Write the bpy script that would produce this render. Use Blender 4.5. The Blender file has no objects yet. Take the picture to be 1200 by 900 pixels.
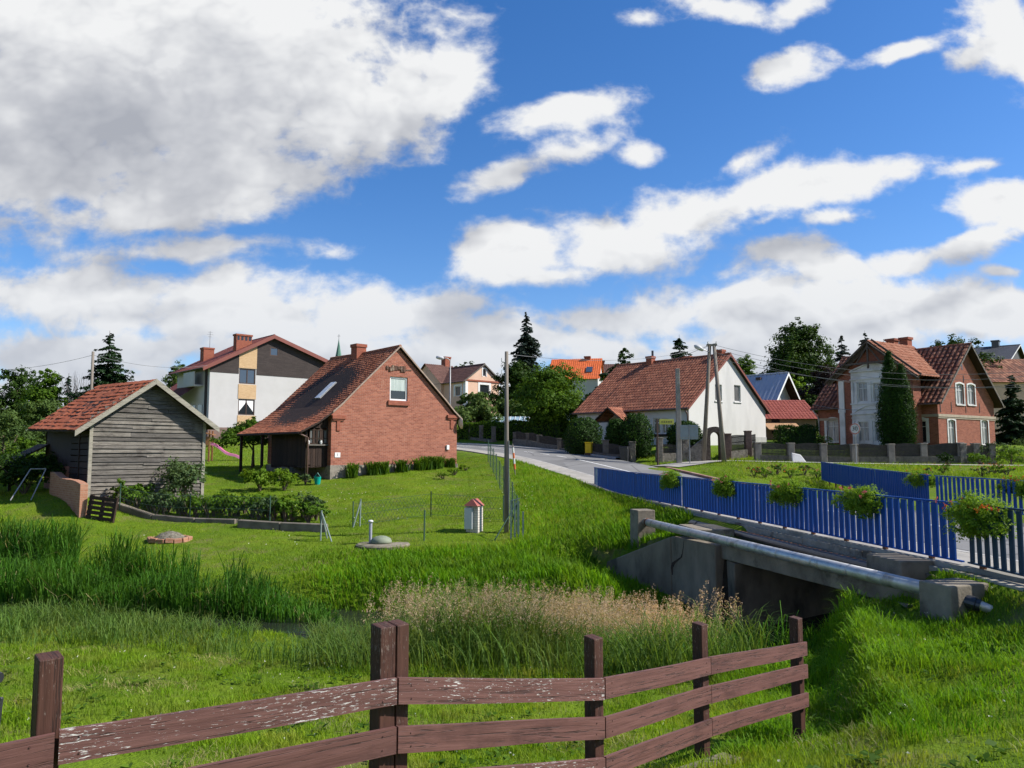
import bpy, bmesh, math, random
import numpy as np
from mathutils import Vector, Matrix
from mathutils.geometry import tessellate_polygon
random.seed(7)
RNG = np.random.default_rng(11)
SC = bpy.context.scene
COL = SC.collection
R = math.radians

# ------------------------------------------------------------------ camera model used to size things from measurements
F = 900.0; CZ = 1.9
PIT = math.atan(79 / 900.0); CP, SP = math.cos(PIT), math.sin(PIT)
def at(px, py, Y):
    u = (px - 600) / F; v = (450 - py) / F
    t = Y / (CP - v * SP)
    return Vector((u * t, Y, CZ + t * (SP + v * CP)))
def zat(Y, py):
    v = (450 - py) / F
    return CZ + Y * (v * CP + SP) / (CP - v * SP)
def xat(px, Y, z):
    return (px - 600) / F * (Y * CP + (z - CZ) * SP)
def proj_np(x, y, z):
    z = z - CZ; f = y * CP + z * SP
    f = np.where(f > .05, f, .05)
    return 600 + F * x / f, 450 - F * (-y * SP + z * CP) / f

# ------------------------------------------------------------------ node helpers
class NT:
    def __init__(s, tree): s.t = tree; s.n = tree.nodes; s.l = tree.links
    def new(s, typ, **kw):
        n = s.n.new(typ)
        for k, v in kw.items(): setattr(n, k, v)
        return n
    def put(s, sock, val):
        if hasattr(val, 'links') or isinstance(val, bpy.types.NodeSocket): s.l.new(val, sock)
        else: sock.default_value = val
    def math(s, op, a, b=0.0, c=None, clamp=False):
        n = s.new('ShaderNodeMath', operation=op, use_clamp=clamp)
        s.put(n.inputs[0], a); s.put(n.inputs[1], b)
        if c is not None: s.put(n.inputs[2], c)
        return n.outputs[0]
    def noise(s, vec, scale, detail=3, rough=.55, out=0, dist=0.0):
        n = s.new('ShaderNodeTexNoise')
        s.put(n.inputs['Vector'], vec); n.inputs['Scale'].default_value = scale
        n.inputs['Detail'].default_value = detail; n.inputs['Roughness'].default_value = rough
        n.inputs['Distortion'].default_value = dist
        return n.outputs[out]
    def ramp(s, fac, stops, interp='LINEAR'):
        n = s.new('ShaderNodeValToRGB'); cr = n.color_ramp; cr.interpolation = interp
        s.put(n.inputs[0], fac)
        while len(cr.elements) < len(stops): cr.elements.new(.5)
        for e, (p, c) in zip(cr.elements, stops):
            e.position = p; e.color = c if len(c) == 4 else (*c, 1)
        return n.outputs[0]
    def mix(s, fac, a, b, blend='MIX'):
        n = s.new('ShaderNodeMix', data_type='RGBA', blend_type=blend)
        s.put(n.inputs[0], fac)
        for i, v in ((6, a), (7, b)):
            if isinstance(v, tuple) and len(v) == 3: v = (*v, 1)
            s.put(n.inputs[i], v)
        return n.outputs[2]
    def mapr(s, val, a, b, c=0.0, d=1.0, interp='SMOOTHSTEP'):
        n = s.new('ShaderNodeMapRange', interpolation_type=interp)
        s.put(n.inputs[0], val)
        for i, v in enumerate((a, b, c, d)): n.inputs[i + 1].default_value = v
        return n.outputs[0]
    def mapping(s, vec, loc=(0, 0, 0), rot=(0, 0, 0), sc=(1, 1, 1), typ='POINT'):
        n = s.new('ShaderNodeMapping', vector_type=typ)
        s.put(n.inputs[0], vec)
        n.inputs[1].default_value = loc; n.inputs[2].default_value = rot; n.inputs[3].default_value = sc
        return n.outputs[0]

def newmat(name):
    m = bpy.data.materials.new(name); m.use_nodes = True
    t = NT(m.node_tree); b = m.node_tree.nodes['Principled BSDF']
    return m, t, b
def setp(t, b, **kw):
    names = dict(col='Base Color', rough='Roughness', metal='Metallic', spec='Specular IOR Level', normal='Normal', emis='Emission Color', es='Emission Strength')
    for k, v in kw.items():
        if isinstance(v, tuple) and len(v) == 3 and k in ('col', 'emis'): v = (*v, 1)
        t.put(b.inputs[names[k]], v)
def bump(t, h, strength=.3, dist=.02):
    n = t.new('ShaderNodeBump'); n.inputs['Strength'].default_value = strength; n.inputs['Distance'].default_value = dist
    t.put(n.inputs['Height'], h); return n.outputs[0]
def texco(t, which): return t.new('ShaderNodeTexCoord').outputs[which]

MATS = {}
def mottled(name, c1, c2, scale=3, rough=.8, bmp=.2, metal=0.0, c3=None, det=5, coord='Object', bscale=None, spec=.3, sc=(1, 1, 1), bd=.02):
    """two-tone noise, optional third stain colour, fine bump"""
    if name in MATS: return MATS[name]
    m, t, b = newmat(name); v = t.mapping(texco(t, coord), sc=sc)
    n = t.noise(v, scale, det, .6)
    col = t.ramp(n, [(.32, c1), (.68, c2)])
    if c3:
        n2 = t.noise(t.mapping(v, loc=(5.2, 1.3, 7.7)), scale * .45, 6, .65)
        col = t.mix(t.mapr(n2, .52, .66), col, c3)
    setp(t, b, col=col, rough=rough, metal=metal, spec=spec)
    if bmp:
        setp(t, b, normal=bump(t, t.noise(v, bscale or scale * 8, 4, .7), bmp, bd))
    MATS[name] = m; return m

def brick_mat(name, c1, c2, mortar, bw=.26, bh=.077, dirt=(.09, .04, .03), pale=None):
    m, t, b = newmat(name); uv = texco(t, 'UV')
    br = t.new('ShaderNodeTexBrick'); t.put(br.inputs['Vector'], uv)
    br.inputs['Scale'].default_value = 1.0; br.inputs['Brick Width'].default_value = bw; br.inputs['Row Height'].default_value = bh
    br.inputs['Mortar Size'].default_value = .006; br.inputs['Mortar Smooth'].default_value = .3; br.inputs['Bias'].default_value = 0
    br.inputs['Color1'].default_value = (*c1, 1); br.inputs['Color2'].default_value = (*c2, 1); br.inputs['Mortar'].default_value = (*mortar, 1)
    col = br.outputs['Color']
    big = t.noise(uv, .9, 6, .62)
    col = t.mix(t.mapr(big, .48, .72, 0, .75), col, t.mix(.5, col, dirt))
    fine = t.noise(uv, 9, 3, .6)
    col = t.mix(t.mapr(fine, .3, .7, 0, .55), col, t.mix(.5, col, (c2[0] * 1.25, c2[1] * 1.35, c2[2] * 1.4)))
    if pale:
        st = t.noise(t.mapping(uv, sc=(2.2, .5, 1)), 1.3, 6, .7)
        col = t.mix(t.mapr(st, .6, .75, 0, .5), col, pale)
    setp(t, b, col=col, rough=.88, spec=.15)
    h = t.math('ADD', t.math('MULTIPLY', br.outputs['Fac'], -1.0), t.math('MULTIPLY', fine, .5))
    setp(t, b, normal=bump(t, h, .6, .012))
    MATS[name] = m; return m

def tile_mat(name, c1, c2, c3, tw=.25, th=.33, rough=.75, gut=0, dark=(.05, .025, .02), darkamt=.5, lo=.5, hi=.7, moss=None):
    """per tile colour variation on the modelled tiles, in uv metres"""
    m, t, b = newmat(name); uv = texco(t, 'UV')
    sn = t.new('ShaderNodeVectorMath', operation='SNAP'); t.put(sn.inputs[0], uv); sn.inputs[1].default_value = (tw, th, 1)
    wn = t.new('ShaderNodeTexWhiteNoise', noise_dimensions='2D'); t.put(wn.inputs['Vector'], sn.outputs[0])
    col = t.ramp(wn.outputs['Value'], [(0, c1), (.5, c2), (1, c3)])
    n = t.noise(t.mapping(uv, sc=(1, .6, 1)), 1.1, 7, .68)
    col = t.mix(t.mapr(n, lo, hi, 0, darkamt), col, dark)
    f = t.noise(uv, 14, 4, .65)
    col = t.mix(t.mapr(f, .35, .75, 0, .4), col, t.mix(.5, col, dark))
    if moss:
        mo = t.noise(t.mapping(uv, loc=(3, 8, 0)), 2.5, 7, .7)
        col = t.mix(t.mapr(mo, .58, .7, 0, .8), col, moss)
    if gut:      # darker bands along the troughs between the pantiles
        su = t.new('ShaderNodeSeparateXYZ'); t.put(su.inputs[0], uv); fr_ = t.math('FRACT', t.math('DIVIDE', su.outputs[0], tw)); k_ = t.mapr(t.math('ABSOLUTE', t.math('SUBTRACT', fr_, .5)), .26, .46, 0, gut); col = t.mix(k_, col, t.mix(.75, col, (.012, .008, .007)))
    setp(t, b, col=col, rough=rough, spec=.2, normal=bump(t, f, .3, .01))
    MATS[name] = m; return m

PEEL0 = .862
def wood_mat(name, c1, c2, c3=None, rough=.8, peel=None, peelamt=.6, stretch=(1, 14, 1), scale=2.0):
    """grain along uv x"""
    m, t, b = newmat(name); uv = texco(t, 'UV')
    oi = t.new('ShaderNodeObjectInfo')
    vm = t.new('ShaderNodeVectorMath', operation='ADD'); t.put(vm.inputs[0], uv)
    cb = t.new('ShaderNodeCombineXYZ'); t.put(cb.inputs[0], t.math('MULTIPLY', oi.outputs['Random'], 37.0)); t.put(cb.inputs[1], t.math('MULTIPLY', oi.outputs['Random'], 11.0))
    t.put(vm.inputs[1], cb.outputs[0]); uv = vm.outputs[0]
    g = t.noise(t.mapping(uv, sc=stretch), scale, 6, .65)
    geo = t.new('ShaderNodeNewGeometry')
    col = t.ramp(g, [(.3, c1), (.7, c2)])
    var = t.ramp(geo.outputs['Random Per Island'], [(0, (.62, .62, .62)), (1, (1.3, 1.28, 1.22))])
    col = t.mix(1.0, col, var, 'MULTIPLY')
    if c3:
        n3 = t.noise(t.mapping(uv, sc=(1, 2, 1)), 1.4, 6, .7)
        col = t.mix(t.mapr(n3, .52, .68, 0, .8), col, c3)
    h = g
    if peel:
        pa = t.noise(t.mapping(uv, sc=(.8, 4.6, 1) if stretch[1] >= stretch[0] else (4.6, .8, 1)), 22, 6, .74)
        pm = t.noise(uv, 1.1, 4, .6)
        k = t.mapr(t.math('ADD', pa, t.math('MULTIPLY', pm, .55)), PEEL0, PEEL0 + .035, 0, peelamt)
        col = t.mix(k, col, peel)
        h = t.math('SUBTRACT', g, t.math('MULTIPLY', k, .8))
    cr_ = t.noise(t.mapping(uv, sc=(.4, 14, 1) if stretch[1] >= stretch[0] else (14, .4, 1), loc=(3, 1, 0)), 2.2, 4, .5); lk = t.mapr(t.math('ABSOLUTE', t.math('SUBTRACT', cr_, .5)), .004, .016, .75, 0); col = t.mix(lk, col, (.02, .012, .01)); h = t.math('SUBTRACT', h, lk)
    setp(t, b, col=col, rough=rough, spec=.25, normal=bump(t, h, .45, .01))
    MATS[name] = m; return m

def leaf_mat(name, c1, c2, c3=None, trans=.35, nscale=.6, rough=.55):
    m = bpy.data.materials.new(name); m.use_nodes = True; t = NT(m.node_tree)
    t.n.remove(t.n['Principled BSDF'])
    geo = t.new('ShaderNodeNewGeometry')
    col = t.ramp(geo.outputs['Random Per Island'], [(0, c1), (1, c2)])
    if c3:
        n = t.noise(texco(t, 'Object'), nscale, 5, .6)
        col = t.mix(t.mapr(n, .4, .66), col, t.mix(.65, col, c3))
    big = t.noise(t.mapping(texco(t, 'Object'), loc=(13, 7, 2)), nscale * .35, 4, .6); col = t.mix(1.0, col, t.ramp(big, [(.32, (.60, .68, .66)), (.68, (1.24, 1.16, 1.02))]), 'MULTIPLY')
    d = t.new('ShaderNodeBsdfPrincipled'); t.put(d.inputs['Base Color'], col); d.inputs['Roughness'].default_value = rough; d.inputs['Specular IOR Level'].default_value = .08
    tr = t.new('ShaderNodeBsdfTranslucent'); t.put(tr.inputs['Color'], t.mix(1.0, col, (1.25, 1.15, .55), 'MULTIPLY'))
    ms = t.new('ShaderNodeMixShader'); ms.inputs[0].default_value = trans
    t.l.new(d.outputs[0], ms.inputs[1]); t.l.new(tr.outputs[0], ms.inputs[2])
    t.l.new(ms.outputs[0], t.n['Material Output'].inputs[0])
    MATS[name] = m; return m

# ------------------------------------------------------------------ object helpers
def tag(o, label=None, cat=None, group=None, kind=None):
    if label: o['label'] = label
    if cat: o['category'] = cat
    if group: o['group'] = group
    if kind: o['kind'] = kind
    return o
def thing(name, label, cat, loc=(0, 0, 0), rz=0, group=None):
    o = bpy.data.objects.new(name, None); COL.objects.link(o)
    o.location = loc; o.rotation_euler = (0, 0, rz); o.empty_display_size = .3
    return tag(o, label, cat, group)
def copy_tree(o, parent=None):
    c = o.copy(); COL.objects.link(c)
    if parent: c.parent = parent
    for ch in list(o.children): copy_tree(ch, c)
    return c

class MB:
    """collects shapes into one mesh; faces may carry their own uv"""
    def __init__(s): s.v = []; s.f = []; s.uv = {}; s.nb = None
    def face(s, pts, uv=None):
        i = len(s.v); s.v += [tuple(p) for p in pts]; s.f.append(tuple(range(i, i + len(pts))))
        if uv: s.uv[len(s.f) - 1] = uv
    def hexa(s, p):
        """8 corners: bottom 4 ccw, top 4 ccw"""
        i = len(s.v); s.v += [tuple(q) for q in p]
        for q in ((3, 2, 1, 0), (4, 5, 6, 7), (0, 1, 5, 4), (1, 2, 6, 5), (2, 3, 7, 6), (3, 0, 4, 7)): s.f.append(tuple(i + k for k in q))
    def box(s, x0, x1, y0, y1, z0, z1):
        s.hexa([(x0, y0, z0), (x1, y0, z0), (x1, y1, z0), (x0, y1, z0), (x0, y0, z1), (x1, y0, z1), (x1, y1, z1), (x0, y1, z1)])
    def obox(s, c, dims, rz=0, tilt=0, jit=0):
        """box by centre, dims, rotated about z then tilted about its own y"""
        M = Matrix.Rotation(rz, 3, 'Z') @ Matrix.Rotation(tilt, 3, 'Y'); c = Vector(c); p = []
        for z in (-.5, .5):
            for x, y in ((-.5, -.5), (.5, -.5), (.5, .5), (-.5, .5)):
                q = Vector((x * dims[0], y * dims[1], z * dims[2]))
                if jit: q += Vector((random.uniform(-jit, jit), random.uniform(-jit, jit), random.uniform(-jit, jit)))
                p.append(c + M @ q)
        s.hexa(p)
    def bar(s, a, b, w, h, up=(0, 0, 1)):
        """rectangular bar from a to b, w across, h along up"""
        a = Vector(a); b = Vector(b); d = (b - a).normalized(); up = Vector(up)
        x = d.cross(up)
        if x.length < 1e-4: x = d.cross(Vector((1, 0, 0)))
        x.normalize(); u = x.cross(d).normalized(); p = []
        for e in (a, b):
            for i, j in ((-1, -1), (1, -1), (1, 1), (-1, 1)): p.append(e + x * (i * w / 2) + u * (j * h / 2))
        s.hexa(p)
    def tube(s, path, rad, n=8, cap=True):
        path = [Vector(p) for p in path]; k = len(path)
        if not hasattr(rad, '__len__'): rad = [rad] * k
        i0 = len(s.v); ref = None
        for j, p in enumerate(path):
            d = (path[min(j + 1, k - 1)] - path[max(j - 1, 0)]).normalized()
            if ref is None: ref = d.cross(Vector((0, 0, 1)) if abs(d.z) < .9 else Vector((1, 0, 0))).normalized()
            x = (ref - d * ref.dot(d)).normalized(); ref = x; y = d.cross(x)
            for q in range(n):
                a = 2 * math.pi * q / n; s.v.append(tuple(p + (x * math.cos(a) + y * math.sin(a)) * rad[j]))
        for j in range(k - 1):
            for q in range(n):
                a = i0 + j * n + q; b = i0 + j * n + (q + 1) % n; s.f.append((a, b, b + n, a + n))
        if cap: s.f.append(tuple(i0 + q for q in reversed(range(n)))); s.f.append(tuple(i0 + (k - 1) * n + q for q in range(n)))
    def lathe(s, prof, c=(0, 0, 0), n=16):
        i0 = len(s.v)
        for r, z in prof:
            for q in range(n):
                a = 2 * math.pi * q / n; s.v.append((c[0] + r * math.cos(a), c[1] + r * math.sin(a), c[2] + z))
        for j in range(len(prof) - 1):
            for q in range(n):
                a = i0 + j * n + q; b = i0 + j * n + (q + 1) % n; s.f.append((a, b, b + n, a + n))
        s.f.append(tuple(i0 + q for q in reversed(range(n)))); s.f.append(tuple(i0 + (len(prof) - 1) * n + q for q in range(n)))
    def prism(s, poly, O, u, v, depth):
        """polygon in plane (O,u,v) extruded along depth vector"""
        O = Vector(O); u = Vector(u); v = Vector(v); dv = Vector(depth); n = len(poly); i = len(s.v)
        for k in (0, 1):
            for a, b in poly: s.v.append(tuple(O + u * a + v * b + dv * k))
        s.f.append(tuple(i + q for q in range(n))); s.f.append(tuple(i + n + q for q in reversed(range(n))))
        for q in range(n): a = i + q; b = i + (q + 1) % n; s.f.append((b, a, a + n, b + n))
    def panel(s, outer, holes, O, u, v, n, reveal=.12):
        """flat wall with holes (polygons in u,v) and reveals going inwards (-n)"""
        O = Vector(O); u = Vector(u); v = Vector(v); n = Vector(n)
        loops = [outer] + holes
        pts = [p for lp in loops for p in lp]
        tris = tessellate_polygon([[Vector((a, b, 0)) for a, b in lp] for lp in loops])
        i = len(s.v); s.v += [tuple(O + u * a + v * b) for a, b in pts]
        for tr in tris:
            p = [s.v[i + k] for k in tr]
            nn = (Vector(p[1]) - Vector(p[0])).cross(Vector(p[2]) - Vector(p[0]))
            s.f.append(tuple(i + k for k in (tr if nn.dot(n) > 0 else tr[::-1])))
        for h in holes:
            for q in range(len(h)):
                a = O + u * h[q][0] + v * h[q][1]; b = O + u * h[(q + 1) % len(h)][0] + v * h[(q + 1) % len(h)][1]
                s.face([a, b, b - n * reveal, a - n * reveal])
    def build(s, name, mat, parent=None, loc=None, bevel=0, smooth=False, seg=1, rz=0):
        me = bpy.data.meshes.new(name); me.from_pydata(s.v, [], s.f)
        if smooth: me.polygons.foreach_set('use_smooth', [True] * len(me.polygons))
        uvl = me.uv_layers.new(name='UVMap').data; Z = Vector((0, 0, 1))
        for p in me.polygons:
            if p.index in s.uv:
                for li, w in zip(p.loop_indices, s.uv[p.index]): uvl[li].uv = w
                continue
            n = p.normal; h = Z.cross(n)
            if h.length < .05: h = Vector((1, 0, 0))
            h.normalize()
            if h.x < -.01 or (abs(h.x) <= .01 and h.y < 0): h = -h
            g = n.cross(h)
            for li in p.loop_indices:
                q = me.vertices[me.loops[li].vertex_index].co; uvl[li].uv = (q.dot(h), abs(g.z) > .05 and q.dot(g) * (1 if g.z > 0 else -1) or q.dot(g))
        if bevel:
            bm = bmesh.new(); bm.from_mesh(me); bmesh.ops.remove_doubles(bm, verts=bm.verts, dist=1e-5)
            bmesh.ops.bevel(bm, geom=list(bm.edges), offset=bevel, segments=seg, affect='EDGES', profile=.5, clamp_overlap=True)
            bm.to_mesh(me); bm.free()
        me.materials.append(mat)
        o = bpy.data.objects.new(name, me); COL.objects.link(o)
        if parent: o.parent = parent
        if loc is not None: o.location = loc
        if rz: o.rotation_euler = (0, 0, rz)
        return o

def fast_mesh(name, V, faces, mat, parent=None, smooth=False):
    """faces: list of int arrays (n,k)"""
    me = bpy.data.meshes.new(name); V = np.asarray(V, np.float32)
    me.vertices.add(len(V)); me.vertices.foreach_set('co', V.ravel())
    idx = np.concatenate([f.ravel() for f in faces]).astype(np.int32)
    tot = np.concatenate([np.full(len(f), f.shape[1], np.int32) for f in faces])
    st = np.concatenate([[0], np.cumsum(tot)[:-1]]).astype(np.int32)
    me.loops.add(len(idx)); me.loops.foreach_set('vertex_index', idx)
    me.polygons.add(len(tot)); me.polygons.foreach_set('loop_start', st); me.polygons.foreach_set('loop_total', tot)
    if smooth: me.polygons.foreach_set('use_smooth', np.ones(len(tot), bool))
    me.update(calc_edges=True)
    me.materials.append(mat)
    o = bpy.data.objects.new(name, me); COL.objects.link(o)
    if parent: o.parent = parent
    return o
def unit(v): return v / np.maximum(np.linalg.norm(v, axis=1, keepdims=True), 1e-9)
def leaf_quads(C, N, size, rng, aspect=.55, bend=.25):
    """a pointed, slightly folded leaf per centre; returns V, quads"""
    n = len(C); a = unit(np.cross(N, rng.normal(size=(n, 3)))); b = np.cross(N, a)
    s = (size if np.ndim(size) else np.full(n, size))[:, None]
    V = np.stack([C - a * s * .5, C + b * s * aspect * .5 + N * s * bend * .3, C + a * s * .5, C - b * s * aspect * .5 + N * s * bend * .3], 1)
    return V.reshape(-1, 3), np.arange(4 * n).reshape(n, 4)

# ------------------------------------------------------------------ camera, world, sun
cam = bpy.data.cameras.new('camera'); cam.sensor_fit = 'HORIZONTAL'; cam.sensor_width = 36; cam.lens = 36 * F / 1200
cam.clip_end = 5000; cam.clip_start = .05
co = bpy.data.objects.new('camera', cam); COL.objects.link(co)
co.location = (0, 0, CZ); co.rotation_euler = (R(90) + PIT, 0, 0); SC.camera = co
SC.cycles.max_bounces = 5; SC.cycles.diffuse_bounces = 3; SC.cycles.glossy_bounces = 2; SC.cycles.transmission_bounces = 3; SC.cycles.caustics_reflective = False; SC.cycles.caustics_refractive = False; SC.cycles.adaptive_threshold = .02
SC.view_settings.view_transform = 'Standard'; SC.view_settings.look = 'None'
SC.view_settings.exposure = .62; SC.view_settings.gamma = 1; SC.view_settings.use_curve_mapping = False
SUN_AZ, SUN_EL = 88, 41          # azimuth from behind the camera (-Y) towards the right (+X)
sd = Vector((math.sin(R(SUN_AZ)) * math.cos(R(SUN_EL)), -math.cos(R(SUN_AZ)) * math.cos(R(SUN_EL)), math.sin(R(SUN_EL))))
sl = bpy.data.lights.new('sun', 'SUN'); sl.energy = 5.0; sl.angle = R(.5); sl.color = (1, .95, .87)
so = bpy.data.objects.new('sun', sl); COL.objects.link(so); so.rotation_euler = sd.to_track_quat('Z', 'Y').to_euler()

CLOUDS = [  # picture position measured on the photo (turned into sky directions below): cx, cy, rx, ry, turn, weight
 (150, 90, 400, 190, 6, 1.35), (40, 190, 290, 115, 0, 1.15), (370, 110, 200, 105, 12, 1.2), (465, 104, 120, 62, 20, 1.25), (530, 92, 70, 46, 40, 1.25), (300, 205, 140, 75, -5, 1.0), (190, 236, 180, 46, -4, .95),
 (250, 298, 190, 24, 3, .75), (60, 352, 200, 40, 0, .95), (230, 372, 270, 66, 0, 1.05), (470, 378, 170, 52, 3, 1), (120, 410, 300, 45, 0, 1), (420, 410, 250, 40, 0, 1),
 (650, 140, 108, 30, 12, 1), (590, 200, 60, 24, 25, .9), (655, 180, 75, 28, 20, .85), (728, 174, 44, 17, 12, .85),
 (610, 296, 105, 46, 12, 1.15), (700, 285, 140, 58, 14, 1.2), (790, 252, 140, 52, 12, 1.1), (880, 228, 150, 40, 8, 1.1), (985, 212, 140, 33, 10, 1.0), (640, 325, 110, 22, 5, .9), (870, 178, 60, 18, 18, .6), (900, 258, 70, 18, 14, .7), (990, 255, 60, 16, 8, .6),
 (845, 6, 75, 25, -10, 1), (940, 4, 48, 22, 30, .8), (915, 80, 66, 27, 24, .95), (1040, 66, 54, 15, 12, .85), (1118, 76, 28, 15, 20, .6), (1180, 22, 80, 55, 30, 1.1), (1200, 75, 60, 50, 20, 1),
 (1180, 232, 85, 34, 18, 1.1), (1220, 255, 60, 30, 0, 1), (920, 305, 90, 40, 5, 1.15), (965, 325, 80, 34, 0, 1.1), (890, 355, 80, 36, 0, 1.1), (1050, 316, 95, 27, 5, 1), (1150, 295, 110, 26, 20, .95), (1182, 331, 34, 12, 0, .8),
 (1000, 365, 240, 44, 0, 1.1), (1170, 378, 150, 30, 5, 1), (700, 372, 190, 40, 2, 1.05), (600, 400, 320, 46, 0, 1.1), (900, 402, 300, 45, 0, 1.1), (745, 345, 70, 14, 0, .4), (1150, 190, 50, 14, 10, .5), (738, 20, 24, 12, 0, .35), (100, 470, 500, 50, 0, 1), (600, 470, 500, 50, 0, 1), (1050, 450, 400, 50, 0, .9),
 (-350, 150, 420, 200, 0, 1.1), (-400, 390, 500, 70, 0, 1), (1500, 380, 400, 60, 0, 1), (1480, 160, 200, 70, 15, 1), (600, -350, 500, 120, 0, .9), (1300, -250, 260, 90, 10, .9)]
def make_world():
    w = bpy.data.worlds.new('World'); SC.world = w; w.use_nodes = True
    def noise2(t, vec, scale, detail, rough=.58):
        n = t.new('ShaderNodeTexNoise', noise_dimensions='2D'); t.put(n.inputs['Vector'], vec)
        n.inputs['Scale'].default_value = scale; n.inputs['Detail'].default_value = detail; n.inputs['Roughness'].default_value = rough
        return n
    def density_group(name, d1, d2):
        g = bpy.data.node_groups.new(name, 'ShaderNodeTree')
        g.interface.new_socket('P', in_out='INPUT', socket_type='NodeSocketVector'); g.interface.new_socket('D', in_out='OUTPUT', socket_type='NodeSocketFloat')
        t = NT(g); gi = t.new('NodeGroupInput'); go = t.new('NodeGroupOutput'); P = gi.outputs[0]
        wv = noise2(t, t.mapping(P, sc=(3.2, 5.0, 1)), 1.0, 2, .5).outputs[1]
        sub = t.new('ShaderNodeVectorMath', operation='MULTIPLY_ADD'); t.put(sub.inputs[0], wv); sub.inputs[1].default_value = (.10, .07, 0)
        ad = t.new('ShaderNodeVectorMath', operation='ADD'); t.put(ad.inputs[0], P); ad.inputs[1].default_value = (-.05, -.035, 0)
        t.put(sub.inputs[2], ad.outputs[0]); Q = sub.outputs[0]; acc = None
        for cx, cy, rx, ry, rot, wt in CLOUDS:
            u = (cx - 600) / F; v = (450 - cy) / F; k = CP - v * SP
            X = u / k; Zc = (SP + v * CP) / k
            q = t.mapping(Q, (X, Zc, 0), (0, 0, R(rot)), (rx / F / k / wt, ry / F / k / wt, 1), 'TEXTURE')
            ln = t.new('ShaderNodeVectorMath', operation='LENGTH'); t.put(ln.inputs[0], q)
            d = t.math('SUBTRACT', wt, ln.outputs['Value'])
            acc = d if acc is None else t.math('SMOOTH_MAX', acc, d, .22)
        n1 = noise2(t, t.mapping(P, sc=(1, 1.45, 1)), 6.0, d1).outputs[0]
        nn = t.math('MULTIPLY', t.math('SUBTRACT', n1, .5), 2.3)
        if d2:
            n2 = noise2(t, t.mapping(Q, sc=(1, 1.4, 1), loc=(4, 2, 0)), 13, d2, .55).outputs[0]
            bl = t.math('SUBTRACT', .18, t.math('ABSOLUTE', t.math('SUBTRACT', n2, .5)))     # billows
            nn = t.math('ADD', nn, t.math('MULTIPLY', bl, 1.35))
        t.l.new(t.math('ADD', t.math('MULTIPLY_ADD', acc, 1.25, nn), CLOUD_BIAS), go.inputs[0]); return g
    G1, G2 = density_group('cloud_density', 8, 5), density_group('cloud_density_soft', 4, 2)
    t = NT(w.node_tree); bg = t.n['Background']
    tc = t.new('ShaderNodeTexCoord'); sep = t.new('ShaderNodeSeparateXYZ'); t.put(sep.inputs[0], tc.outputs['Generated'])
    ay = t.math('MAXIMUM', t.math('ABSOLUTE', sep.outputs[1]), .06)
    cb = t.new('ShaderNodeCombineXYZ'); t.put(cb.inputs[0], t.math('DIVIDE', sep.outputs[0], ay)); t.put(cb.inputs[1], t.math('DIVIDE', sep.outputs[2], ay))
    P = cb.outputs[0]
    def dens(g, vec):
        n = t.new('ShaderNodeGroup'); n.node_tree = g; t.put(n.inputs[0], vec); return n.outputs[0]
    D = dens(G1, P); D2 = dens(G2, t.mapping(P, loc=(.05, .085, 0)))
    alpha = t.math('POWER', t.mapr(D, -.22, .52), 1.25)
    sky = t.new('ShaderNodeTexSky', sky_type='NISHITA'); sky.sun_disc = False
    sky.sun_elevation = R(SUN_EL); sky.sun_rotation = math.atan2(sd.x, sd.y); sky.altitude = 200; sky.air_density = 1.0; sky.dust_density = .4; sky.ozone_density = 2.5
    hs = t.new('ShaderNodeHueSaturation'); hs.inputs['Saturation'].default_value = SKY_SAT; hs.inputs['Value'].default_value = SKY_VAL; t.put(hs.inputs['Color'], sky.outputs[0])
    base = t.mix(1.0, hs.outputs[0], (.95, .95, 1.10), 'MULTIPLY')
    lit = t.mapr(t.math('SUBTRACT', D, D2), -1.15, 1.15, 0, 1, 'LINEAR')
    thick = t.mapr(D, .35, 1.7, 0, 1)
    shade = t.math('ADD', t.math('MULTIPLY', thick, .58), t.math('MULTIPLY', t.math('SUBTRACT', .74, lit), 1.45), clamp=True)
    cc = t.ramp(shade, [(0, (10.5, 10.6, 10.7)), (.2, (9.3, 9.45, 9.7)), (.55, (6.9, 7.1, 7.6)), (1, (4.9, 5.15, 5.8))])
    cc = t.mix(t.mapr(cb.outputs[0].node.inputs[1].links[0].from_socket, .30, .0, 0, .6), cc, (6.9, 7.6, 8.8)); t.put(bg.inputs[0], t.mix(alpha, base, cc)); bg.inputs[1].default_value = .055; w.cycles.sampling_method = 'NONE'
SKY_SAT, SKY_VAL, CLOUD_BIAS = 1.30, 1.75, -.34
make_world()

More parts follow.
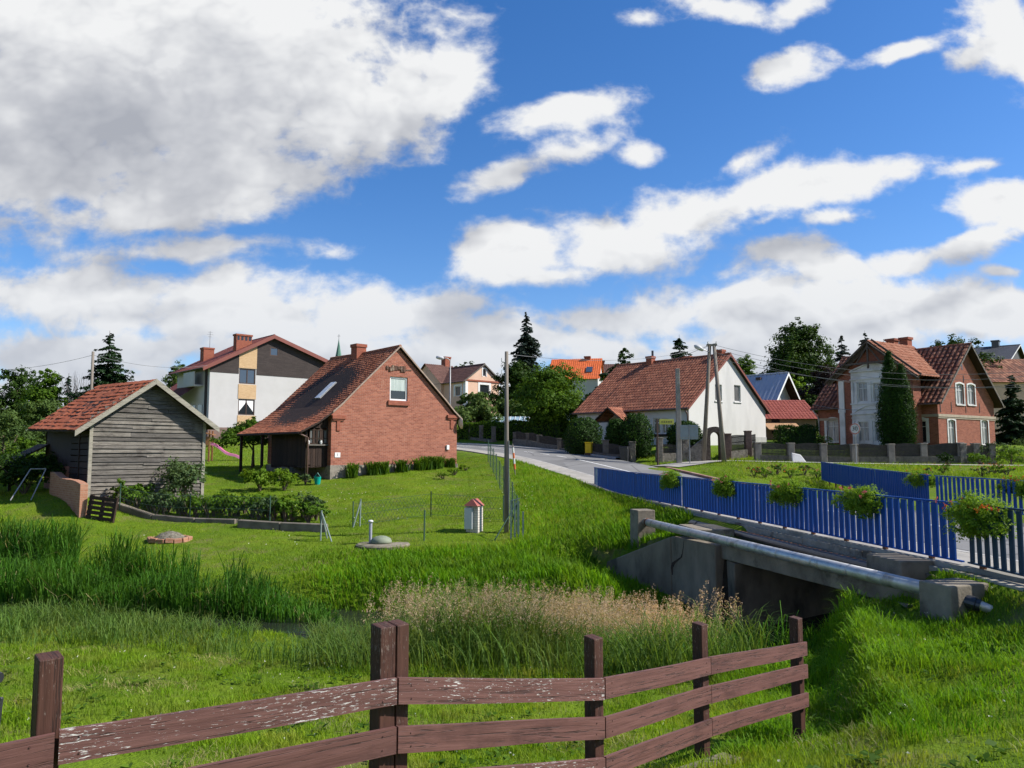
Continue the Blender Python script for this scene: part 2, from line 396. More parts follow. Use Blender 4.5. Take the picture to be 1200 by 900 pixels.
# ------------------------------------------------------------------ terrain
PTS = [(0,0,.3),(2,3,.15),(4,3,.2),(-2,1,.1),(-3,3.4,-.15),(-.68,4.3,-.2),(.57,5.4,-.5),(1.6,6.6,-.69),(2.9,8.2,-.98),(-6,4,-.35),(-4,6,-.72),(-8,8,-1.0),(-2,9,-1.22),(.5,8.8,-1.25),(-12,10,-1.2),(-10,13,-1.4),(-3,12,-1.4),(2,11,-1.4),
 (5.7,12.2,-.55),(5.6,11.3,-.6),(6.7,12.4,-.14),(6.9,13.1,-.08),(7.25,10.9,-.08),(7.3,8,-.06),(7.3,5,-.02),(6.75,10.9,-.60),(6.6,10.4,-.5),(7.0,10.3,-.25),(6.6,9.5,-.25),(5.1,11.6,-.66),(4.6,11.5,-1.12),(4.1,11.2,-1.34),(5.0,10,-.55),(4.3,9.9,-1.0),(5.0,8.8,-.42),(4.3,8.6,-.72),(3.6,8.7,-1.05),(3.5,5,.0),(5,5,.0),(5,8,-.28),(4,7.6,-.48),(3.7,10.2,-1.26),(4.4,12.6,-1.25),(3.4,6.4,-.3),(6.7,14.0,-.2),
 (-12.5,22,-1.35),(-5,21,-1.4),(0,21.5,-1.25),(2,22,-1.1),(-6,25,-.98),(-1.7,25.4,-.76),(-11.7,25,-.97),(-17,28,-.3),(-4.2,23.5,-1.05),(-18,24,-1.0),(-14,29,-.42),(-7,27,-.75),(-9.6,29,-.4),
 (-9.6,32,-.25),(-4.4,33,.05),(-8.6,37.2,.48),(-3,42.5,1.0),(-13,32.5,-.12),(-16,29,.4),(-20,33,.3),(0,25,-.85),(-.7,34,.1),(-1.45,45,1.0),(1.24,28,-.3),(2.3,24,-.6),(3.2,28.5,-.05),(3.6,21.4,-.75),(2.7,22.6,-1.2),(4.4,25,-.15),(5.4,22,-.2),(5.0,20,-.3),(1.6,33,.3),(0,40,.85),
 (8.2,36,.1),(11,20,0),(14,19,0),(15,12,0),(13.7,25,.05),(16,39,.22),(19,30,.1),(22,22,.05),(22,38,.75),(30,38,.8),(9.5,43,.95),(12.5,45.5,1.3),(15,46,1.3),(20,45,1.12),(30,45,1.1),(42,46,1.2),(13,52.5,2.2),(28,51,2.15),(36,58,2.4),(22,55,2.2),
 (3.3,48,1.5),(-1,55,2.05),(-6.5,62,2.45),(-14,69,2.75),(-26,77,3.0),(-45,86,3.2),(-15,50,1.2),(-25,60,1.9),(-29,78,2.6),(-40,50,.8),(-60,80,1.8),(-40,30,.2),(-2,66,2.8),(8,62,2.7),(15,70,3.2),(-5,85,5.2),(20,90,5),(-30,110,4.5),(40,90,4),(60,60,2.5),(10,120,6),(60,120,5.5),(-80,120,3),
 (-30,18,-1.3),(-30,10,-1.3),(-25,3,-.8),(-60,10,-1),(10,-8,.2),(-10,-10,.2),(30,0,.2),(40,20,.2),(-40,-20,0),(40,-20,.2),(0,-30,.2)]
_p = np.array(PTS, float)
def _tps_fit(p, lam=.002):
    n = len(p); s = 30.0; q = p[:, :2] / s
    d = np.linalg.norm(q[:, None] - q[None], axis=2); K = np.where(d > 0, d ** 2 * np.log(d + 1e-12), 0)
    A = np.zeros((n + 3, n + 3)); A[:n, :n] = K + lam * np.eye(n); Q = np.c_[np.ones(n), q]
    A[:n, n:] = Q; A[n:, :n] = Q.T
    return np.linalg.solve(A, np.r_[p[:, 2], 0, 0, 0]), q, s
_w, _q, _s = _tps_fit(_p)
def tps(x, y):
    x = np.asarray(x, float); y = np.asarray(y, float); sh = x.shape; P = np.stack([x.ravel(), y.ravel()], 1) / _s
    out = np.zeros(len(P))
    for i in range(0, len(P), 40000):
        b = P[i:i + 40000]; d2 = ((b[:, None] - _q[None]) ** 2).sum(2)
        out[i:i + 40000] = (np.where(d2 > 0, .5 * d2 * np.log(d2 + 1e-12), 0)) @ _w[:-3] + _w[-3] + b @ _w[-2:]
    return out.reshape(sh)
def seg_near(x, y, path):
    """nearest point on a polyline: distance, signed side (+ = left of travel), interpolated z"""
    best = np.full(x.shape, 1e9); zz = np.zeros(x.shape); side = np.zeros(x.shape); L = np.zeros(x.shape); acc = 0.0
    for a, b in zip(path[:-1], path[1:]):
        dx, dy = b[0] - a[0], b[1] - a[1]; l2 = dx * dx + dy * dy
        t = np.clip(((x - a[0]) * dx + (y - a[1]) * dy) / l2, 0, 1)
        d = np.hypot(x - a[0] - t * dx, y - a[1] - t * dy); m = d < best
        best = np.where(m, d, best)
        if len(a) > 2: zz = np.where(m, a[2] + t * (b[2] - a[2]), zz)
        side = np.where(m, np.sign(dx * (y - a[1]) - dy * (x - a[0])), side); L = np.where(m, acc + t * math.sqrt(l2), L); acc += math.sqrt(l2)
    return best, side, zz, L
def smooth_path(pts, n=8):
    """Catmull-Rom through the points"""
    out = []; P = [np.array(p, float) for p in pts]; P = [2 * P[0] - P[1]] + P + [2 * P[-1] - P[-2]]
    for i in range(1, len(P) - 2):
        for k in range(n):
            t = k / n
            out.append(.5 * ((2 * P[i]) + (P[i + 1] - P[i - 1]) * t + (2 * P[i - 1] - 5 * P[i] + 4 * P[i + 1] - P[i + 2]) * t * t + (3 * P[i] - P[i - 1] - 3 * P[i + 1] + P[i + 2]) * t ** 3))
    out.append(P[-2]); return out
ROAD = smooth_path([(13.8,-12,0),(12.6,5,0),(11.4,14,0),(9.4,28,.03),(8.2,36,.2),(6.5,41,.72),(3.3,48,1.5),(-1,55,2.05),(-6.5,62,2.45),(-14,69,2.75),(-26,77,3.0),(-45,86,3.2)])
LANE = smooth_path([(8.9,45.2,1.02),(12.2,47.0,1.32),(16,46.6,1.28),(24,45.6,1.14),(34,45.2,1.08),(48,46,1.2)])
RIVER = smooth_path([(40,11),(20,12.5),(12,13.6),(4.86,15.3),(1,16.3),(-5,17.6),(-12.5,19.3),(-20,21.5),(-40,25),(-80,30)])
WALLP = [(2.72,22.5),(4.05,19.9),(4.72,18.0)]
def ss(a, b, x): t = np.clip((x - a) / (b - a), 0, 1); return t * t * (3 - 2 * t)
def terrain(x, y, rough=True):
    x = np.asarray(x, float); y = np.asarray(y, float)
    z = tps(x, y)
    r = np.hypot(x, y); z = z * (1 - ss(130, 260, r)) + 7 * ss(130, 260, r)
    if rough:
        z = z + .05 * np.exp(-((x - 4.6) / 1.6) ** 2 - ((y - 9.3) / 3) ** 2) * (np.sin(x * 5.2 + y * 1.7) + np.sin(y * 4.3 - x * 2.6)) + .03 * np.sin(x * 1.7 + 1.3 * np.sin(y * .9)) * np.sin(y * 1.3 + x * .4) + .018 * np.sin(x * 4.1 + y * 2.2) * np.sin(y * 3.7 - x)
    d, sdn, zr, _ = seg_near(x, y, ROAD)
    w = 1 - ss(4.6, 7.5, d); w = np.where(y < 31, 1 - ss(4.3, 5.2, d), w); z = z * (1 - w) + (zr - .16 + .22 * ss(3.9, 4.7, d)) * w
    d, sdn, zr, _ = seg_near(x, y, LANE); w = 1 - ss(1.5, 3.6, d); z = z * (1 - w) + (zr - .05) * w
    d, _, _, _ = seg_near(x, y, RIVER)
    hw = 1.75 - .35 * ss(0, 10, -x)
    z = np.minimum(z, -2.45 + np.maximum(d - hw, 0) * (.85 + 2.2 * ss(3.6, 5.4, x) * (y < 15)))
    sb = x - (3.62 + .37 * (y - 8.2)); wb = ss(6.7, 8.0, y) * (1 - ss(12.6, 13.2, y)) * (1 - ss(1.2, 2.6, np.abs(sb))); lo_ = np.minimum(z, -1.12 - .05 * (y - 8.2)); hi_ = np.maximum(z, -.56 + .01 * (y - 8.2)); kb_ = ss(-.32, .30, sb + .08 * np.sin(y * 3.1)); z = z * (1 - wb) + (lo_ * (1 - kb_) + hi_ * kb_) * wb
    xk = np.where(y > 12.4, 8.94 - .14 * y, 7.22) - .2; wk = (1 - ss(.02, .55, xk - x)) * (1 - ss(13.0, 13.5, y)) * (y > 4) * (x < 8.4); z = z * (1 - wk) + .0 * wk
    # retained fill behind the wing wall
    dw, sw, _, _ = seg_near(x, y, WALLP)
    zf2 = np.interp(y, [16.5, 17.6, 20, 22.8], [-2.1, -2.05, -1.75, -1.5]); k2 = ((sw < 0) | (dw < .19)) & (y > 16.0) & (y < 26); w2 = (1 - ss(.8, 2.6, dw)) * (1 - ss(22.6, 24.0, y))
    z = np.where(k2, z * (1 - w2) + np.minimum(z, zf2) * w2, z)
    fill = (sw > 0) & (dw >= .19) & (y > 18.0) & (y < 23.2) & (x < 9)
    zf = -.32 - 1.0 * ss(20.4, 22.8, y) * np.clip(1 - dw / 1.6, 0, 1)
    z = np.where(fill, np.maximum(z, zf), z)
    return z
def T(x, y): return float(terrain(np.array([x]), np.array([y]), False)[0])

def grass_ground_mat():
    m, t, b = newmat('meadow_ground'); v = texco(t, 'Object')
    n = t.noise(v, .35, 7, .62); n2 = t.noise(v, 3.0, 5, .65); n3 = t.noise(t.mapping(v, loc=(9, 3, 1)), .8, 6, .7)
    col = t.ramp(n, [(.3, (.075, .135, .010)), (.55, (.125, .195, .012)), (.75, (.165, .215, .02))])
    col = t.mix(t.mapr(n2, .35, .7, 0, .5), col, (.07, .11, .016))
    col = t.mix(t.mapr(n3, .5, .68, 0, .8), col, (.15, .135, .055))
    sp_ = t.new('ShaderNodeSeparateXYZ'); t.put(sp_.inputs[0], v); mud = t.math('MULTIPLY', t.mapr(sp_.outputs[0], 3.9, 4.7), t.math('MULTIPLY', t.mapr(sp_.outputs[1], 12.2, 12.7), t.mapr(sp_.outputs[2], -.62, -.50, 1, 0)))
    col = t.mix(mud, col, (.035, .028, .02))
    setp(t, b, col=col, rough=.95, spec=.05, normal=bump(t, t.noise(v, 16, 4, .7), .8, .06))
    return m
MG = grass_ground_mat()
def make_ground():
    def axis(lims):
        out = []
        for a, b, s in lims: out.append(np.arange(a, b, s))
        return np.concatenate(out + [[lims[-1][1]]])
    xs = axis([(-700,-200,100),(-200,-60,14),(-60,-24,2),(-24,-8,.5),(-8,9,.18),(9,20,.5),(20,60,2),(60,200,14),(200,700,100)])
    ys = axis([(-300,-20,28),(-20,0,2),(0,3,.4),(3,24,.18),(24,50,.5),(50,100,2),(100,220,12),(220,900,97)])
    X, Y = np.meshgrid(xs, ys); Z = terrain(X, Y)
    n, mm = X.shape; i = np.arange(n * mm).reshape(n, mm)
    Fc = np.stack([i[:-1, :-1], i[:-1, 1:], i[1:, 1:], i[1:, :-1]], -1).reshape(-1, 4)
    o = fast_mesh('ground', np.stack([X, Y, Z], -1).reshape(-1, 3), [Fc], MG, smooth=True); tag(o, kind='structure')
make_ground()

def strip(name, path, offs, mat, kind='structure', zoff=None):
    """sheet along a path between lateral offsets; offs list of (offset, dz), + = left"""
    V = []; Fs = []; k = len(offs)
    for i, p in enumerate(path):
        a = path[max(i - 1, 0)]; b = path[min(i + 1, len(path) - 1)]
        d = np.array([b[0] - a[0], b[1] - a[1]]); d /= np.linalg.norm(d); n = np.array([-d[1], d[0]])
        for o, dz in offs: V.append((p[0] + n[0] * o, p[1] + n[1] * o, p[2] + dz))
    mb = MB(); mb.v = V
    for i in range(len(path) - 1):
        for j in range(k - 1): a = i * k + j; mb.f.append((a + 1, a, a + k, a + k + 1))
    o = mb.build(name, mat); tag(o, kind=kind); return o
m, t, b = newmat('asphalt'); v = texco(t, 'Object')
n = t.noise(v, .5, 7, .65); f = t.noise(v, 60, 2, .7)
col = t.ramp(n, [(.3, (.16, .157, .15)), (.7, (.22, .216, .207))]); col = t.mix(t.mapr(f, .3, .75, 0, .45), col, (.11, .11, .11))
ck = t.new('ShaderNodeTexVoronoi', feature='DISTANCE_TO_EDGE'); t.put(ck.inputs['Vector'], t.mapping(v, sc=(1, 1, 1))); ck.inputs['Scale'].default_value = .22
col = t.mix(t.mapr(ck.outputs['Distance'], 0, .014, .7, 0), col, (.05, .05, .05))
vc = t.new('ShaderNodeTexVoronoi'); t.put(vc.inputs['Vector'], t.mapping(v, rot=(0, 0, .5), sc=(.35, .12, 1))); vc.inputs['Scale'].default_value = 1; bw_ = t.new('ShaderNodeRGBToBW'); t.put(bw_.inputs[0], vc.outputs['Color']); col = t.mix(t.mapr(bw_.outputs[0], .55, .6, 0, .38), col, (.10, .098, .094))
setp(t, b, col=col, rough=.9, spec=.25, normal=bump(t, f, .25, .01)); ASPH = m
PAVE = mottled('paving', (.26, .245, .215), (.36, .335, .29), 1.5, .9, .3, c3=(.2, .19, .16), bscale=30)
KERB = mottled('kerb_stone', (.3, .29, .27), (.42, .40, .37), 3, .9, .3)
LINE = mottled('road_paint', (.55, .55, .53), (.72, .72, .70), 6, .8, .1, c3=(.3, .3, .29))
strip('road', ROAD, [(3.1, .0), (0, .04), (-3.1, 0)], ASPH)
strip('lane', LANE, [(1.25, .0), (0, .03), (-1.25, 0)], mottled('lane_gravel', (.27, .255, .225), (.36, .34, .30), 1.0, .95, .4, c3=(.2, .19, .15)))
i0 = 20
strip('pavement', ROAD, [(4.5, -.3), (4.5, .10), (3.25, .10)], PAVE)
strip('kerb', ROAD, [(3.25, .104), (3.1, .10), (3.1, -.1)], KERB)
strip('pavement', ROAD[47:], [(-3.25, .10), (-4.9, .12), (-4.9, -.3)], PAVE)
strip('kerb', ROAD[47:], [(-3.1, -.1), (-3.1, .10), (-3.25, .104)], KERB)
strip('kerb', ROAD[30:43], [(-3.1, -.1), (-3.1, .12), (-3.3, .124), (-3.3, -.2)], mottled('red_kerb', (.22, .10, .07), (.34, .24, .19), 2.5, .9, .4))
# painted centre line: dashes and a longer solid part by the bend
mk = MB()
def dash(a, b, off, w):
    pts = []
    D = np.array([p[:2] for p in ROAD]); L = np.r_[0, np.cumsum(np.linalg.norm(np.diff(D, axis=0), axis=1))]
    for s in np.linspace(a, b, max(2, int((b - a) / .7) + 1)):
        x = np.interp(s, L, D[:, 0]); y = np.interp(s, L, D[:, 1]); z = np.interp(s, L, [p[2] for p in ROAD])
        x2 = np.interp(s + .1, L, D[:, 0]); y2 = np.interp(s + .1, L, D[:, 1]); d = np.array([x2 - x, y2 - y]); d /= np.linalg.norm(d); n = np.array([-d[1], d[0]])
        pts.append([(x + n[0] * (off + e), y + n[1] * (off + e), z + .046) for e in (w / 2, -w / 2)])
    for p, q in zip(pts[:-1], pts[1:]): mk.face([p[1], q[1], q[0], p[0]])
s = 0.0
while s < 48: dash(s, s + 2, 0, .12); s += 5
dash(50, 60, 0, .13)
for a in (61.2, 63.2, 65.2): dash(a, a + 1.1, 0, .13)
dash(67.5, 76, 0, .13)
for a in (78, 82, 86, 90, 94): dash(a, a + 2, 0, .13)
tag(mk.build('road_marking', LINE), kind='structure')
# water
m, t, b = newmat('river_water'); v = texco(t, 'Object')
setp(t, b, col=(.018, .022, .016), rough=.06, spec=.5, normal=bump(t, t.noise(t.mapping(v, sc=(1, 2.2, 1)), 3.5, 3, .5), .12, .05)); WATER = m
strip('water', [(p[0], p[1], -2.02) for p in RIVER], [(2.7, 0), (-2.7, 0)], WATER)

# ------------------------------------------------------------------ grass, sedge, reeds (nobody could count these)
def blades(x, y, h, wd, lean, rng, z=None, seg=2, wind=(0, 0)):
    """bent grass blades: returns V, face arrays"""
    n = len(x); z = terrain(x, y) - .02 if z is None else z
    a = rng.uniform(0, 2 * np.pi, n); dx, dy = np.cos(a), np.sin(a)            # lean direction
    b = a + rng.normal(np.pi / 2, .5, n); wx, wy = np.cos(b) * wd / 2, np.sin(b) * wd / 2
    ln = lean * rng.uniform(.3, 1.3, n) * h; lx, ly = dx * ln + wind[0] * h, dy * ln + wind[1] * h
    B = np.stack([x, y, z], 1); W = np.stack([wx, wy, np.zeros(n)], 1)
    tip = B + np.stack([lx, ly, h * rng.uniform(.82, 1, n)], 1)
    if seg == 1:
        V = np.stack([B - W, B + W, tip], 1).reshape(-1, 3); return V, [np.arange(3 * n).reshape(n, 3)]
    mid = B + np.stack([lx * .3, ly * .3, h * .58], 1)
    if seg == 2:
        V = np.stack([B - W, B + W, mid + W * .8, mid - W * .8, tip], 1).reshape(-1, 3); i = np.arange(n)[:, None] * 5
        return V, [i + np.array([0, 1, 2, 3]), i + np.array([3, 2, 4])]
    m2 = B + np.stack([lx * .72, ly * .72, h * .9], 1); tip = B + np.stack([lx * 1.35, ly * 1.35, h * rng.uniform(.72, .98, n)], 1)
    V = np.stack([B - W, B + W, mid + W * .9, mid - W * .9, m2 + W * .6, m2 - W * .6, tip], 1).reshape(-1, 3); i = np.arange(n)[:, None] * 7
    return V, [i + np.array([0, 1, 2, 3]), i + np.array([3, 2, 4, 5]), i + np.array([5, 4, 6])]
def inview(x, y, m=260):
    px, py = proj_np(x, y, np.full(x.shape, -1.0)); return (px > -m) & (px < 1200 + m) & (py < 1150) & (y > .5)
def sample(x0, x1, y0, y1, n, rng):
    x = rng.uniform(x0, x1, n); y = rng.uniform(y0, y1, n); k = inview(x, y); return x[k], y[k]
def vnoise(x, y, s, seed=0):
    """cheap smooth 2-D noise 0..1"""
    r = np.random.default_rng(seed); g = r.random((64, 64)); u = x / s; v = y / s; iu = np.floor(u).astype(int); iv = np.floor(v).astype(int)
    fu = u - iu; fv = v - iv; fu = fu * fu * (3 - 2 * fu); fv = fv * fv * (3 - 2 * fv); G = lambda a, b: g[a % 64, b % 64]
    return (G(iu, iv) * (1 - fu) + G(iu + 1, iv) * fu) * (1 - fv) + (G(iu, iv + 1) * (1 - fu) + G(iu + 1, iv + 1) * fu) * fv
def blocked(x, y):
    dr, sr, _, _ = seg_near(x, y, ROAD); dl, _, _, _ = seg_near(x, y, LANE); dv, _, _, _ = seg_near(x, y, RIVER)
    bridge = (y > 12.6) & (y < 23) & (x > 8.75 - .14 * y - .9)
    rail = (y < 36) & (x > 8.62 - .14 * np.maximum(y, 12.4)) & (sr > 0) & (dr < 8)
    right = (sr < 0) & (y < 40) & (dr < 5.6)
    dw, sw, _, _ = seg_near(x, y, WALLP)
    wall = (dw < .3) & (y > 17) & (y < 22.7)
    return (dr < 4.4) | (dl < 1.35) | (dv < 1.5) | bridge | rail | right | wall | FOOT(x, y)
FOOTS = []
def FOOT(x, y):
    out = np.zeros(x.shape, bool)
    for P0, az, s0, s1, t0, t1 in FOOTS:
        c, s = math.cos(az), math.sin(az); u = (x - P0[0]) * c + (y - P0[1]) * s; v = -(x - P0[0]) * s + (y - P0[1]) * c
        out |= (u > s0) & (u < s1) & (v > t0) & (v < t1)
    return out
LG_NEAR = leaf_mat('lawn_blades', (.125, .245, .011), (.235, .375, .018), (.26, .265, .06), .45, 1.4)
LG_RICH = leaf_mat('lush_blades', (.095, .24, .010), (.18, .365, .016), (.13, .21, .02), .46, .9)
LG_REED = leaf_mat('reed_blades', (.032, .12, .012), (.085, .215, .02), (.05, .11, .016), .38, .8)
LG_SEDGE = leaf_mat('sedge_blades', (.075, .16, .028), (.15, .25, .055), (.15, .18, .05), .42, 1.2)
LG_DRY = leaf_mat('dry_blades', (.25, .23, .09), (.40, .36, .18), None, .3)
LG_PLUME = leaf_mat('plume_spikelets', (.40, .28, .19), (.64, .48, .37), None, .35)
def put(name, parts, mat, label=None):
    V = []; Fs = []; off = 0
    for v, fs in parts:
        V.append(v); Fs += [f + off for f in fs]; off += len(v)
    # faces of equal size can be concatenated
    by = {}
    for f in Fs: by.setdefault(f.shape[1], []).append(f)
    o = fast_mesh(name, np.concatenate(V), [np.concatenate(q) for q in by.values()], mat)
    tag(o, label, 'grass', None, 'stuff'); return o
def make_grass():
    rng = np.random.default_rng(5); near = []; far = []; rich = []; dry = []
    # foreground: right bank and near meadow, dense fine blades in uneven patches
    for (x0, x1, y0, y1, n, h0, h1, w, keep) in [(-3.2, 9, 2.6, 8.5, 120000, .05, .13, .006, None), (-11, 8, 7.5, 15.0, 140000, .06, .14, .009, None), (3, 8, 6, 13.6, 50000, .08, .22, .008, 'r')]:
        x, y = sample(x0, x1, y0, y1, n, rng); k = ~blocked(x, y); x, y = x[k], y[k]
        q = vnoise(x, y, .8, 3) * .55 + vnoise(x, y, .25, 4) * .45; k = rng.random(len(x)) < .10 + 1.35 * q; x, y, q = x[k], y[k], q[k]
        h = (h0 + (h1 - h0) * rng.random(len(x))) * (.32 + 1.35 * q ** 1.3)
        v = blades(x, y, h, w * (.7 + .7 * rng.random(len(x))), .55, rng, seg=2)
        (rich if keep else near).append(v)
    # dry straw tufts
    x, y = sample(-9, 8, 3, 13.4, 60000, rng); k = (~blocked(x, y)) & (vnoise(x, y, .9, 9) * .7 + vnoise(x, y, .3, 19) * .3 > .60); x, y = x[k], y[k]
    dry.append(blades(x, y, rng.uniform(.05, .13, len(x)), np.full(len(x), .006), 1.5, rng))
    # taller unmown tufts on the right bank below the pipe and along the fence foot
    for cx, cy, n, r, h in [(5.0, 12.6, 900, .6, .3), (4.5, 11.2, 1300, .7, .28), (5.2, 9.4, 900, .9, .18), (3.4, 8.0, 700, .6, .2), (4.9, 6.4, 800, .8, .17), (1.9, 6.9, 400, .35, .18), (.7, 5.7, 250, .25, .15), (6.7, 12.4, 400, .4, .14), (6.6, 13.0, 300, .4, .14), (6.9, 6.5, 900, .9, .16), (5.5, 11.0, 200, .4, .12), (2.7, 8.6, 500, .4, .22), (4.2, 9.3, 800, .6, .26)]:
        x = rng.normal(cx, r * .5, n); y = rng.normal(cy, r * .5, n); k = ~blocked(x, y); x, y = x[k], y[k]
        rich.append(blades(x, y, h * rng.uniform(.5, 1.1, len(x)), np.full(len(x), .011), .7, rng, seg=3))
    # far lawns beyond the river
    x, y = sample(-24, 6, 16.8, 47, 285000, rng); dv, _, _, _ = seg_near(x, y, RIVER)
    mown = (1 - ss(2.2, 4.5, dv)) * 0
    wild = ss(-6.8, -3.8, x) * (1 - ss(22.6, 24.4, y)) + ss(-.6, .6, x) * .45 + .5 * ss(-.5, 1.5, x) * (1 - ss(23, 26, y))      # rough grass towards the bridge
    wild = np.clip(wild, 0, 1); k = ~blocked(x, y); dens = np.where(y > 34, .75, 1); k &= rng.random(len(x)) < dens
    x, y, wild = x[k], y[k], wild[k]; q = vnoise(x, y, 1.6, 5) * .6 + vnoise(x, y, .5, 6) * .4
    h = (.06 + .05 * rng.random(len(x))) * (.6 + .8 * q) * (1 - wild) + wild * (.14 + .34 * q * rng.random(len(x)) + .12 * q)
    w = .02 + .012 * wild; lush = rng.random(len(x)) < wild * .9
    far.append(blades(x[~lush], y[~lush], h[~lush], w[~lush], .6, rng, seg=1)); rich.append(blades(x[lush], y[lush], h[lush], w[lush], .55, rng, seg=2))
    # verges beyond the road and at the old house
    x, y = sample(6, 46, 36, 50, 60000, rng); k = ~blocked(x, y); x, y = x[k], y[k]; q = vnoise(x, y, 2.2, 15)
    far.append(blades(x, y, (.08 + .22 * q) * rng.uniform(.6, 1.2, len(x)), np.full(len(x), .035), .6, rng, seg=1))
    x, y = sample(-40, -4, 44, 74, 40000, rng); k = ~blocked(x, y); x, y = x[k], y[k]
    far.append(blades(x, y, .12 * rng.uniform(.6, 1.2, len(x)), np.full(len(x), .05), .6, rng, seg=1))
    put('lawn_grass', near + far, LG_NEAR, 'short sunlit yellow green lawn grass on both banks'); put('rough_grass', rich, LG_RICH, 'lush green uncut grass on the banks beside the bridge'); put('dry_grass', dry, LG_DRY, 'pale dry straw tufts lying among the near lawn')
    # broad leaved weeds and white clover heads in the near lawn
    n = 900; x, y = sample(-9, 8.5, 3, 12.8, n, rng); k = (~blocked(x, y)) & (vnoise(x, y, 1.3, 61) > .45); x, y = x[k], y[k]; z = terrain(x, y); m = 7
    C = np.repeat(np.stack([x, y, z + .05], 1), m, 0); a = rng.uniform(0, 6.283, len(C)); C = C + np.stack([np.cos(a) * .055, np.sin(a) * .055, rng.uniform(-.02, .03, len(C))], 1)
    N = unit(np.stack([np.cos(a) * -.35, np.sin(a) * -.35, np.ones(len(C))], 1) + rng.normal(0, .2, (len(C), 3))); V, Q = leaf_quads(C, N, .085 * rng.uniform(.6, 1.3, len(C)), rng, .6, .2); put('lawn_weeds', [(V, [Q])], LF['mid'], 'low broad leaved weeds scattered through the near lawn')
    x1, y1 = sample(-9, 8.5, 3, 12.8, 500, rng); x2, y2 = sample(-12, 1, 24, 36, 220, rng); x = np.r_[x1, x2]; y = np.r_[y1, y2]; k = (~blocked(x, y)) & (vnoise(x, y, 1.6, 62) > .5); x, y = x[k], y[k]; sc_ = np.where(y > 20, 2.2, 1.0)
    C = np.repeat(np.stack([x, y, terrain(x, y) + .09 + .03 * (y > 20)], 1), 4, 0) + rng.normal(0, .006, (4 * len(x), 3)); V, Q = leaf_quads(C, unit(rng.normal(size=C.shape)), .016 * np.repeat(sc_, 4), rng, .9, .2); put('clover_heads', [(V, [Q])], leaf_mat('clover_white', (.6, .6, .52), (.75, .75, .68), None, .2), 'tiny white clover heads dotted over the lawns')
    # reeds standing in the far side of the river
    rd = []; DEAD = []
    x = rng.uniform(-24, -3.9, 30000); y = rng.uniform(17, 25, 30000)
    d, s, _, L = seg_near(x, y, RIVER)
    up = (s < 0) | (y > np.interp(x, [-40, -20, -12.5, -5, 1], [25, 21.5, 19.3, 17.6, 16.3]))
    edge = np.interp(x, [-24, -12, -9, -5.0, -3.9], [3.6, 3.3, 2.5, 1.9, .9])
    k = up & (d > .35) & (d < edge) & (vnoise(x, y, 1.3, 21) > .2); x, y = x[k], y[k]
    q = vnoise(x, y, 1.4, 22)
    h = np.interp(x, [-24, -12.2, -10.7, -10.2, -9.1, -7.9, -6.8, -5.9, -5], [1.45, 1.35, 1.15, .8, 1.12, 1.3, 1.22, .85, .45]) * (.85 + .25 * q) * rng.uniform(.68, 1.04, len(x))
    rd.append(blades(x, y, h, .022 * rng.uniform(.6, 1.4, len(x)), .36, rng, z=np.maximum(terrain(x, y), -2.1), seg=3, wind=(.05, .02)))
    k = rng.random(len(x)) < .05; DEAD.append(blades(x[k], y[k], h[k] * .8, np.full(k.sum(), .018), .7, rng, z=np.maximum(terrain(x[k], y[k]), -2.1), seg=3)); k = rng.random(len(x)) < .25
    rd.append(blades(x[k], y[k], h[k] * .75, np.full(k.sum(), .03), .75, rng, z=np.maximum(terrain(x[k], y[k]), -2.1), seg=3))
    # reeds by the bridge mouth
    x = rng.uniform(1.5, 4.6, 2600); y = rng.uniform(12.2, 15.6, 2600); d, s, _, _ = seg_near(x, y, RIVER); k = (d > .5) & (d < 2.4) & (vnoise(x, y, .9, 31) > .42); x, y = x[k], y[k]
    rd.append(blades(x, y, rng.uniform(.4, .95, len(x)), np.full(len(x), .02), .6, rng, z=np.maximum(terrain(x, y), -2.1), seg=3))
    put('dead_reeds', DEAD, LG_DRY, 'straw coloured dead reed stems bent among the green reeds')
    put('reeds', rd, LG_REED, 'tall dark green reeds standing along the far edge of the stream')
    # sedge on the near water edge
    sg = []
    x = rng.uniform(-22, 4.0, 60000); y = rng.uniform(10.5, 21, 60000); d, s, _, _ = seg_near(x, y, RIVER)
    low = y < np.interp(x, [-40, -20, -12.5, -5, 1, 5], [25, 21.5, 19.3, 17.6, 16.3, 15.3])
    edge = np.interp(x, [-22, -12, -6, -2, 0, 4], [4.8, 4.9, 4.5, 5.0, 4.8, 3.6]) + 1.4 * (vnoise(x, y, 1.5, 41) - .5)
    k = low & (d > .45) & (d < edge) & ~((np.abs(x + 4.35 + (y - 15) * .25) < .55) & (y > 13.4)) & ~((np.abs(x + 12.6) < .8) & (d < 1.9)); x, y = x[k], y[k]; q = vnoise(x, y, 1.2, 42)
    k = rng.random(len(x)) < .35 + .9 * q; x, y, q = x[k], y[k], q[k]
    h = (.28 + .5 * q) * rng.uniform(.6, 1.1, len(x)) * np.interp(x, [-22, -6, -2.2, -1.2], [.72, .68, .95, 1.75])
    sg.append(blades(x, y, h, .013 * rng.uniform(.7, 1.5, len(x)), .75, rng, z=np.maximum(terrain(x, y) - .02, -2.1), seg=3))
    put('sedge', sg, LG_SEDGE, 'grey green sedge along the near edge of the stream')
    # plumed grass clump: stems with feathery seed heads
    n = 2900; x = rng.uniform(-2.4, 3.5, n); y = rng.uniform(12.3, 15.9, n); k = (vnoise(x, y, 1.0, 51) > .3) & (rng.random(n) < np.interp(x, [-2.4, -.8, 1, 3.3], [.25, .6, 1, .8])); x, y = x[k], y[k]
    z = np.maximum(terrain(x, y), -2.1); h = rng.uniform(.85, 1.3, len(x)); st = []; pl = []
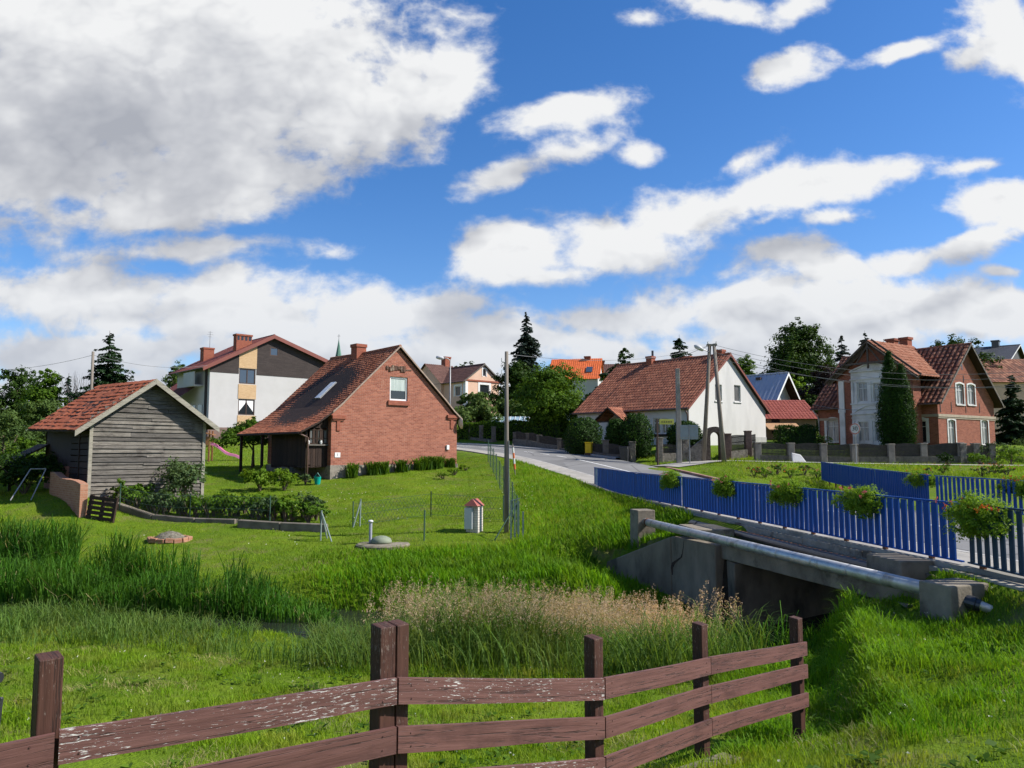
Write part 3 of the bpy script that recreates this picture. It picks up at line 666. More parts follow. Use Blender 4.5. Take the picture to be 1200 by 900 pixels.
    st.append(blades(x, y, h, np.full(len(x), .007), .12, rng, z=z, seg=1, wind=(.06, .03)))
    tip = st[0][0].reshape(-1, 3, 3)[:, 2]
    m = 34; C = np.repeat(tip, m, 0); k = len(C); f = rng.random(k); ang = rng.uniform(0, 2 * np.pi, k); rr = .085 * (1 - f * .75) * np.sqrt(rng.random(k))
    C = C + np.stack([np.cos(ang) * rr + .07 * (f - .4) , np.sin(ang) * rr, -.26 + .30 * f], 1)
    V, Q = leaf_quads(C, unit(rng.normal(size=(k, 3))), .036 * rng.uniform(.6, 1.3, k), rng, .26, 0)
    put('plume_grass', [(V, [Q])], LG_PLUME, 'beige feathery seed plumes of tall grass before the bridge'); put('plume_stems', st, LG_SEDGE, 'thin stems of the beige plumed grass')

# ------------------------------------------------------------------ trees and shrubs
BARK = mottled('bark', (.07, .05, .035), (.14, .11, .08), 9, .95, .6)
LF = {
 'dark': leaf_mat('leaf_dark', (.022, .052, .009), (.055, .10, .016), (.03, .06, .010), .28),
 'mid': leaf_mat('leaf_mid', (.055, .12, .011), (.12, .21, .02), (.05, .10, .012), .36),
 'light': leaf_mat('leaf_light', (.10, .20, .015), (.19, .31, .03), (.09, .15, .02), .38),
 'grey': leaf_mat('leaf_grey', (.065, .115, .028), (.13, .19, .055), (.055, .10, .025), .34),
 'spruce': leaf_mat('needle_spruce', (.012, .034, .014), (.034, .068, .026), None, .12),
 'blue': leaf_mat('needle_blue', (.022, .04, .034), (.06, .085, .075), None, .12),
 'hedge': leaf_mat('leaf_hedge', (.02, .055, .01), (.055, .11, .018), (.02, .05, .01), .25),
 'thuja': leaf_mat('leaf_thuja', (.018, .05, .01), (.05, .105, .016), (.025, .06, .01), .22),
 'yellow': leaf_mat('leaf_yellow', (.12, .22, .015), (.24, .34, .03), None, .4),
 'purple': leaf_mat('leaf_purple', (.02, .014, .014), (.045, .028, .026), None, .2),
 'sage': leaf_mat('leaf_sage', (.08, .13, .045), (.17, .23, .09), (.07, .11, .04), .32),
 'planter': leaf_mat('leaf_planter', (.13, .25, .02), (.24, .38, .04), (.12, .20, .03), .45, 2.5),
 'flower': leaf_mat('flower_red', (.55, .06, .02), (.8, .17, .06), None, .3),
 'pink': leaf_mat('flower_pink', (.6, .12, .16), (.75, .25, .3), None, .3)}
def lobes_leaves(lobes, n, size, rng, clump=.26, per=26):
    """leaf clumps over and inside ellipsoid lobes (cx,cy,cz,rx,ry,rz)"""
    C = []; N = []; vol = np.array([l[3] * l[4] + l[4] * l[5] + l[3] * l[5] for l in lobes]); vol = vol / vol.sum()
    for l, f in zip(lobes, vol):
        k = max(3, int(n * f / per)); d = unit(rng.normal(size=(k, 3))); d[:, 2] = np.where(d[:, 2] < -.55, -d[:, 2] * .6, d[:, 2])
        r = np.where(rng.random(k) < .75, rng.uniform(.8, 1.08, k), rng.uniform(.3, .8, k))
        cc = np.array(l[:3]) + d * np.array(l[3:6]) * r[:, None]; cs = clump * np.mean(l[3:6]) * rng.uniform(.55, 1.35, k)
        for c, s_, dd in zip(cc, cs, d):
            m = int(per * rng.uniform(.5, 1.5)); e = unit(rng.normal(size=(m, 3))) * (rng.random(m) ** .45)[:, None] * s_ * np.array([1, 1, .75])
            C.append(c + e); N.append(unit(e * .8 / s_ + dd * .7 + np.array([0, 0, .5]) + rng.normal(size=(m, 3)) * .55))
    C = np.concatenate(C); N = np.concatenate(N)
    return leaf_quads(C, N, size * rng.uniform(.6, 1.35, len(C)), rng, .62, .3)
def crown_mesh(name, lobes, n, size, mat, parent, rng, **kw):
    V, Q = lobes_leaves(lobes, n, size, rng, **kw); return fast_mesh(name, V, [Q], MATS[mat] if mat in MATS else LF[mat], parent)
def leafy_tree(name, label, X, Y, H, lobes, mat, n=5000, size=.3, trunk=.22, seed=1, group=None, zb=None, cat='tree', nb=7):
    """lobes relative to tree base; limbs run from the trunk into the lobes"""
    rng = np.random.default_rng(seed); rnd = random.Random(seed); zb = T(X, Y) if zb is None else zb
    o = thing(name, label, cat, (X, Y, zb), 0, group)
    mb = MB(); th = H * .55; p = [Vector((0, 0, -.2))]; rr = [trunk * 1.25]
    for i in range(1, 6): p.append(Vector((rnd.uniform(-.06, .06) * H * .3, rnd.uniform(-.06, .06) * H * .3, th * i / 5))); rr.append(trunk * (1 - .14 * i))
    mb.tube(p, rr, 8)
    for l in (lobes * 3)[:nb]:
        a = p[rnd.randint(2, 5)]; e = Vector(l[:3]) + Vector((rnd.uniform(-.5, .5) * l[3], rnd.uniform(-.5, .5) * l[4], rnd.uniform(-.3, .6) * l[5])); mid = a.lerp(e, .5) + Vector((0, 0, -.08 * H * rnd.random()))
        mb.tube([a, mid, e], [trunk * .45, trunk * .28, trunk * .08], 6)
    mb.build('trunk', BARK, o, smooth=True); crown_mesh('crown', lobes, int(n * 2.4), size * .78, mat, o, rng, clump=.30, per=34); return o
def blob_lobes(w, d, z0, z1, k, rnd):
    """a crown outline from k overlapping lobes inside a rough egg"""
    out = []; h = z1 - z0
    for i in range(k):
        a = rnd.uniform(0, 6.28); f = rnd.random(); r = math.sqrt(rnd.random()) * (.62 - .38 * f); s = rnd.uniform(.24, .40)
        out.append((w * .5 * r * 1.5 * math.cos(a), d * .5 * r * 1.5 * math.sin(a), z0 + h * (.22 + .58 * f), w * s * (1.08 - .4 * f), d * s * (1.08 - .4 * f), h * rnd.uniform(.17, .26)))
    return out
def conifer(name, label, X, Y, H, rad, mat, seed=1, layers=26, droop=.35, size=.35, zb=None, sparse=1.0, group=None, column=.0, per=9):
    rng = np.random.default_rng(seed); zb = T(X, Y) if zb is None else zb
    o = thing(name, label, 'tree', (X, Y, zb), 0, group); mb = MB(); mb.tube([(0, 0, -.2), (0, 0, H * .5), (0, 0, H * .99)], [H * .018, H * .011, .012], 7)
    C = []; N = []; S = []
    for i in range(layers):
        f = (i + rng.uniform(-.8, .8)) / layers; f = min(max(f, 0), .985); z = H * (.06 + .92 * f); R0 = rad * ((1 - f) ** .85 * (1 - column) + column * min(1, (1 - f) * 3.2)) * rng.uniform(.72, 1.15) + .12
        nb = max(4, int((11 - 5 * f) * sparse))
        for a in rng.uniform(0, 6.283, nb):
            L = R0 * rng.uniform(.6, 1.12); m = max(10, int(L * per * 2.6 * sparse) + 8); tt = rng.random(m) ** .7
            z = H * (.06 + .92 * f) + rng.normal(0, .016) * H
            d = np.array([math.cos(a), math.sin(a)]); side = np.array([-d[1], d[0]]); sw = rng.normal(0, 1, m) * .20 * L * (1 - tt * .6)
            zz = z - droop * L * tt ** 1.3 + .12 * L * tt ** 4 - np.abs(sw) * .35 - rng.random(m) * .1 * L
            C.append(np.stack([d[0] * tt * L + side[0] * sw, d[1] * tt * L + side[1] * sw, zz], 1))
            N.append(unit(np.stack([d[0] * .4 + rng.normal(0, .4, m), d[1] * .4 + rng.normal(0, .4, m), np.full(m, .8)], 1))); S.append(np.full(m, size * (1.15 - .6 * f)))
            mb.tube([(0, 0, z), (d[0] * L * .8, d[1] * L * .8, z - droop * L * .75)], [.03 * (1.2 - f), .008], 4)
    C = np.concatenate(C); V, Q = leaf_quads(C, np.concatenate(N), np.concatenate(S) * rng.uniform(.6, 1.3, len(C)), rng, .42, .5)
    mb.build('trunk', BARK, o); fast_mesh('crown', V, [Q], LF[mat], o); return o
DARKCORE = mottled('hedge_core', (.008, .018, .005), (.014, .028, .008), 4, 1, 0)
def shell_leaves(pts, nor, n, size, rng, jit):
    i = rng.integers(0, len(pts), n); C = pts[i] + nor[i] * (rng.normal(0, jit, n))[:, None] + rng.normal(0, jit * .5, (n, 3))
    return leaf_quads(C, unit(nor[i] + rng.normal(0, .6, (n, 3))), size * rng.uniform(.6, 1.3, n), rng, .6, .3)
def clipped(name, label, cat, X, Y, shape, dims, mat='hedge', n=4000, size=.12, rz=0, seed=1, zb=None, group=None):
    """clipped greenery: box / globe / cone, a dark twig core under a leaf skin"""
    rng = np.random.default_rng(seed); zb = T(X, Y) if zb is None else zb; w, d, h = dims
    o = thing(name, label, cat, (X, Y, zb), rz, group); k = 6000
    if shape == 'box':
        pts = rng.uniform(-.5, .5, (k, 3)); ar = np.array([d * h, w * h, w * d]); ax = rng.choice(3, k, p=ar / ar.sum()); sg = np.where(rng.random(k) < .5, -.5, .5); sg = np.where(ax == 2, .5, sg)
        pts[np.arange(k), ax] = sg; nor = np.zeros((k, 3)); nor[np.arange(k), ax] = np.sign(sg); pts[:, 2] += .5
        pts = pts * np.array([w, d, h]); bump_ = .06 * np.sin(pts[:, 0] * 2.1 + seed) + .05 * np.sin(pts[:, 0] * 5.3 + pts[:, 2] * 3); pts = pts + nor * bump_[:, None]
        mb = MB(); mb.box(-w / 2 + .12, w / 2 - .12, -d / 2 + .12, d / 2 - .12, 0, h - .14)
    else:
        th = rng.uniform(0, 6.283, k); f = rng.random(k)
        if shape == 'globe': prof = lambda q: (np.sqrt(np.clip(1 - np.abs(2 * q - .85) ** 2.4 / 1.5, .0, 1)) * (1 - .0 * q))
        else: prof = lambda q: np.clip(np.minimum(.72 + q * 1.2, 1) * (1 - np.clip(q - .25, 0, 1) ** 1.7 / .62), .03, 1)
        r = prof(f); pts = np.stack([np.cos(th) * r * w / 2, np.sin(th) * r * d / 2, f * h], 1)
        pts[:, :2] *= (1 + .07 * np.sin(th * 3 + f * 9 + seed) + .05 * np.sin(th * 7 - f * 14))[:, None]
        nor = unit(np.stack([np.cos(th), np.sin(th), (f - .4) * 1.2], 1))
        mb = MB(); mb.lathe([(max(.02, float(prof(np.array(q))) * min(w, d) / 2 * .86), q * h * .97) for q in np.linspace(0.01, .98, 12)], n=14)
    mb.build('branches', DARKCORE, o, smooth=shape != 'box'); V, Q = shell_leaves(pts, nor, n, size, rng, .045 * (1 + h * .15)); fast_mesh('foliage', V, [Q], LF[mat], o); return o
def shrub(name, label, X, Y, w, d, h, mat, n=900, size=.12, seed=1, group=None, zb=None, cat='shrub', stems=6):
    rng = np.random.default_rng(seed); rnd = random.Random(seed); zb = T(X, Y) if zb is None else zb
    o = thing(name, label, cat, (X, Y, zb), 0, group); mb = MB(); lob = []
    for i in range(stems):
        a = rnd.uniform(0, 6.28); r = rnd.uniform(.1, .32); z = h * rnd.uniform(.35, .7); lob.append((w * r * math.cos(a), d * r * math.sin(a), z, w * rnd.uniform(.2, .34), d * rnd.uniform(.2, .34), h * rnd.uniform(.2, .34)))
        mb.tube([(0, 0, -.05), (w * r * .5 * math.cos(a), d * r * .5 * math.sin(a), z * .6), (w * r * math.cos(a), d * r * math.sin(a), z)], [.03, .02, .008], 5)
    mb.build('stem', BARK, o); crown_mesh('foliage', lob, n, size, mat, o, rng, clump=.4, per=16); return o
def strap_plant(name, label, X, Y, r, h, mat, n=70, seed=1, group=None, wd=.07):
    """a clump of long arching leaves"""
    rng = np.random.default_rng(seed); z = T(X, Y); a = rng.uniform(0, 6.283, n)
    x = rng.normal(0, r * .22, n); y = rng.normal(0, r * .22, n)
    V, Fs = blades(x, y, h * rng.uniform(.55, 1.05, n), np.full(n, wd), r / h * .75, rng, z=np.zeros(n), seg=3)
    o = fast_mesh(name, V, Fs, LF[mat]); o.location = (X, Y, z); tag(o, label, 'plant', group); return o

# ------------------------------------------------------------------ bridge, pipes, railings
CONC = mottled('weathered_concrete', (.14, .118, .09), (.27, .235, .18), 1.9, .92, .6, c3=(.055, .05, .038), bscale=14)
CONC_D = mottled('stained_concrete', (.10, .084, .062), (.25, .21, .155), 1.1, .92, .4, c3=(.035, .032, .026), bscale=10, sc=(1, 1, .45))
STEEL = mottled('zinc_pipe', (.44, .44, .43), (.60, .60, .58), 5, .45, .06, metal=.6, c3=(.30, .28, .25))
BLACKP = mottled('black_pipe', (.016, .017, .02), (.034, .036, .042), 6, .32, .05, spec=.55)
RUST = mottled('rusty_steel', (.16, .065, .03), (.28, .125, .06), 8, .85, .3, c3=(.09, .04, .025))
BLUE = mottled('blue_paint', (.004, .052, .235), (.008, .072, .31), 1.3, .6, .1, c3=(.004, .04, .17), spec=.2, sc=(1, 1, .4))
BLUE_SHADED = mottled('shaded_blue_paint', (.006, .03, .055), (.008, .042, .09), 1.3, .55, .06, c3=(.018, .035, .04), spec=.3, sc=(1, 1, .4))  # darker copy of the railing blue, shade on the end stretch put into the colour
BLUE_F = mottled('faded_blue_paint', (.10, .20, .38), (.34, .40, .46), 5, .7, .15)
def RX(y): return 8.94 - .14 * y
br = thing('road_bridge', 'small concrete road bridge over the stream under the blue railings', 'bridge', (8.5, 15.5, -1.9))
def bb(name, mb, mat, **k): return mb.build(name, mat, br, loc=-br.location, **k)
mb = MB()   # deck slab under the road with the strip that carries the railing
mb.hexa([(RX(12.6) - .32, 12.6, -.42), (16.2, 12.6, -.42), (15.4, 19.0, -.42), (RX(19) - .32, 19.0, -.42), (RX(12.6) - .32, 12.6, -.1), (16.2, 12.6, -.1), (15.4, 19, -.1), (RX(19) - .32, 19, -.1)])
bb('deck', mb, CONC)
mb = MB(); N = 26
for i in range(N):   # rail kerb in cast lengths, from the far bend of the railing to the right edge
    y0 = 6.0 + (34.5 - 6.0) * i / N; y1 = 6.0 + (34.5 - 6.0) * (i + 1) / N - .015
    X0 = RX(max(y0, 12.4)) + (.02 if y0 < 12.4 else 0); X1 = RX(max(y1, 12.4)); j = random.uniform(-.012, .012)
    mb.hexa([(X0 - .26 + j, y0, -.5), (X0 + .55, y0, -.5), (X1 + .55, y1, -.5), (X1 - .26 + j, y1, -.5), (X0 - .24 + j, y0, .03 + j), (X0 + .55, y0, .045), (X1 + .55, y1, .045), (X1 - .24 + j, y1, .03 + j)])
bb('rail_kerb', mb, mottled('pale_kerb_concrete', (.20, .18, .145), (.34, .31, .25), 2.2, .95, .6, c3=(.10, .085, .065), bscale=16), bevel=.012)
PB = lambda y: 3.78 + .223 * (21.6 - y)   # plan line of the silver pipe
mb = MB(); A = Vector((PB(18.2) + .3, 18.2, 0)); B = Vector((PB(12.0) + .34, 12.0, 0))
mb.hexa([(A.x, A.y, -.58), (B.x, B.y, -.53), (B.x + .45, B.y, -.53), (A.x + .45, A.y, -.58), (A.x, A.y, -.24), (B.x, B.y, -.20), (B.x + .45, B.y, -.20), (A.x + .45, A.y, -.24)])
bb('beam', mb, CONC, bevel=.015)
mb = MB(); mb.hexa([(A.x + .46, A.y, -.56), (B.x + .46, B.y, -.52), (RX(B.y) - .3, B.y, -.5), (RX(A.y) - .3, A.y, -.5), (A.x + .46, A.y, -.40), (B.x + .46, B.y, -.36), (RX(B.y) - .3, B.y, -.36), (RX(A.y) - .3, A.y, -.40)])
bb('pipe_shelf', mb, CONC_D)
mb = MB()   # left abutment, wing wall with sloping coping, right abutment
def wallrun(P, th, zb):
    for (a, za), (b_, zb_) in zip(P[:-1], P[1:]):
        a = Vector(a); b_ = Vector(b_); d = (b_ - a).normalized(); n = Vector((-d.y, d.x)) * th
        mb.hexa([(a.x, a.y, zb), (b_.x, b_.y, zb), (b_.x + n.x, b_.y + n.y, zb), (a.x + n.x, a.y + n.y, zb), (a.x, a.y, za), (b_.x, b_.y, zb_), (b_.x + n.x, b_.y + n.y, zb_), (a.x + n.x, a.y + n.y, za)])
W0, W1, W2 = (2.72, 22.5), (4.05, 19.9), (4.70, 18.05)
wallrun([(W0, -1.27), (W1, -.27)], .36, -2.6); wallrun([((4.06, 19.88), -.26), (W2, -.26)], .38, -2.6)
mb.v = [tuple(p) for p in mb.v]
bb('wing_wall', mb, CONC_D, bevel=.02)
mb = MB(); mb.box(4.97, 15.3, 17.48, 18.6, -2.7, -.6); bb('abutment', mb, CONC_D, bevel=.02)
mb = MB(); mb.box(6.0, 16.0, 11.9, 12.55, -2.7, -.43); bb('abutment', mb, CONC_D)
mb = MB(); mb.hexa([(4.55, 19.2, -.5), (5.5, 19.2, -.5), (5.35, 20.6, -.5), (4.4, 20.6, -.5), (4.55, 19.2, -.02), (5.5, 19.2, -.02), (5.35, 20.6, -.02), (4.4, 20.6, -.02)]); bb('bearing_block', mb, CONC, bevel=.02)
# spalled crack on the wing wall: a ragged recess rim in darker and brick-toned chips
mb = MB(); d = (Vector((*W2, 0)) - Vector((*W1, 0))).normalized(); nrm = Vector((-d.y, d.x, 0)) * -1
nrm = Vector((d.y, -d.x, 0)) if Vector((d.y, -d.x, 0)).y < 0 else Vector((-d.y, d.x, 0))
pth = [(.30, -.28, .02), (.26, -.45, .03), (.21, -.62, .04), (.16, -.72, .07), (-.05, -.83, .12), (-.22, -.92, .16), (-.30, -1.05, .10), (-.28, -1.22, .05)]
for (a, z, w), (a2, z2, w2) in zip(pth[:-1], pth[1:]):
    o0 = Vector((*W1, 0)) + d * (a + .35) + nrm * .004; o1 = Vector((*W1, 0)) + d * (a2 + .35) + nrm * .004
    mb.face([o0 + Vector((0, 0, z)) - d * w * .5, o0 + Vector((0, 0, z)) + d * w * .5, o1 + Vector((0, 0, z2)) + d * w2 * .5, o1 + Vector((0, 0, z2)) - d * w2 * .5])
bb('crack', mb, mottled('crack_dark', (.02, .017, .015), (.07, .04, .03), 12, 1, .6))

def block(name, label, c, dims, rz, zb, taper=.96, mat=CONC):
    o = MB(); x, y, z = dims; P = []
    for zz, k in ((0, 1), (z, taper)):
        for i, j in ((-1, -1), (1, -1), (1, 1), (-1, 1)): P.append((i * x / 2 * k, j * y / 2 * k, zz))
    o.hexa(P); b_ = o.build(name, mat, None, (c[0], c[1], zb), bevel=.022, rz=rz, seg=2); return tag(b_, label, 'concrete block', 'concrete pipe blocks beside the bridge')
block('concrete_block', 'tall grey concrete pillar holding the far end of the silver pipe', (3.72, 22.15), (.55, .6, 1.3), R(13), -1.05)
block('concrete_block', 'square grey concrete block on the grass where the silver pipe ends', (6.40, 11.34), (.78, .56, .98), R(20), -.96)
block('concrete_block', 'low flat concrete block at the near end of the black pipe', (6.62, 13.35), (.62, 1.0, .55), R(8), -.45)
def pipe(name, label, pts, rad, mat, cat='pipe'):
    o = thing(name, label, cat, pts[0]); q = [Vector(p) - Vector(pts[0]) for p in pts]
    mb = MB(); mb.tube(q, rad, 20); mb.build('pipe_body', mat, o, smooth=False); return o, q
o, q = pipe('silver_pipe', 'long silver insulated pipe crossing the stream along the bridge', [(3.72, 22.0, at(758, 611, 22.0).z), (6.14, 11.35, at(1068, 692, 11.4).z)], .105, STEEL)
for c in o.children: 
    for p in c.data.polygons: p.use_smooth = len(p.vertices) == 4
for i in range(1, 11):
    p = q[0].lerp(q[1], i / 11 + .01 * math.sin(i * 5)); d = (q[1] - q[0]).normalized(); mb = MB(); mb.tube([p - d * .025, p + d * .025], .1085, 20); mb.build('joint_band', mottled('band_zinc', (.40, .41, .41), (.46, .47, .47), 6, .45, .05, metal=.7), o)
mb = MB(); d = (q[1] - q[0]).normalized(); mb.tube([q[0] + d * .29, q[0] + d * .36], .116, 16); mb.build('end_seal', RUST, o)
zpe = at(1125, 708, 11.15).z
o, q = pipe('pipe_stub', 'short silver pipe end with black collar leaving the concrete block', [(6.40, 11.14, zat(11.1, 704)), (6.56, 10.97, zat(10.97, 710)), (6.70, 10.9, zat(10.9, 716)), (6.80, 10.86, zat(10.86, 724))], [.068, .068, .06, .05], STEEL)
mb = MB(); mb.tube([q[0], q[0].lerp(q[1], .75), q[0].lerp(q[1], .78), q[0].lerp(q[1], 1.0)], [.105, .105, .088, .088], 16); mb.build('collar', BLACKP, o)
o, q = pipe('black_pipe', 'thick black pipe lying between the silver pipe and blue railing', [(5.15, 22.2, -.17), (5.4, 21, -.17), (6.5, 13.8, -.2)], .11, BLACKP)
mb = MB(); mb.tube([(0, 0, 0), (.08, -.4, .0)], .125, 16); mb.build('collar', BLACKP, o)
mb = MB(); mb.bar((RX(20.8) - .42, 20.8, -.10), (RX(13.9) - .42, 13.9, -.12), .10, .012); mb.bar((RX(20.8) - .38, 20.8, -.14), (RX(13.9) - .38, 13.9, -.16), .012, .09)
tag(mb.build('steel_angle', RUST, None, (0, 0, .0)), 'rusty steel angle running beside the black pipe', 'steel bar')

PICK = {}
def picket_mesh(w, dpt, h, mat):
    k = (w, dpt, round(h, 2), mat.name)
    if k not in PICK:
        mb = MB(); mb.box(-dpt / 2, dpt / 2, -w / 2, w / 2, 0, h); o = mb.build('picket', mat, bevel=.004); PICK[k] = o.data; bpy.data.objects.remove(o)
    return PICK[k]
def railing(label, P, step, w, dpt, mat, group, posts=1.27, zb=.13, zt=1.05, maxp=100, faded=0, skip=None):
    """flat upright strips between two flat rails on short feet; P = plan points with z"""
    D = np.array(P, float); L = np.r_[0, np.cumsum(np.linalg.norm(np.diff(D[:, :2], axis=0), axis=1))]
    o = thing('bridge_railing', label, 'railing', P[0], 0, group); P0 = Vector(P[0])
    def pos(s): return Vector([np.interp(s, L, D[:, i]) for i in range(3)]) - P0
    def ang(s): a = pos(min(s + .05, L[-1])); b_ = pos(max(s - .05, 0)); return math.atan2(-(a - b_).x, (a - b_).y)
    mb = MB()
    for a, b_ in zip(L[:-1], L[1:]): mb.bar(pos(a) + Vector((0, 0, zt)), pos(b_) + Vector((0, 0, zt)), .055, .03)
    mb.build('top_rail', mat, o, bevel=.004)
    mb = MB()
    for a, b_ in zip(L[:-1], L[1:]): mb.bar(pos(a) + Vector((0, 0, zb)), pos(b_) + Vector((0, 0, zb)), .05, .025)
    mb.build('bottom_rail', mat, o)
    n = int(L[-1] / step); me = picket_mesh(w, dpt, zt - zb - .035, mat)
    for i in range(min(n, maxp)):
        s = (i + .5) * step; c = bpy.data.objects.new('picket', me if not (faded and i in (1, 2)) else picket_mesh(w, dpt, zt - zb - .035, BLUE_F)); COL.objects.link(c); c.parent = o
        c.location = pos(s) + Vector((random.uniform(-.003, .003), 0, zb + .014)); c.rotation_euler = (random.uniform(-.008, .008), random.uniform(-.012, .012), ang(s) + random.uniform(-.04, .04))
    s = .35; first = None
    while s < L[-1]:
        if first is None:
            mb = MB(); mb.box(-.03, .03, -.045, .045, -.12, zb - .014); first = mb.build('foot', RUST, o); c = first
        else: c = first.copy(); COL.objects.link(c)
        c.location = pos(s); c.rotation_euler = (0, 0, ang(s)); s += posts
    return o
GR = 'blue railings along the two sides of the bridge'
railing('far stretch of the near blue railing with a pale faded strip at its end', [(3.86, 36.2, .1), (RX(30), 30, .03), (RX(24.9), 24.9, .03)], .2, .138, .040, BLUE, GR, faded=3)
railing('middle stretch of the near blue railing above the pipes', [(RX(24.85), 24.85, .03), (RX(18), 18, .03), (RX(12.45), 12.45, .02)], .2, .132, .038, BLUE, GR)
railing('darker end stretch of the near blue railing beside the square concrete block', [(RX(12.35) + .02, 12.35, .02), (7.26, 10.8, .02), (7.3, 7.5, .03)], .19, .095, .03, BLUE_SHADED, GR)
railing('far blue railing across the road splaying out towards the lane', [(16.1, 40.2, .30), (14.9, 33, .15), (13.75, 25.4, .06)], .2, .132, .038, BLUE, GR)
railing('near end of the blue railing across the road with wide gaps', [(13.78, 25.2, .06), (14.1, 20, .04), (14.9, 13, .02)], .22, .11, .032, BLUE, GR)
for o_ in [o for o in COL.objects if o.name.startswith('picket')]: pass
def planter(label, X, Y, z, rz, L=.95, hgt=.5, seed=1, fl=7, fmat='pink'):
    rng = np.random.default_rng(seed); rnd = random.Random(seed)
    o = thing('flower_planter', label, 'planter', (X, Y, z), rz, 'flower planters hanging on the blue railings'); mb = MB()
    P = [(-.09, -L * .42, 0), (.09, -L * .42, 0), (.09, L * .42, 0), (-.09, L * .42, 0), (-.12, -L * .45, .19), (.12, -L * .45, .19), (.12, L * .45, .19), (-.12, L * .45, .19)]
    mb.hexa(P); mb.build('planter_box', mottled('planter_green', (.02, .05, .02), (.03, .07, .03), 4, .6, .05), o, bevel=.008)
    lob = [(rnd.uniform(-.1, .06), (i / 8 - .5) * L * .94, rnd.uniform(.20, .36) - .16 * abs(i / 4 - 1) ** 2, .23, .17, hgt * rnd.uniform(.46, .60)) for i in range(9)] + [(-.16, rnd.uniform(-.36, .36) * L, .05, .15, .18, .26) for _ in range(4)]
    crown_mesh('foliage', lob, 9000, .038, 'planter', o, rng, clump=.42, per=22)
    C = []; 
    for k in range(fl):
        c = np.array([rng.normal(0, .14), rng.uniform(-.56, .56) * L, 0]); c[2] = .30 + hgt * .5 * math.sqrt(max(.05, 1 - (c[1] / (.62 * L)) ** 2)) * rng.uniform(.1, 1.0); c[0] = -abs(c[0]) - .08; C.append(c + rng.normal(0, .017, (9, 3)))
    C = np.concatenate(C); V, Q = leaf_quads(C, unit(rng.normal(size=C.shape)), .034 * rng.uniform(.7, 1.3, len(C)), rng, .8, .3); fast_mesh('blossoms', V, [Q], LF[fmat], o)
    return o
for lab, px, Yp, sd_, side in [('planter with few red blossoms nearest the far end of the near railing', 782, 25.6, 3, 0), ('planter with orange red blossoms in front of the leaning pole pair', 841, 21.4, 4, 0), ('planter with sparse blossoms in front of the villa fence and pale stone', 912, 17.9, 5, 0), ('planter before the pale end of the far railing with pink red blossoms', 1010, 15.05, 6, 0)]:
    planter(lab, RX(Yp) - .02, Yp, .74, .139, seed=sd_, L=1.08, hgt=.42)
planter('big planter in bloom on the dark railing stretch near the square block', 7.22, 11.93, .66, .0, 1.02, .62, seed=8, fl=13, fmat='flower')
planter('planter of yellow green leaves on the far railing left of its gap', 14.0, 26.2, .78, .12, 1.5, .4, seed=9, fl=6)
planter('planter of red blossoms on the far railing at the right edge', 14.15, 21.6, .72, -.1, 1.5, .5, seed=10, fl=16, fmat='flower')

# ------------------------------------------------------------------ brown plank fence in front
BOARD = wood_mat('brown_board', (.088, .040, .035), (.165, .080, .070), (.070, .033, .029), .6, peel=(.62, .59, .55), peelamt=.0)
BOARDP = wood_mat('peeling_board', (.095, .044, .039), (.172, .085, .075), None, .6, peel=(.66, .63, .59), peelamt=.95)
POSTM = wood_mat('brown_post', (.06, .026, .018), (.10, .044, .031), (.042, .018, .014), .65, stretch=(14, 1, 1), peel=(.5, .42, .36), peelamt=.25)
fe = thing('plank_fence', 'brown plank fence with peeling white paint flecks in front of the stream', 'fence', (-.68, 4.3, -.3))
Wl = -fe.location
FP = [(-1.975, 3.4), (-.632, 4.3), (.615, 5.4), (1.645, 6.62), (3.05, 8.25)]
PXT = [(55, 768), (458, 731), (696, 747), (821, 731), (934, 724)]
FROWS = [[(855, 961), (794, 850, 908), (794.5, 839.5, 886.5), (770, 803, 841.5), (752.5, 779, 812)],]
top = [FROWS[0][0][0]] + [r[0] for r in FROWS[0][1:]]
def zrow(i, k):
    py = FROWS[0][i][k] if k < len(FROWS[0][i]) else None
    return zat(FP[i][1], py)
Z = [[zat(FP[0][1], 856), zat(FP[0][1], 856) - .27, zat(FP[0][1], 856) - .54]] + [[zat(FP[i][1], FROWS[0][i][k]) for k in range(3)] for i in range(1, 5)]
dirs = (Vector((3.08 + 2.06, 8.25 - 3.4, 0))).normalized(); fn = Vector((dirs.y, -dirs.x, 0))
ang0 = math.atan2(dirs.y, dirs.x)
def fpost(i, off, w, zt, d=.1):
    x, y = FP[i]; c = Vector((x, y, 0)) + dirs * off - fn * .075; zb_ = T(c.x, c.y) - .3; mb = MB(); h = zt - zb_
    mb.hexa([(-w / 2, -d / 2, 0), (w / 2, -d / 2, 0), (w / 2, d / 2, 0), (-w / 2, d / 2, 0), (-w / 2, -d / 2, h - .012), (w / 2, -d / 2, h - .012), (w / 2, d / 2, h), (-w / 2, d / 2, h)])
    o = mb.build('post', POSTM, fe, Vector((c.x, c.y, zb_)) + Wl, bevel=.006, seg=2); o.rotation_euler = (0, 0, ang0 + random.uniform(-.04, .04)); return o
fpost(0, 0, .095, zat(3.4, 770)); fpost(1, -.035, .10, zat(4.3, 732)); fpost(1, .063, .082, zat(4.35, 730)); fpost(2, 0, .09, zat(5.4, 747)); fpost(3, 0, .09, zat(6.62, 731)); fpost(4, 0, .10, zat(8.25, 724))
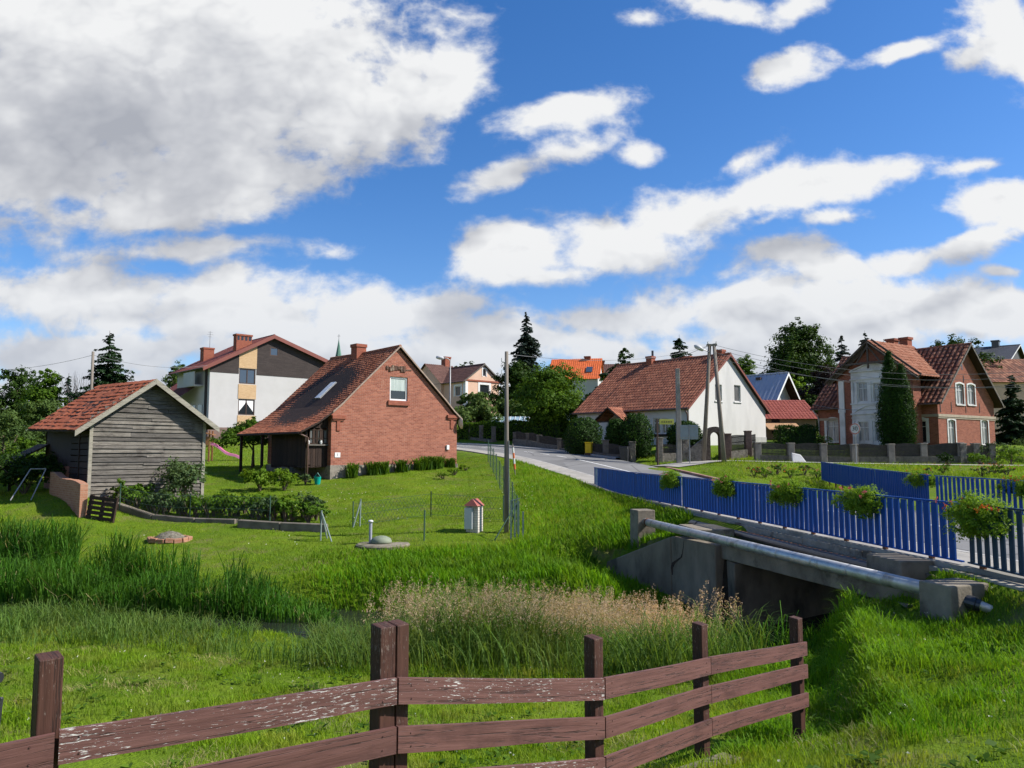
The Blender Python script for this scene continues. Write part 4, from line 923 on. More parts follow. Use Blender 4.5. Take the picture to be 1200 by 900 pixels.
def fboard(a, b, za, zb_, mat, wd=.14, e0=0, e1=0):
    a = Vector((*a, 0)); b = Vector((*b, 0)); d = (b - a).normalized(); n = Vector((d.y, -d.x, 0)); a = a - d * e0 + n * .0; b = b + d * e1; mb = MB(); t = .026; k = 9
    # planks sag and cup a little: lofted in nine lengths
    ring = []
    for i in range(k + 1):
        f = i / k; p = a.lerp(b, f) + n * (.004 * math.sin(f * 3.1)); z = za + (zb_ - za) * f + .003 * math.sin(f * 5 + za * 40); w = wd * (1 + .012 * math.sin(f * 9 + zb_ * 50))
        ring.append([(p + n * (t if j in (1, 2) else 0)) + Vector((0, 0, z - (w if j in (0, 1) else 0))) for j in range(4)])
    i0 = len(mb.v)
    for r_ in ring: mb.v += [tuple(q + Wl) for q in r_]
    for i in range(k):
        for j in range(4):
            p = i * 4 + j; q = i * 4 + (j + 1) % 4; s0, s1 = i / k * (b - a).length, (i + 1) / k * (b - a).length; vv = (0, t, t + wd, 2 * t + wd, 2 * t + 2 * wd); mb.uv[len(mb.f)] = [(s0, vv[j]), (s1, vv[j]), (s1, vv[j + 1]), (s0, vv[j + 1])]; mb.f.append((p, p + 4, q + 4, q))
    mb.f.append((0, 1, 2, 3)); mb.f.append((k * 4 + 3, k * 4 + 2, k * 4 + 1, k * 4))
    for f in (.05, .95):
        for dz in (.035, wd - .035):
            p = a.lerp(b, f) + n * (t + .003); z = za + (zb_ - za) * f - dz; q = p + Wl + Vector((0, 0, z)); mb.tube([q - n * .004, q + n * .0015], .0045, 6)
    mb.build('board', mat, fe)
PL = Vector((FP[0][0], FP[0][1])) - Vector((1.45, .95))
for k in range(2): fboard((PL.x, PL.y), (FP[0][0] + .02, FP[0][1]), Z[0][k] - .07, Z[0][k] - .005, BOARD)
for i in range(4):
    for k in range(3):
        if i == 0 and k == 2: continue
        peel = (k == 0 and i < 2) or (k == 2 and i == 1)
        g = .004; fboard(FP[i], FP[i + 1], Z[i][k], Z[i + 1][k], BOARDP if peel else BOARD, e0=-.03 - g if i == 0 else -g, e1=.04 if i == 3 else -g)
fboard(FP[0], FP[1], Z[0][2], Z[1][2], BOARD)
mb = MB(); mb.obox((0, 0, 0), (.75, .5, .3), R(38), 0, .05); tag(mb.build('concrete_slab', CONC_D, None, (1.60, 6.28, T(1.6, 6.3) - .16), bevel=.03, seg=2), 'cracked mossy concrete slab in the grass under a brown fence post', 'slab')
# partly visible framed board with a capped tube at the picture edge
ib = thing('framed_board', 'white board in a black frame beside a black capped metal tube', 'sign', (-2.215, 3.3, -.3))
mb = MB(); mb.tube([(-.5, .05, 1.24), (.02, .05, 1.245)], .017, 14); mb.build('tube', STEEL, ib, smooth=True)
mb = MB(); mb.lathe([(.021, 0), (.024, .006), (.024, .04), (.02, .05)], n=14); c = mb.build('cap', BLACKP, ib, (.0, .05, 1.245)); c.rotation_euler = (0, R(90), 0)
mb = MB(); mb.box(-.46, -.01, .03, .045, .92, 1.17); mb.build('frame', BLACKP, ib, bevel=.003).rotation_euler = (0, R(4), 0)
mb = MB(); mb.box(-.45, -.022, .02, .029, .935, 1.155); mb.build('panel', mottled('white_enamel', (.7, .7, .7), (.8, .8, .8), 3, .4, 0), ib).rotation_euler = (0, R(4), 0)
for x in (-.40,):
    mb = MB(); mb.tube([(x, .06, -.2), (x, .06, 1.26)], .018, 12); mb.build('post', STEEL, ib)
def text_mesh(body, size, mat, parent, loc, rot, name='lettering', ext=.002, align='CENTER'):
    cu = bpy.data.curves.new('t', 'FONT'); cu.body = body; cu.size = size; cu.align_x = align; cu.align_y = 'CENTER'; cu.extrude = ext
    o = bpy.data.objects.new('t', cu); COL.objects.link(o); bpy.context.view_layer.update()
    me = bpy.data.meshes.new_from_object(o.evaluated_get(bpy.context.evaluated_depsgraph_get())); bpy.data.objects.remove(o)
    me.materials.clear(); me.materials.append(mat); q = bpy.data.objects.new(name, me); COL.objects.link(q); q.parent = parent; q.location = loc; q.rotation_euler = rot; return q


# ------------------------------------------------------------------ building kit: local x along the gable, y back along the ridge, z up from base
BRICK_C = brick_mat('cottage_brick', (.20, .063, .042), (.345, .13, .083), (.38, .27, .21), .25, .075, (.16, .05, .03), (.44, .24, .17))
BRICK_V = brick_mat('villa_brick', (.175, .055, .036), (.28, .10, .062), (.28, .18, .14), .25, .075, (.14, .05, .035), None)
BRICK_O = brick_mat('old_pale_brick', (.30, .13, .075), (.38, .19, .12), (.36, .27, .2), .25, .08, (.2, .09, .06), (.45, .33, .24))
BRICK_R = brick_mat('chimney_brick', (.24, .07, .045), (.30, .10, .06), (.22, .13, .10), .25, .075, (.12, .04, .03), None)
WHITE = mottled('white_render', (.50, .495, .48), (.55, .54, .52), .8, .9, .25, c3=(.46, .455, .44), bscale=22, sc=(1, 1, .35))
WHITE_G = mottled('grey_white_render', (.44, .43, .415), (.48, .47, .455), .7, .9, .2, bscale=22)
PINKW = mottled('pink_render', (.56, .37, .27), (.64, .44, .33), .8, .9, .2, bscale=20)
BROWNW = mottled('brown_socle', (.15, .10, .08), (.19, .13, .105), 1.5, .9, .2)
SLATE = brick_mat('dark_cladding', (.045, .036, .034), (.06, .048, .044), (.025, .02, .02), .6, .12, (.03, .025, .022), None)
TAN = brick_mat('tan_clinker', (.46, .30, .16), (.54, .37, .21), (.40, .29, .18), .25, .075, (.38, .24, .13), None)
STONE = mottled('field_stone', (.16, .14, .115), (.30, .265, .22), 5, .95, .7, c3=(.10, .085, .07), bscale=9, bd=.05)
WFRAME = mottled('white_frame', (.66, .66, .65), (.74, .74, .73), 3, .5, 0)
WOLD = mottled('old_white_paint', (.50, .50, .49), (.62, .62, .60), 3, .7, .1, c3=(.42, .41, .39))
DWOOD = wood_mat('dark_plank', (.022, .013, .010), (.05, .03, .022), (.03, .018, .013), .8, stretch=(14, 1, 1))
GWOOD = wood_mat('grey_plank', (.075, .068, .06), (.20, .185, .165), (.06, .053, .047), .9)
GWOODL = wood_mat('pale_grey_board', (.24, .225, .185), (.34, .32, .27), (.19, .18, .14), .9)
BWOOD = wood_mat('orange_plank', (.22, .10, .04), (.30, .15, .07), None, .8, stretch=(14, 1, 1))
METG = mottled('gutter_metal', (.10, .06, .05), (.14, .085, .07), 5, .5, 0)
ZINC = mottled('grey_gutter', (.25, .25, .25), (.33, .33, .33), 5, .5, 0, metal=.3)
BRONZE = mottled('brown_metal_frame', (.05, .03, .022), (.07, .042, .03), 4, .5, 0)
def glass_mat(name, c, rough=.08, curtain=None):
    m, t, b = newmat(name); v = texco(t, 'UV'); col = c
    if curtain:
        n = t.noise(t.mapping(v, sc=(14, .7, 1)), 1.0, 3, .6); col = t.mix(t.mapr(n, .42, .58), curtain, tuple(q * .55 for q in curtain))
    setp(t, b, col=col, rough=rough, spec=.6); return m
GLASS = glass_mat('dark_window_glass', (.018, .022, .026)); GLASS_C = glass_mat('curtained_glass', (.1, .1, .1), .15, (.30, .31, .31)); GLASS_B = glass_mat('bluish_glass', (.05, .07, .10), .05); GLASS_G = glass_mat('grey_blind_glass', (.1, .1, .1), .2, (.16, .165, .165))
TILE_C = tile_mat('mossy_brown_tile', (.22, .075, .04), (.30, .108, .058), (.37, .15, .085), .21, .18, .85, 0, (.09, .042, .028), .4, .48, .7)
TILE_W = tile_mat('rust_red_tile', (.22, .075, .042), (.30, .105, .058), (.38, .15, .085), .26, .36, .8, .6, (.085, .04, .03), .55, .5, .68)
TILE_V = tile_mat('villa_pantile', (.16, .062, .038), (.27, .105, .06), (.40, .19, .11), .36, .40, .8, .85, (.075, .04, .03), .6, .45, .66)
TILE_R = tile_mat('new_red_tile', (.215, .05, .032), (.24, .058, .038), (.26, .066, .042), .3, .36, .6, 0, (.12, .035, .025), .3, .6, .8)
TILE_O = tile_mat('orange_tile', (.55, .115, .03), (.60, .13, .036), (.66, .15, .045), .3, .36, .6, 0, (.4, .09, .03), .3, .6, .8)
TILE_B = tile_mat('dark_brown_tile', (.085, .042, .033), (.105, .052, .04), (.125, .064, .05), .3, .36, .75, 0, (.06, .035, .03), .4, .5, .7)
TILE_D = tile_mat('charcoal_tile', (.04, .042, .048), (.05, .052, .058), (.06, .062, .068), .3, .36, .6, 0, (.03, .03, .03), .4, .5, .7)
TILE_S = tile_mat('barn_shingle', (.36, .095, .040), (.41, .112, .048), (.46, .14, .065), .5, .27, .85, 0, (.25, .07, .04), .25, .55, .75)

class House:
    def __init__(s, name, label, cat, px, py, Y, az, w=None, rpx=None, zb=None, group=None):
        p = at(px, py, Y); s.az = R(az); s.r = Vector((math.cos(s.az), math.sin(s.az), 0)); s.d = Vector((-math.sin(s.az), math.cos(s.az), 0)); s.P = p
        s.zb = p.z if zb is None else zb; s.P.z = s.zb
        s.o = thing(name, label, cat, s.P, s.az, group)
        s.w = w if w else s.along(s.r, rpx)
    def along(s, d, px, base=None):
        P = base or s.P; u = (px - 600) / F; z = s.zb - CZ
        return (u * (P.y * CP + z * SP) - P.x) / (d.x - u * d.y * CP)
    def X(s, px, t=0): return s.along(s.r, px, s.P + s.d * t)            # local x on plane y=t
    def Yl(s, px, x=0): return s.along(s.d, px, s.P + s.r * x)           # local y on plane x
    def Z(s, x, t, py): q = s.P + s.r * x + s.d * t; return zat(q.y, py) - s.zb
    def b(s, name, mb, mat, parent=None, **k): return mb.build(name, mat, parent or s.o, **k)
FRONT = (Vector((1, 0, 0)), Vector((0, -1, 0))); LEFT = (Vector((0, -1, 0)), Vector((-1, 0, 0))); RIGHT = (Vector((0, 1, 0)), Vector((1, 0, 0)))
UZ = Vector((0, 0, 1))
def fbox(mb, O, u, n, u0, u1, z0, z1, d0, d1):
    O = Vector(O); p = []
    for z in (z0, z1):
        for a, d in ((u0, d1), (u1, d1), (u1, d0), (u0, d0)): p.append(O + u * a + n * d + UZ * z)
    mb.hexa(p)
def rect(a, b, c, d): return [(a, c), (b, c), (b, d), (a, d)]
def arch(a, b, c, d, rise, k=6): return [(a, c), (b, c)] + [(a + (b - a) * (1 - i / k), d - rise + rise * math.sin(math.pi * i / k)) for i in range(k + 1)]
def window(h, O, un, r, frame=WFRAME, glass=GLASS, mull=1, trans=None, fw=.06, depth=.1, sill=None, surround=None, sw=.1, rise=0, parent=None, silld=.07, lab=None):
    """window set back in its opening; r=(u0,u1,z0,z1)"""
    u, n = un; u0, u1, z0, z1 = r; parent = parent or h.o; mb = MB(); D = -depth
    fbox(mb, O, u, n, u0, u0 + fw, z0, z1, D - .05, D + .01); fbox(mb, O, u, n, u1 - fw, u1, z0, z1, D - .05, D + .01)
    fbox(mb, O, u, n, u0 + fw, u1 - fw, z1 - fw - rise * .6, z1, D - .05, D + .01); fbox(mb, O, u, n, u0 + fw, u1 - fw, z0, z0 + fw, D - .05, D + .01)
    for i in range(mull):
        c = u0 + (u1 - u0) * (i + 1) / (mull + 1); fbox(mb, O, u, n, c - fw * .5, c + fw * .5, z0 + fw, z1 - fw, D - .045, D + .005)
    if trans: zt = z0 + (z1 - z0) * trans; fbox(mb, O, u, n, u0 + fw, u1 - fw, zt - fw * .4, zt + fw * .4, D - .04, D + .0075)
    w = h.b('window', mb, frame, parent)
    if lab: w['label'] = lab
    mb = MB(); O2 = Vector(O) + n * (D - .03); mb.face([O2 + u * u0 + UZ * z0, O2 + u * u1 + UZ * z0, O2 + u * u1 + UZ * z1, O2 + u * u0 + UZ * z1]); h.b('pane', mb, glass, w)
    if sill: mb = MB(); fbox(mb, O, u, n, u0 - .08, u1 + .08, z0 - .09, z0 - .003, -depth, silld); h.b('sill', mb, sill, w)
    if surround:
        mb = MB(); d0, d1 = .003, .035
        fbox(mb, O, u, n, u0 - sw, u0, z0, z1 - rise, d0, d1); fbox(mb, O, u, n, u1, u1 + sw, z0, z1 - rise, d0, d1)
        k = 8
        if rise:
            for i in range(k):
                a0 = u0 - sw + (u1 - u0 + 2 * sw) * i / k; a1 = u0 - sw + (u1 - u0 + 2 * sw) * (i + 1) / k
                f = lambda a: z1 - rise + rise * math.sin(math.pi * min(1, max(0, (a - u0) / (u1 - u0)))) if u0 < a < u1 else z1 - rise
                zz0, zz1 = f(a0), f(a1); p = []
                for (za, zb_) in ((zz0, zz1), (zz0 + sw, zz1 + sw)):
                    for a, d, z in ((a0, d1, za), (a1, d1, zb_), (a1, d0, zb_), (a0, d0, za)): p.append(Vector(O) + u * a + n * d + UZ * z)
                mb.hexa(p)
        else: fbox(mb, O, u, n, u0 - sw, u1 + sw, z1, z1 + sw, d0, d1)
        h.b('surround', mb, surround, w)
    return w
def tiles(mb, prof, ydir, L, tw=.24, course=.33, amp=.025, step=.02, jit=.006, rng=None, sag=0.0, flat=False, cut=None):
    """modelled tile courses: prof = eave->ridge points (Vector) at y=0; ydir = unit vector along eave; cut(f)-> (start,end) fractions along L"""
    rng = rng or np.random.default_rng(1); P = [Vector(p) for p in prof]; S = [0]
    for a, b in zip(P[:-1], P[1:]): S.append(S[-1] + (b - a).length)
    def pos(s):
        for i in range(len(P) - 1):
            if s <= S[i + 1] + 1e-6: return P[i].lerp(P[i + 1], (s - S[i]) / (S[i + 1] - S[i])), (P[i + 1] - P[i]).normalized()
        return P[-1], (P[-1] - P[-2]).normalized()
    per = 2 if flat else 6; nt = max(2, int(round(L / tw))); tw = L / nt; nc = max(2, int(round(S[-1] / course))); cs = S[-1] / nc
    for c in range(nc):
        rows = []
        for e in (0, 1):
            p, tg = pos(min((c + e) * cs, S[-1])); n = tg.cross(ydir); n = n if n.z > 0 else -n; row = []; f = (c + e) / nc; lo, hi = cut(f) if cut else (0, L)
            for k in range(nt * per + 1):
                y = k / per * tw; y = min(max(y, lo), hi); ph = (k % per) / per
                hgt = amp * abs(math.sin(math.pi * ph)) ** .8 if not flat else 0
                tj = rng.normal(0, jit); sg = sag * math.sin(math.pi * f) * math.sin(math.pi * y / L)
                q = p + ydir * y + n * (hgt + (step if e == 0 else 0) + tj) - UZ * sg + (tg * rng.normal(0, jit) if e == 0 else tg * 0)
                row.append((q, (y, (c + e * .98 + .005) * cs)))
            rows.append(row)
        fl = ydir.cross(pos(.01)[1]).z > 0
        for k in range(nt * per):
            a, b = rows[0][k], rows[0][k + 1]; c2, d = rows[1][k + 1], rows[1][k]
            if (a[0] - b[0]).length < 1e-3 and (c2[0] - d[0]).length < 1e-3: continue
            ids = [a, b, c2, d] if fl else [b, a, d, c2]; mb.face([q[0] for q in ids], [q[1] for q in ids])
        if c == 0 or step:      # butt of each course
            p, tg = pos(c * cs); n = tg.cross(ydir); n = n if n.z > 0 else -n
            for k in range(nt * per):
                a, b = rows[0][k], rows[0][k + 1]
                if (a[0] - b[0]).length < 1e-3: continue
                dn = n * (step + .012); ids = [(a[0] - dn, a[1]), (b[0] - dn, b[1]), b, a] if fl else [(b[0] - dn, b[1]), (a[0] - dn, a[1]), a, b]; mb.face([q[0] for q in ids], [q[1] for q in ids])
def slab(mb, prof, ydir, y0, y1, th):
    """boarding under the tiles"""
    for a, b in zip(prof[:-1], prof[1:]):
        a = Vector(a); b = Vector(b); n = (b - a).cross(ydir).normalized(); n = n if n.z > 0 else -n; A = [a + ydir * y0, a + ydir * y1, b + ydir * y1, b + ydir * y0]
        q = [p - n * (th + .012) for p in A] + [p - n * .012 for p in A]; mb.hexa(q if (A[1] - A[0]).cross(A[3] - A[0]).z > 0 else [q[1], q[0], q[3], q[2], q[5], q[4], q[7], q[6]])
def rake(mb, prof, y, h=.2, t=.03, up=.03):
    """verge boards along the profile in plane y"""
    for a, b in zip(prof[:-1], prof[1:]):
        a = Vector(a) + UZ * (up - h / 2); b = Vector(b) + UZ * (up - h / 2); mb.hexa([(a.x, y - t, a.z - h / 2), (b.x, y - t, b.z - h / 2), (b.x, y, b.z - h / 2), (a.x, y, a.z - h / 2), (a.x, y - t, a.z + h / 2), (b.x, y - t, b.z + h / 2), (b.x, y, b.z + h / 2), (a.x, y, a.z + h / 2)])
def chimney(h, x, y, z0, z1, w=.55, d=.55, mat=BRICK_R, cap=.06, pots=False, parent=None, slots=False):
    mb = MB(); mb.box(x - w / 2, x + w / 2, y - d / 2, y + d / 2, z0, z1)
    mb.box(x - w / 2 - cap, x + w / 2 + cap, y - d / 2 - cap, y + d / 2 + cap, z1 - .02, z1 + .16)
    c = h.b('chimney', mb, mat, parent)
    if slots:
        mb = MB(); k = 4
        for i in range(k):
            a = x - w / 2 + w * (i + .5) / k; mb.box(a - w / k * .28, a + w / k * .28, y - d / 2 - .012, y - d / 2 + .02, z1 - .5, z1 - .1)
        h.b('flue_openings', mb, GLASS, c)
    return c
def pipe_down(h, pts, rad=.05, mat=METG, name='downpipe', parent=None): mb = MB(); mb.tube(pts, rad, 8); return h.b(name, mb, mat, parent, smooth=True)

# ------------------------------------------------------------------ brick cottage with the swept roof and dark plank porch
def cottage():
    h = House('brick_cottage', 'red brick cottage whose mossy roof sweeps over a dark plank porch', 'house', 387, 562, 38, 42.7, rpx=535)
    w = h.w; L = 7.0; zp = h.Z(0, 0, 545.6); ze = h.Z(0, 0, 483) ; zr = h.Z(w / 2, 0, 406); xr = w / 2 - .02; zeR = ze + .08
    FOOTS.append((h.P, h.az, -.4, w + .1, -.05, L)); FOOTS.append((h.P, h.az, -2.2, 0, .3, 4.2))
    sidew = lambda x: ze + (zr - ze) * (x / xr) if x < xr else zeR + (zr - zeR) * (w - x) / (w - xr)
    # gable: straight top, softly kicked foot on both rakes
    lp = [(0, ze - .05), (.45, ze + .28), (1.2, ze + 1.0)]; rp = [(w - .75, zeR + .62), (w - .25, zeR + .12), (w, zeR - .1)]
    outer = [(0, zp), (w, zp)] + list(reversed(rp)) + [(xr, zr - .12)] + list(reversed(lp))
    wx0, wx1 = h.X(455.5), h.X(476.5); wz0, wz1 = h.Z(wx0, 0, 469), h.Z(wx0, 0, 441)
    mb = MB(); mb.panel(outer, [rect(wx0, wx1, wz0, wz1)], (0, 0, 0), Vector((1, 0, 0)), UZ, Vector((0, -1, 0)), .14)
    mb.face([(0, L, zp), (0, 0, zp), (0, 0, ze - .05), (0, L, ze - .05)]); mb.face([(w, 0, zp), (w, L, zp), (w, L, zeR - .1), (w, 0, zeR - .1)]); mb.face([(w, L, zp), (0, L, zp), (0, L, ze - .05), (xr, L, zr - .12), (w, L, zeR - .1)])
    wall = h.b('brick_wall', mb, BRICK_C)
    mb = MB(); mb.box(-.05, w + .05, -.06, L, -1.2, zp - .02); mb.box(-.03, w + .03, -.035, .0, zp - .02, zp + .02); h.b('plinth', mb, STONE)
    wn = window(h, (0, 0, 0), FRONT, (wx0, wx1, wz0, wz1), WFRAME, GLASS, 0, None, .085, .07)
    mb = MB(); fbox(mb, (0, 0, 0), *FRONT, wx0 + .09, wx1 - .09, wz0 + (wz1 - wz0) * .42, wz1 - .09, -.096, -.094); h.b('curtain', mb, mottled('net_curtain', (.30, .36, .34), (.5, .55, .52), 6, .9, 0, sc=(6, 1, .3)), wn)
    mb = MB(); fbox(mb, (0, 0, 0), *FRONT, wx0 - .14, wx1 + .08, wz0 - .26, wz0 - .01, .002, .09); h.b('window_sill', mb, BRICK_R, bevel=.01)
    # ragged remains of the cornice over the window and the kneelers at the eaves
    mb = MB(); rnd = random.Random(3)
    for i in range(7): a = wx0 - .25 + i * .18; fbox(mb, (0, 0, 0), *FRONT, a, a + rnd.uniform(.10, .18), wz1 + .32 + rnd.uniform(-.04, .1), wz1 + .5 + rnd.uniform(0, .12), .002, rnd.uniform(.03, .07))
    fbox(mb, (0, 0, 0), *FRONT, wx0 - .28, wx1 + .22, wz1 + .38, wz1 + .43, .002, .03)
    h.b('broken_cornice', mb, mottled('dirty_brick', (.06, .04, .03), (.16, .08, .055), 7, .95, .6, c3=(.3, .24, .18)))
    for x0, x1, xs in ((.0, .78, .28), (w - .72, w + .06, w - .48)):
        mb = MB(); zk = h.Z(0, 0, 487) if x0 < 1 else h.Z(w, 0, 487)
        fbox(mb, (0, 0, 0), *FRONT, x0, x1, zk - .16, zk + .02, .002, .11); fbox(mb, (0, 0, 0), *FRONT, x0 + .06, x1 - .1, zk - .24, zk - .16, .002, .07); fbox(mb, (0, 0, 0), *FRONT, xs, xs + .2, zk - .75, zk - .24, .002, .045); h.b('kneeler', mb, BRICK_R, bevel=.006)
    # roof: left slope sweeps out over the porch
    xp = h.X(349); zpo = h.Z(xp, 0, 506)
    pl = [Vector((xp, 0, zpo)), Vector((xp * .45, 0, zpo + (ze - zpo) * .48)), Vector((0, 0, ze + .02)), Vector((.5, 0, ze + .42)), Vector((1.3, 0, ze + 1.2)), Vector((xr, 0, zr))]
    pr = [Vector((w + .28, 0, zeR - .22)), Vector((w - .3, 0, zeR + .24)), Vector((w - .9, 0, zeR + .82)), Vector((xr, 0, zr))]
    rng = np.random.default_rng(4); off = Vector((0, -.13, 0)); mb = MB(); tiles(mb, [p + off for p in pl], Vector((0, 1, 0)), L + .3, .21, .19, .012, .022, .007, rng, .10)
    roof = h.b('roof', mb, TILE_C); mb = MB(); tiles(mb, [p + off for p in pr], Vector((0, 1, 0)), L + .3, .21, .19, .012, .022, .007, rng); h.b('roof_slope', mb, TILE_C, roof)
    mb = MB(); slab(mb, pl, Vector((0, 1, 0)), -.08, L + .1, .07); slab(mb, pr, Vector((0, 1, 0)), -.08, L + .1, .07); h.b('roof_boarding', mb, DWOOD, roof)
    mb = MB(); mb.tube([(xr, -.15, zr + .0), (xr, L * .5, zr - .06), (xr, L + .15, zr - .02)], .09, 8); h.b('ridge_tiles', mb, TILE_C, roof)
    mb = MB(); rake(mb, pl[2:], -.132, .10, .045, .045); rake(mb, pr, -.132, .10, .045, .045); h.b('verge_mortar', mb, mottled('pale_mortar', (.26, .19, .15), (.36, .28, .22), 7, .95, .4), roof)
    mb = MB(); rake(mb, pl[:3], -.132, .09, .04, .03); h.b('verge_board', mb, DWOOD, roof)
    mb = MB(); mb.tube([(xp - .03, -.1, zpo - .06), (xp - .03, L, zpo - .06)], .055, 8); h.b('gutter', mb, DWOOD)
    cy = h.Yl(421, xr); chimney(h, xr - .12, cy + .1, zr - .9, h.Z(xr, cy, 407), .62, .62, BRICK_R, .04, parent=roof)
    # skylight on the left slope
    a = pl[3].lerp(pl[5], .14); b_ = pl[3].lerp(pl[5], .42); ys = h.Yl(372, .9) ; mb = MB(); n = (b_ - a).cross(Vector((0, 1, 0))); n = n.normalized() if n.z > 0 else -n.normalized()
    for t0, t1, dn, m_, nm in ((0, .62, .06, ZINC, 'skylight'), (.06, .56, .075, mottled('sky_glass', (.45, .5, .55), (.5, .55, .6), 2, .1, 0), 'skylight_pane')):
        mb = MB(); A = [a + Vector((0, ys + t0, 0)), a + Vector((0, ys + t1, 0)), b_ + Vector((0, ys + t1, 0)), b_ + Vector((0, ys + t0, 0))]; mb.hexa([p for p in A] + [p + n * dn for p in A]); c = h.b(nm, mb, m_, roof if nm == 'skylight' else None)
        if nm == 'skylight': sk = c
        else: c.parent = sk
    # porch: plank walls, three-light window, open underfloor, posts
    po = h.b('porch', (lambda m: m)(MB_porch(h, xp, zpo, ze, zp)), DWOOD)
    xl = xp + .55
    for i in range(3):
        u0 = xl + .16 + i * (-xl - .16) / 3; window(h, (0, .32, 0), FRONT, (u0, u0 + .46, zp + 1.06, zp + 1.78), DWOOD, GLASS_G if i != 1 else GLASS, 0, .38, .05, -.02, parent=po)
    mb = MB(); fbox(mb, (0, .32, 0), *FRONT, xl, -.02, zp + .98, zp + 1.05, .02, .12); h.b('porch_ledge', mb, GWOOD, po)
    mb = MB(); mb.lathe([(.05, 0), (.075, .1), (.05, .14), (.06, .2)], (-.42, .24, zp + 1.05), 8); h.b('flower_pot', mb, WOLD, po); mb = MB(); mb.lathe([(.06, 0), (.08, .12), (.03, .2)], (-1.1, .24, zp + 1.05), 8); h.b('flower_pot', mb, WOLD, po)
    pipe_down(h, [(xp + .02, -.02, zpo - .1), (xp + .28, -.04, zpo - .2), (xp + .52, .1, zpo - .26), (xp + .52, .1, -.35)], .045, METG)
    for px_, t_ in ((318, 4.2), (0, L - .2)):
        mb = MB(); mb.box(xp + .08, xp + .2, t_, t_ + .12, -.9, zpo - .05); h.b('porch_post', mb, DWOOD)
    # signs, cable box, dish
    x = h.X(390); mb = MB(); zs = h.Z(0, 0, 536); fbox(mb, (0, 0, 0), *FRONT, .22, .52, zs, zs + .24, .004, .02); sg = h.b('house_number', mb, WFRAME)
    text_mesh('1', .2, BLACKP, sg, (.37, -.023, zs + .12), (R(90), 0, 0), 'numeral')
    xb = h.X(524); zb_ = h.Z(xb, 0, 527); mb = MB(); fbox(mb, (0, 0, 0), *FRONT, xb - .1, xb + .08, zb_, zb_ + .26, .004, .09); h.b('meter_box', mb, WFRAME, bevel=.01)
    xd = w + .15; zd = h.Z(w, 0, 496); mb = MB(); mb.lathe([(.02, .0), (.2, .02), (.34, .09), (.345, .10)], n=18); c = h.b('satellite_dish', mb, WFRAME); c.location = (xd, -.02, zd); c.rotation_euler = (R(80), 0, R(70))
    mb = MB(); mb.tube([(w, .1, zd - .05), (xd + .02, .05, zd - .05)], .02, 6); h.b('dish_arm', mb, ZINC)
    # iron kitchen of small things by the porch
    return h
def MB_porch(h, xp, zpo, ze, zp):
    mb = MB(); xl = xp + .55; y = .32; n = 9; zt0 = zpo + .12; rnd = random.Random(5)
    slope = lambda x: zpo + (ze - zpo) * (x - xp) / (0 - xp) - .1
    for i in range(n):   # vertical planks left of and below the window band
        a = xl + (-xl) * i / n; b_ = xl + (-xl) * (i + 1) / n - .012; zt = slope(a); zt1 = slope(b_)
        for z0, z1, z1b in ((zp + .02 + rnd.uniform(-.12, .04), zp + .97, zp + .97), (zp + 1.84, zt, zt1)):
            d = y + rnd.uniform(-.008, .008); mb.hexa([(a, d, z0), (b_, d, z0), (b_, d + .03, z0), (a, d + .03, z0), (a, d, z1), (b_, d, z1b), (b_, d + .03, z1b), (a, d + .03, z1)])
    for i in range(4): a = xl + (-xl) * i / 3; mb.box(a - .06 - (.02 if i == 3 else 0), a + .06 - (.04 if i == 3 else 0), y - .02, y + .04, zp + .96, zp + 1.86)
    for i in range(20): a = y + .05 + i * .185; z0 = zp - .05 + rnd.uniform(-.1, .02); mb.box(xl, xl + .03, a, a + .17, z0, slope(xl))
    mb.box(xl, .0, y + .02, 4.0, zp - .08, zp - .0); mb.box(xl + .02, xl + .14, y + .02, y + .14, -.9, zp - .08)
    return mb
cottage()
BC = None
FOOTS.append((Vector((-12.4, 33.0)), 0, -.2, .2, -.2, .2))

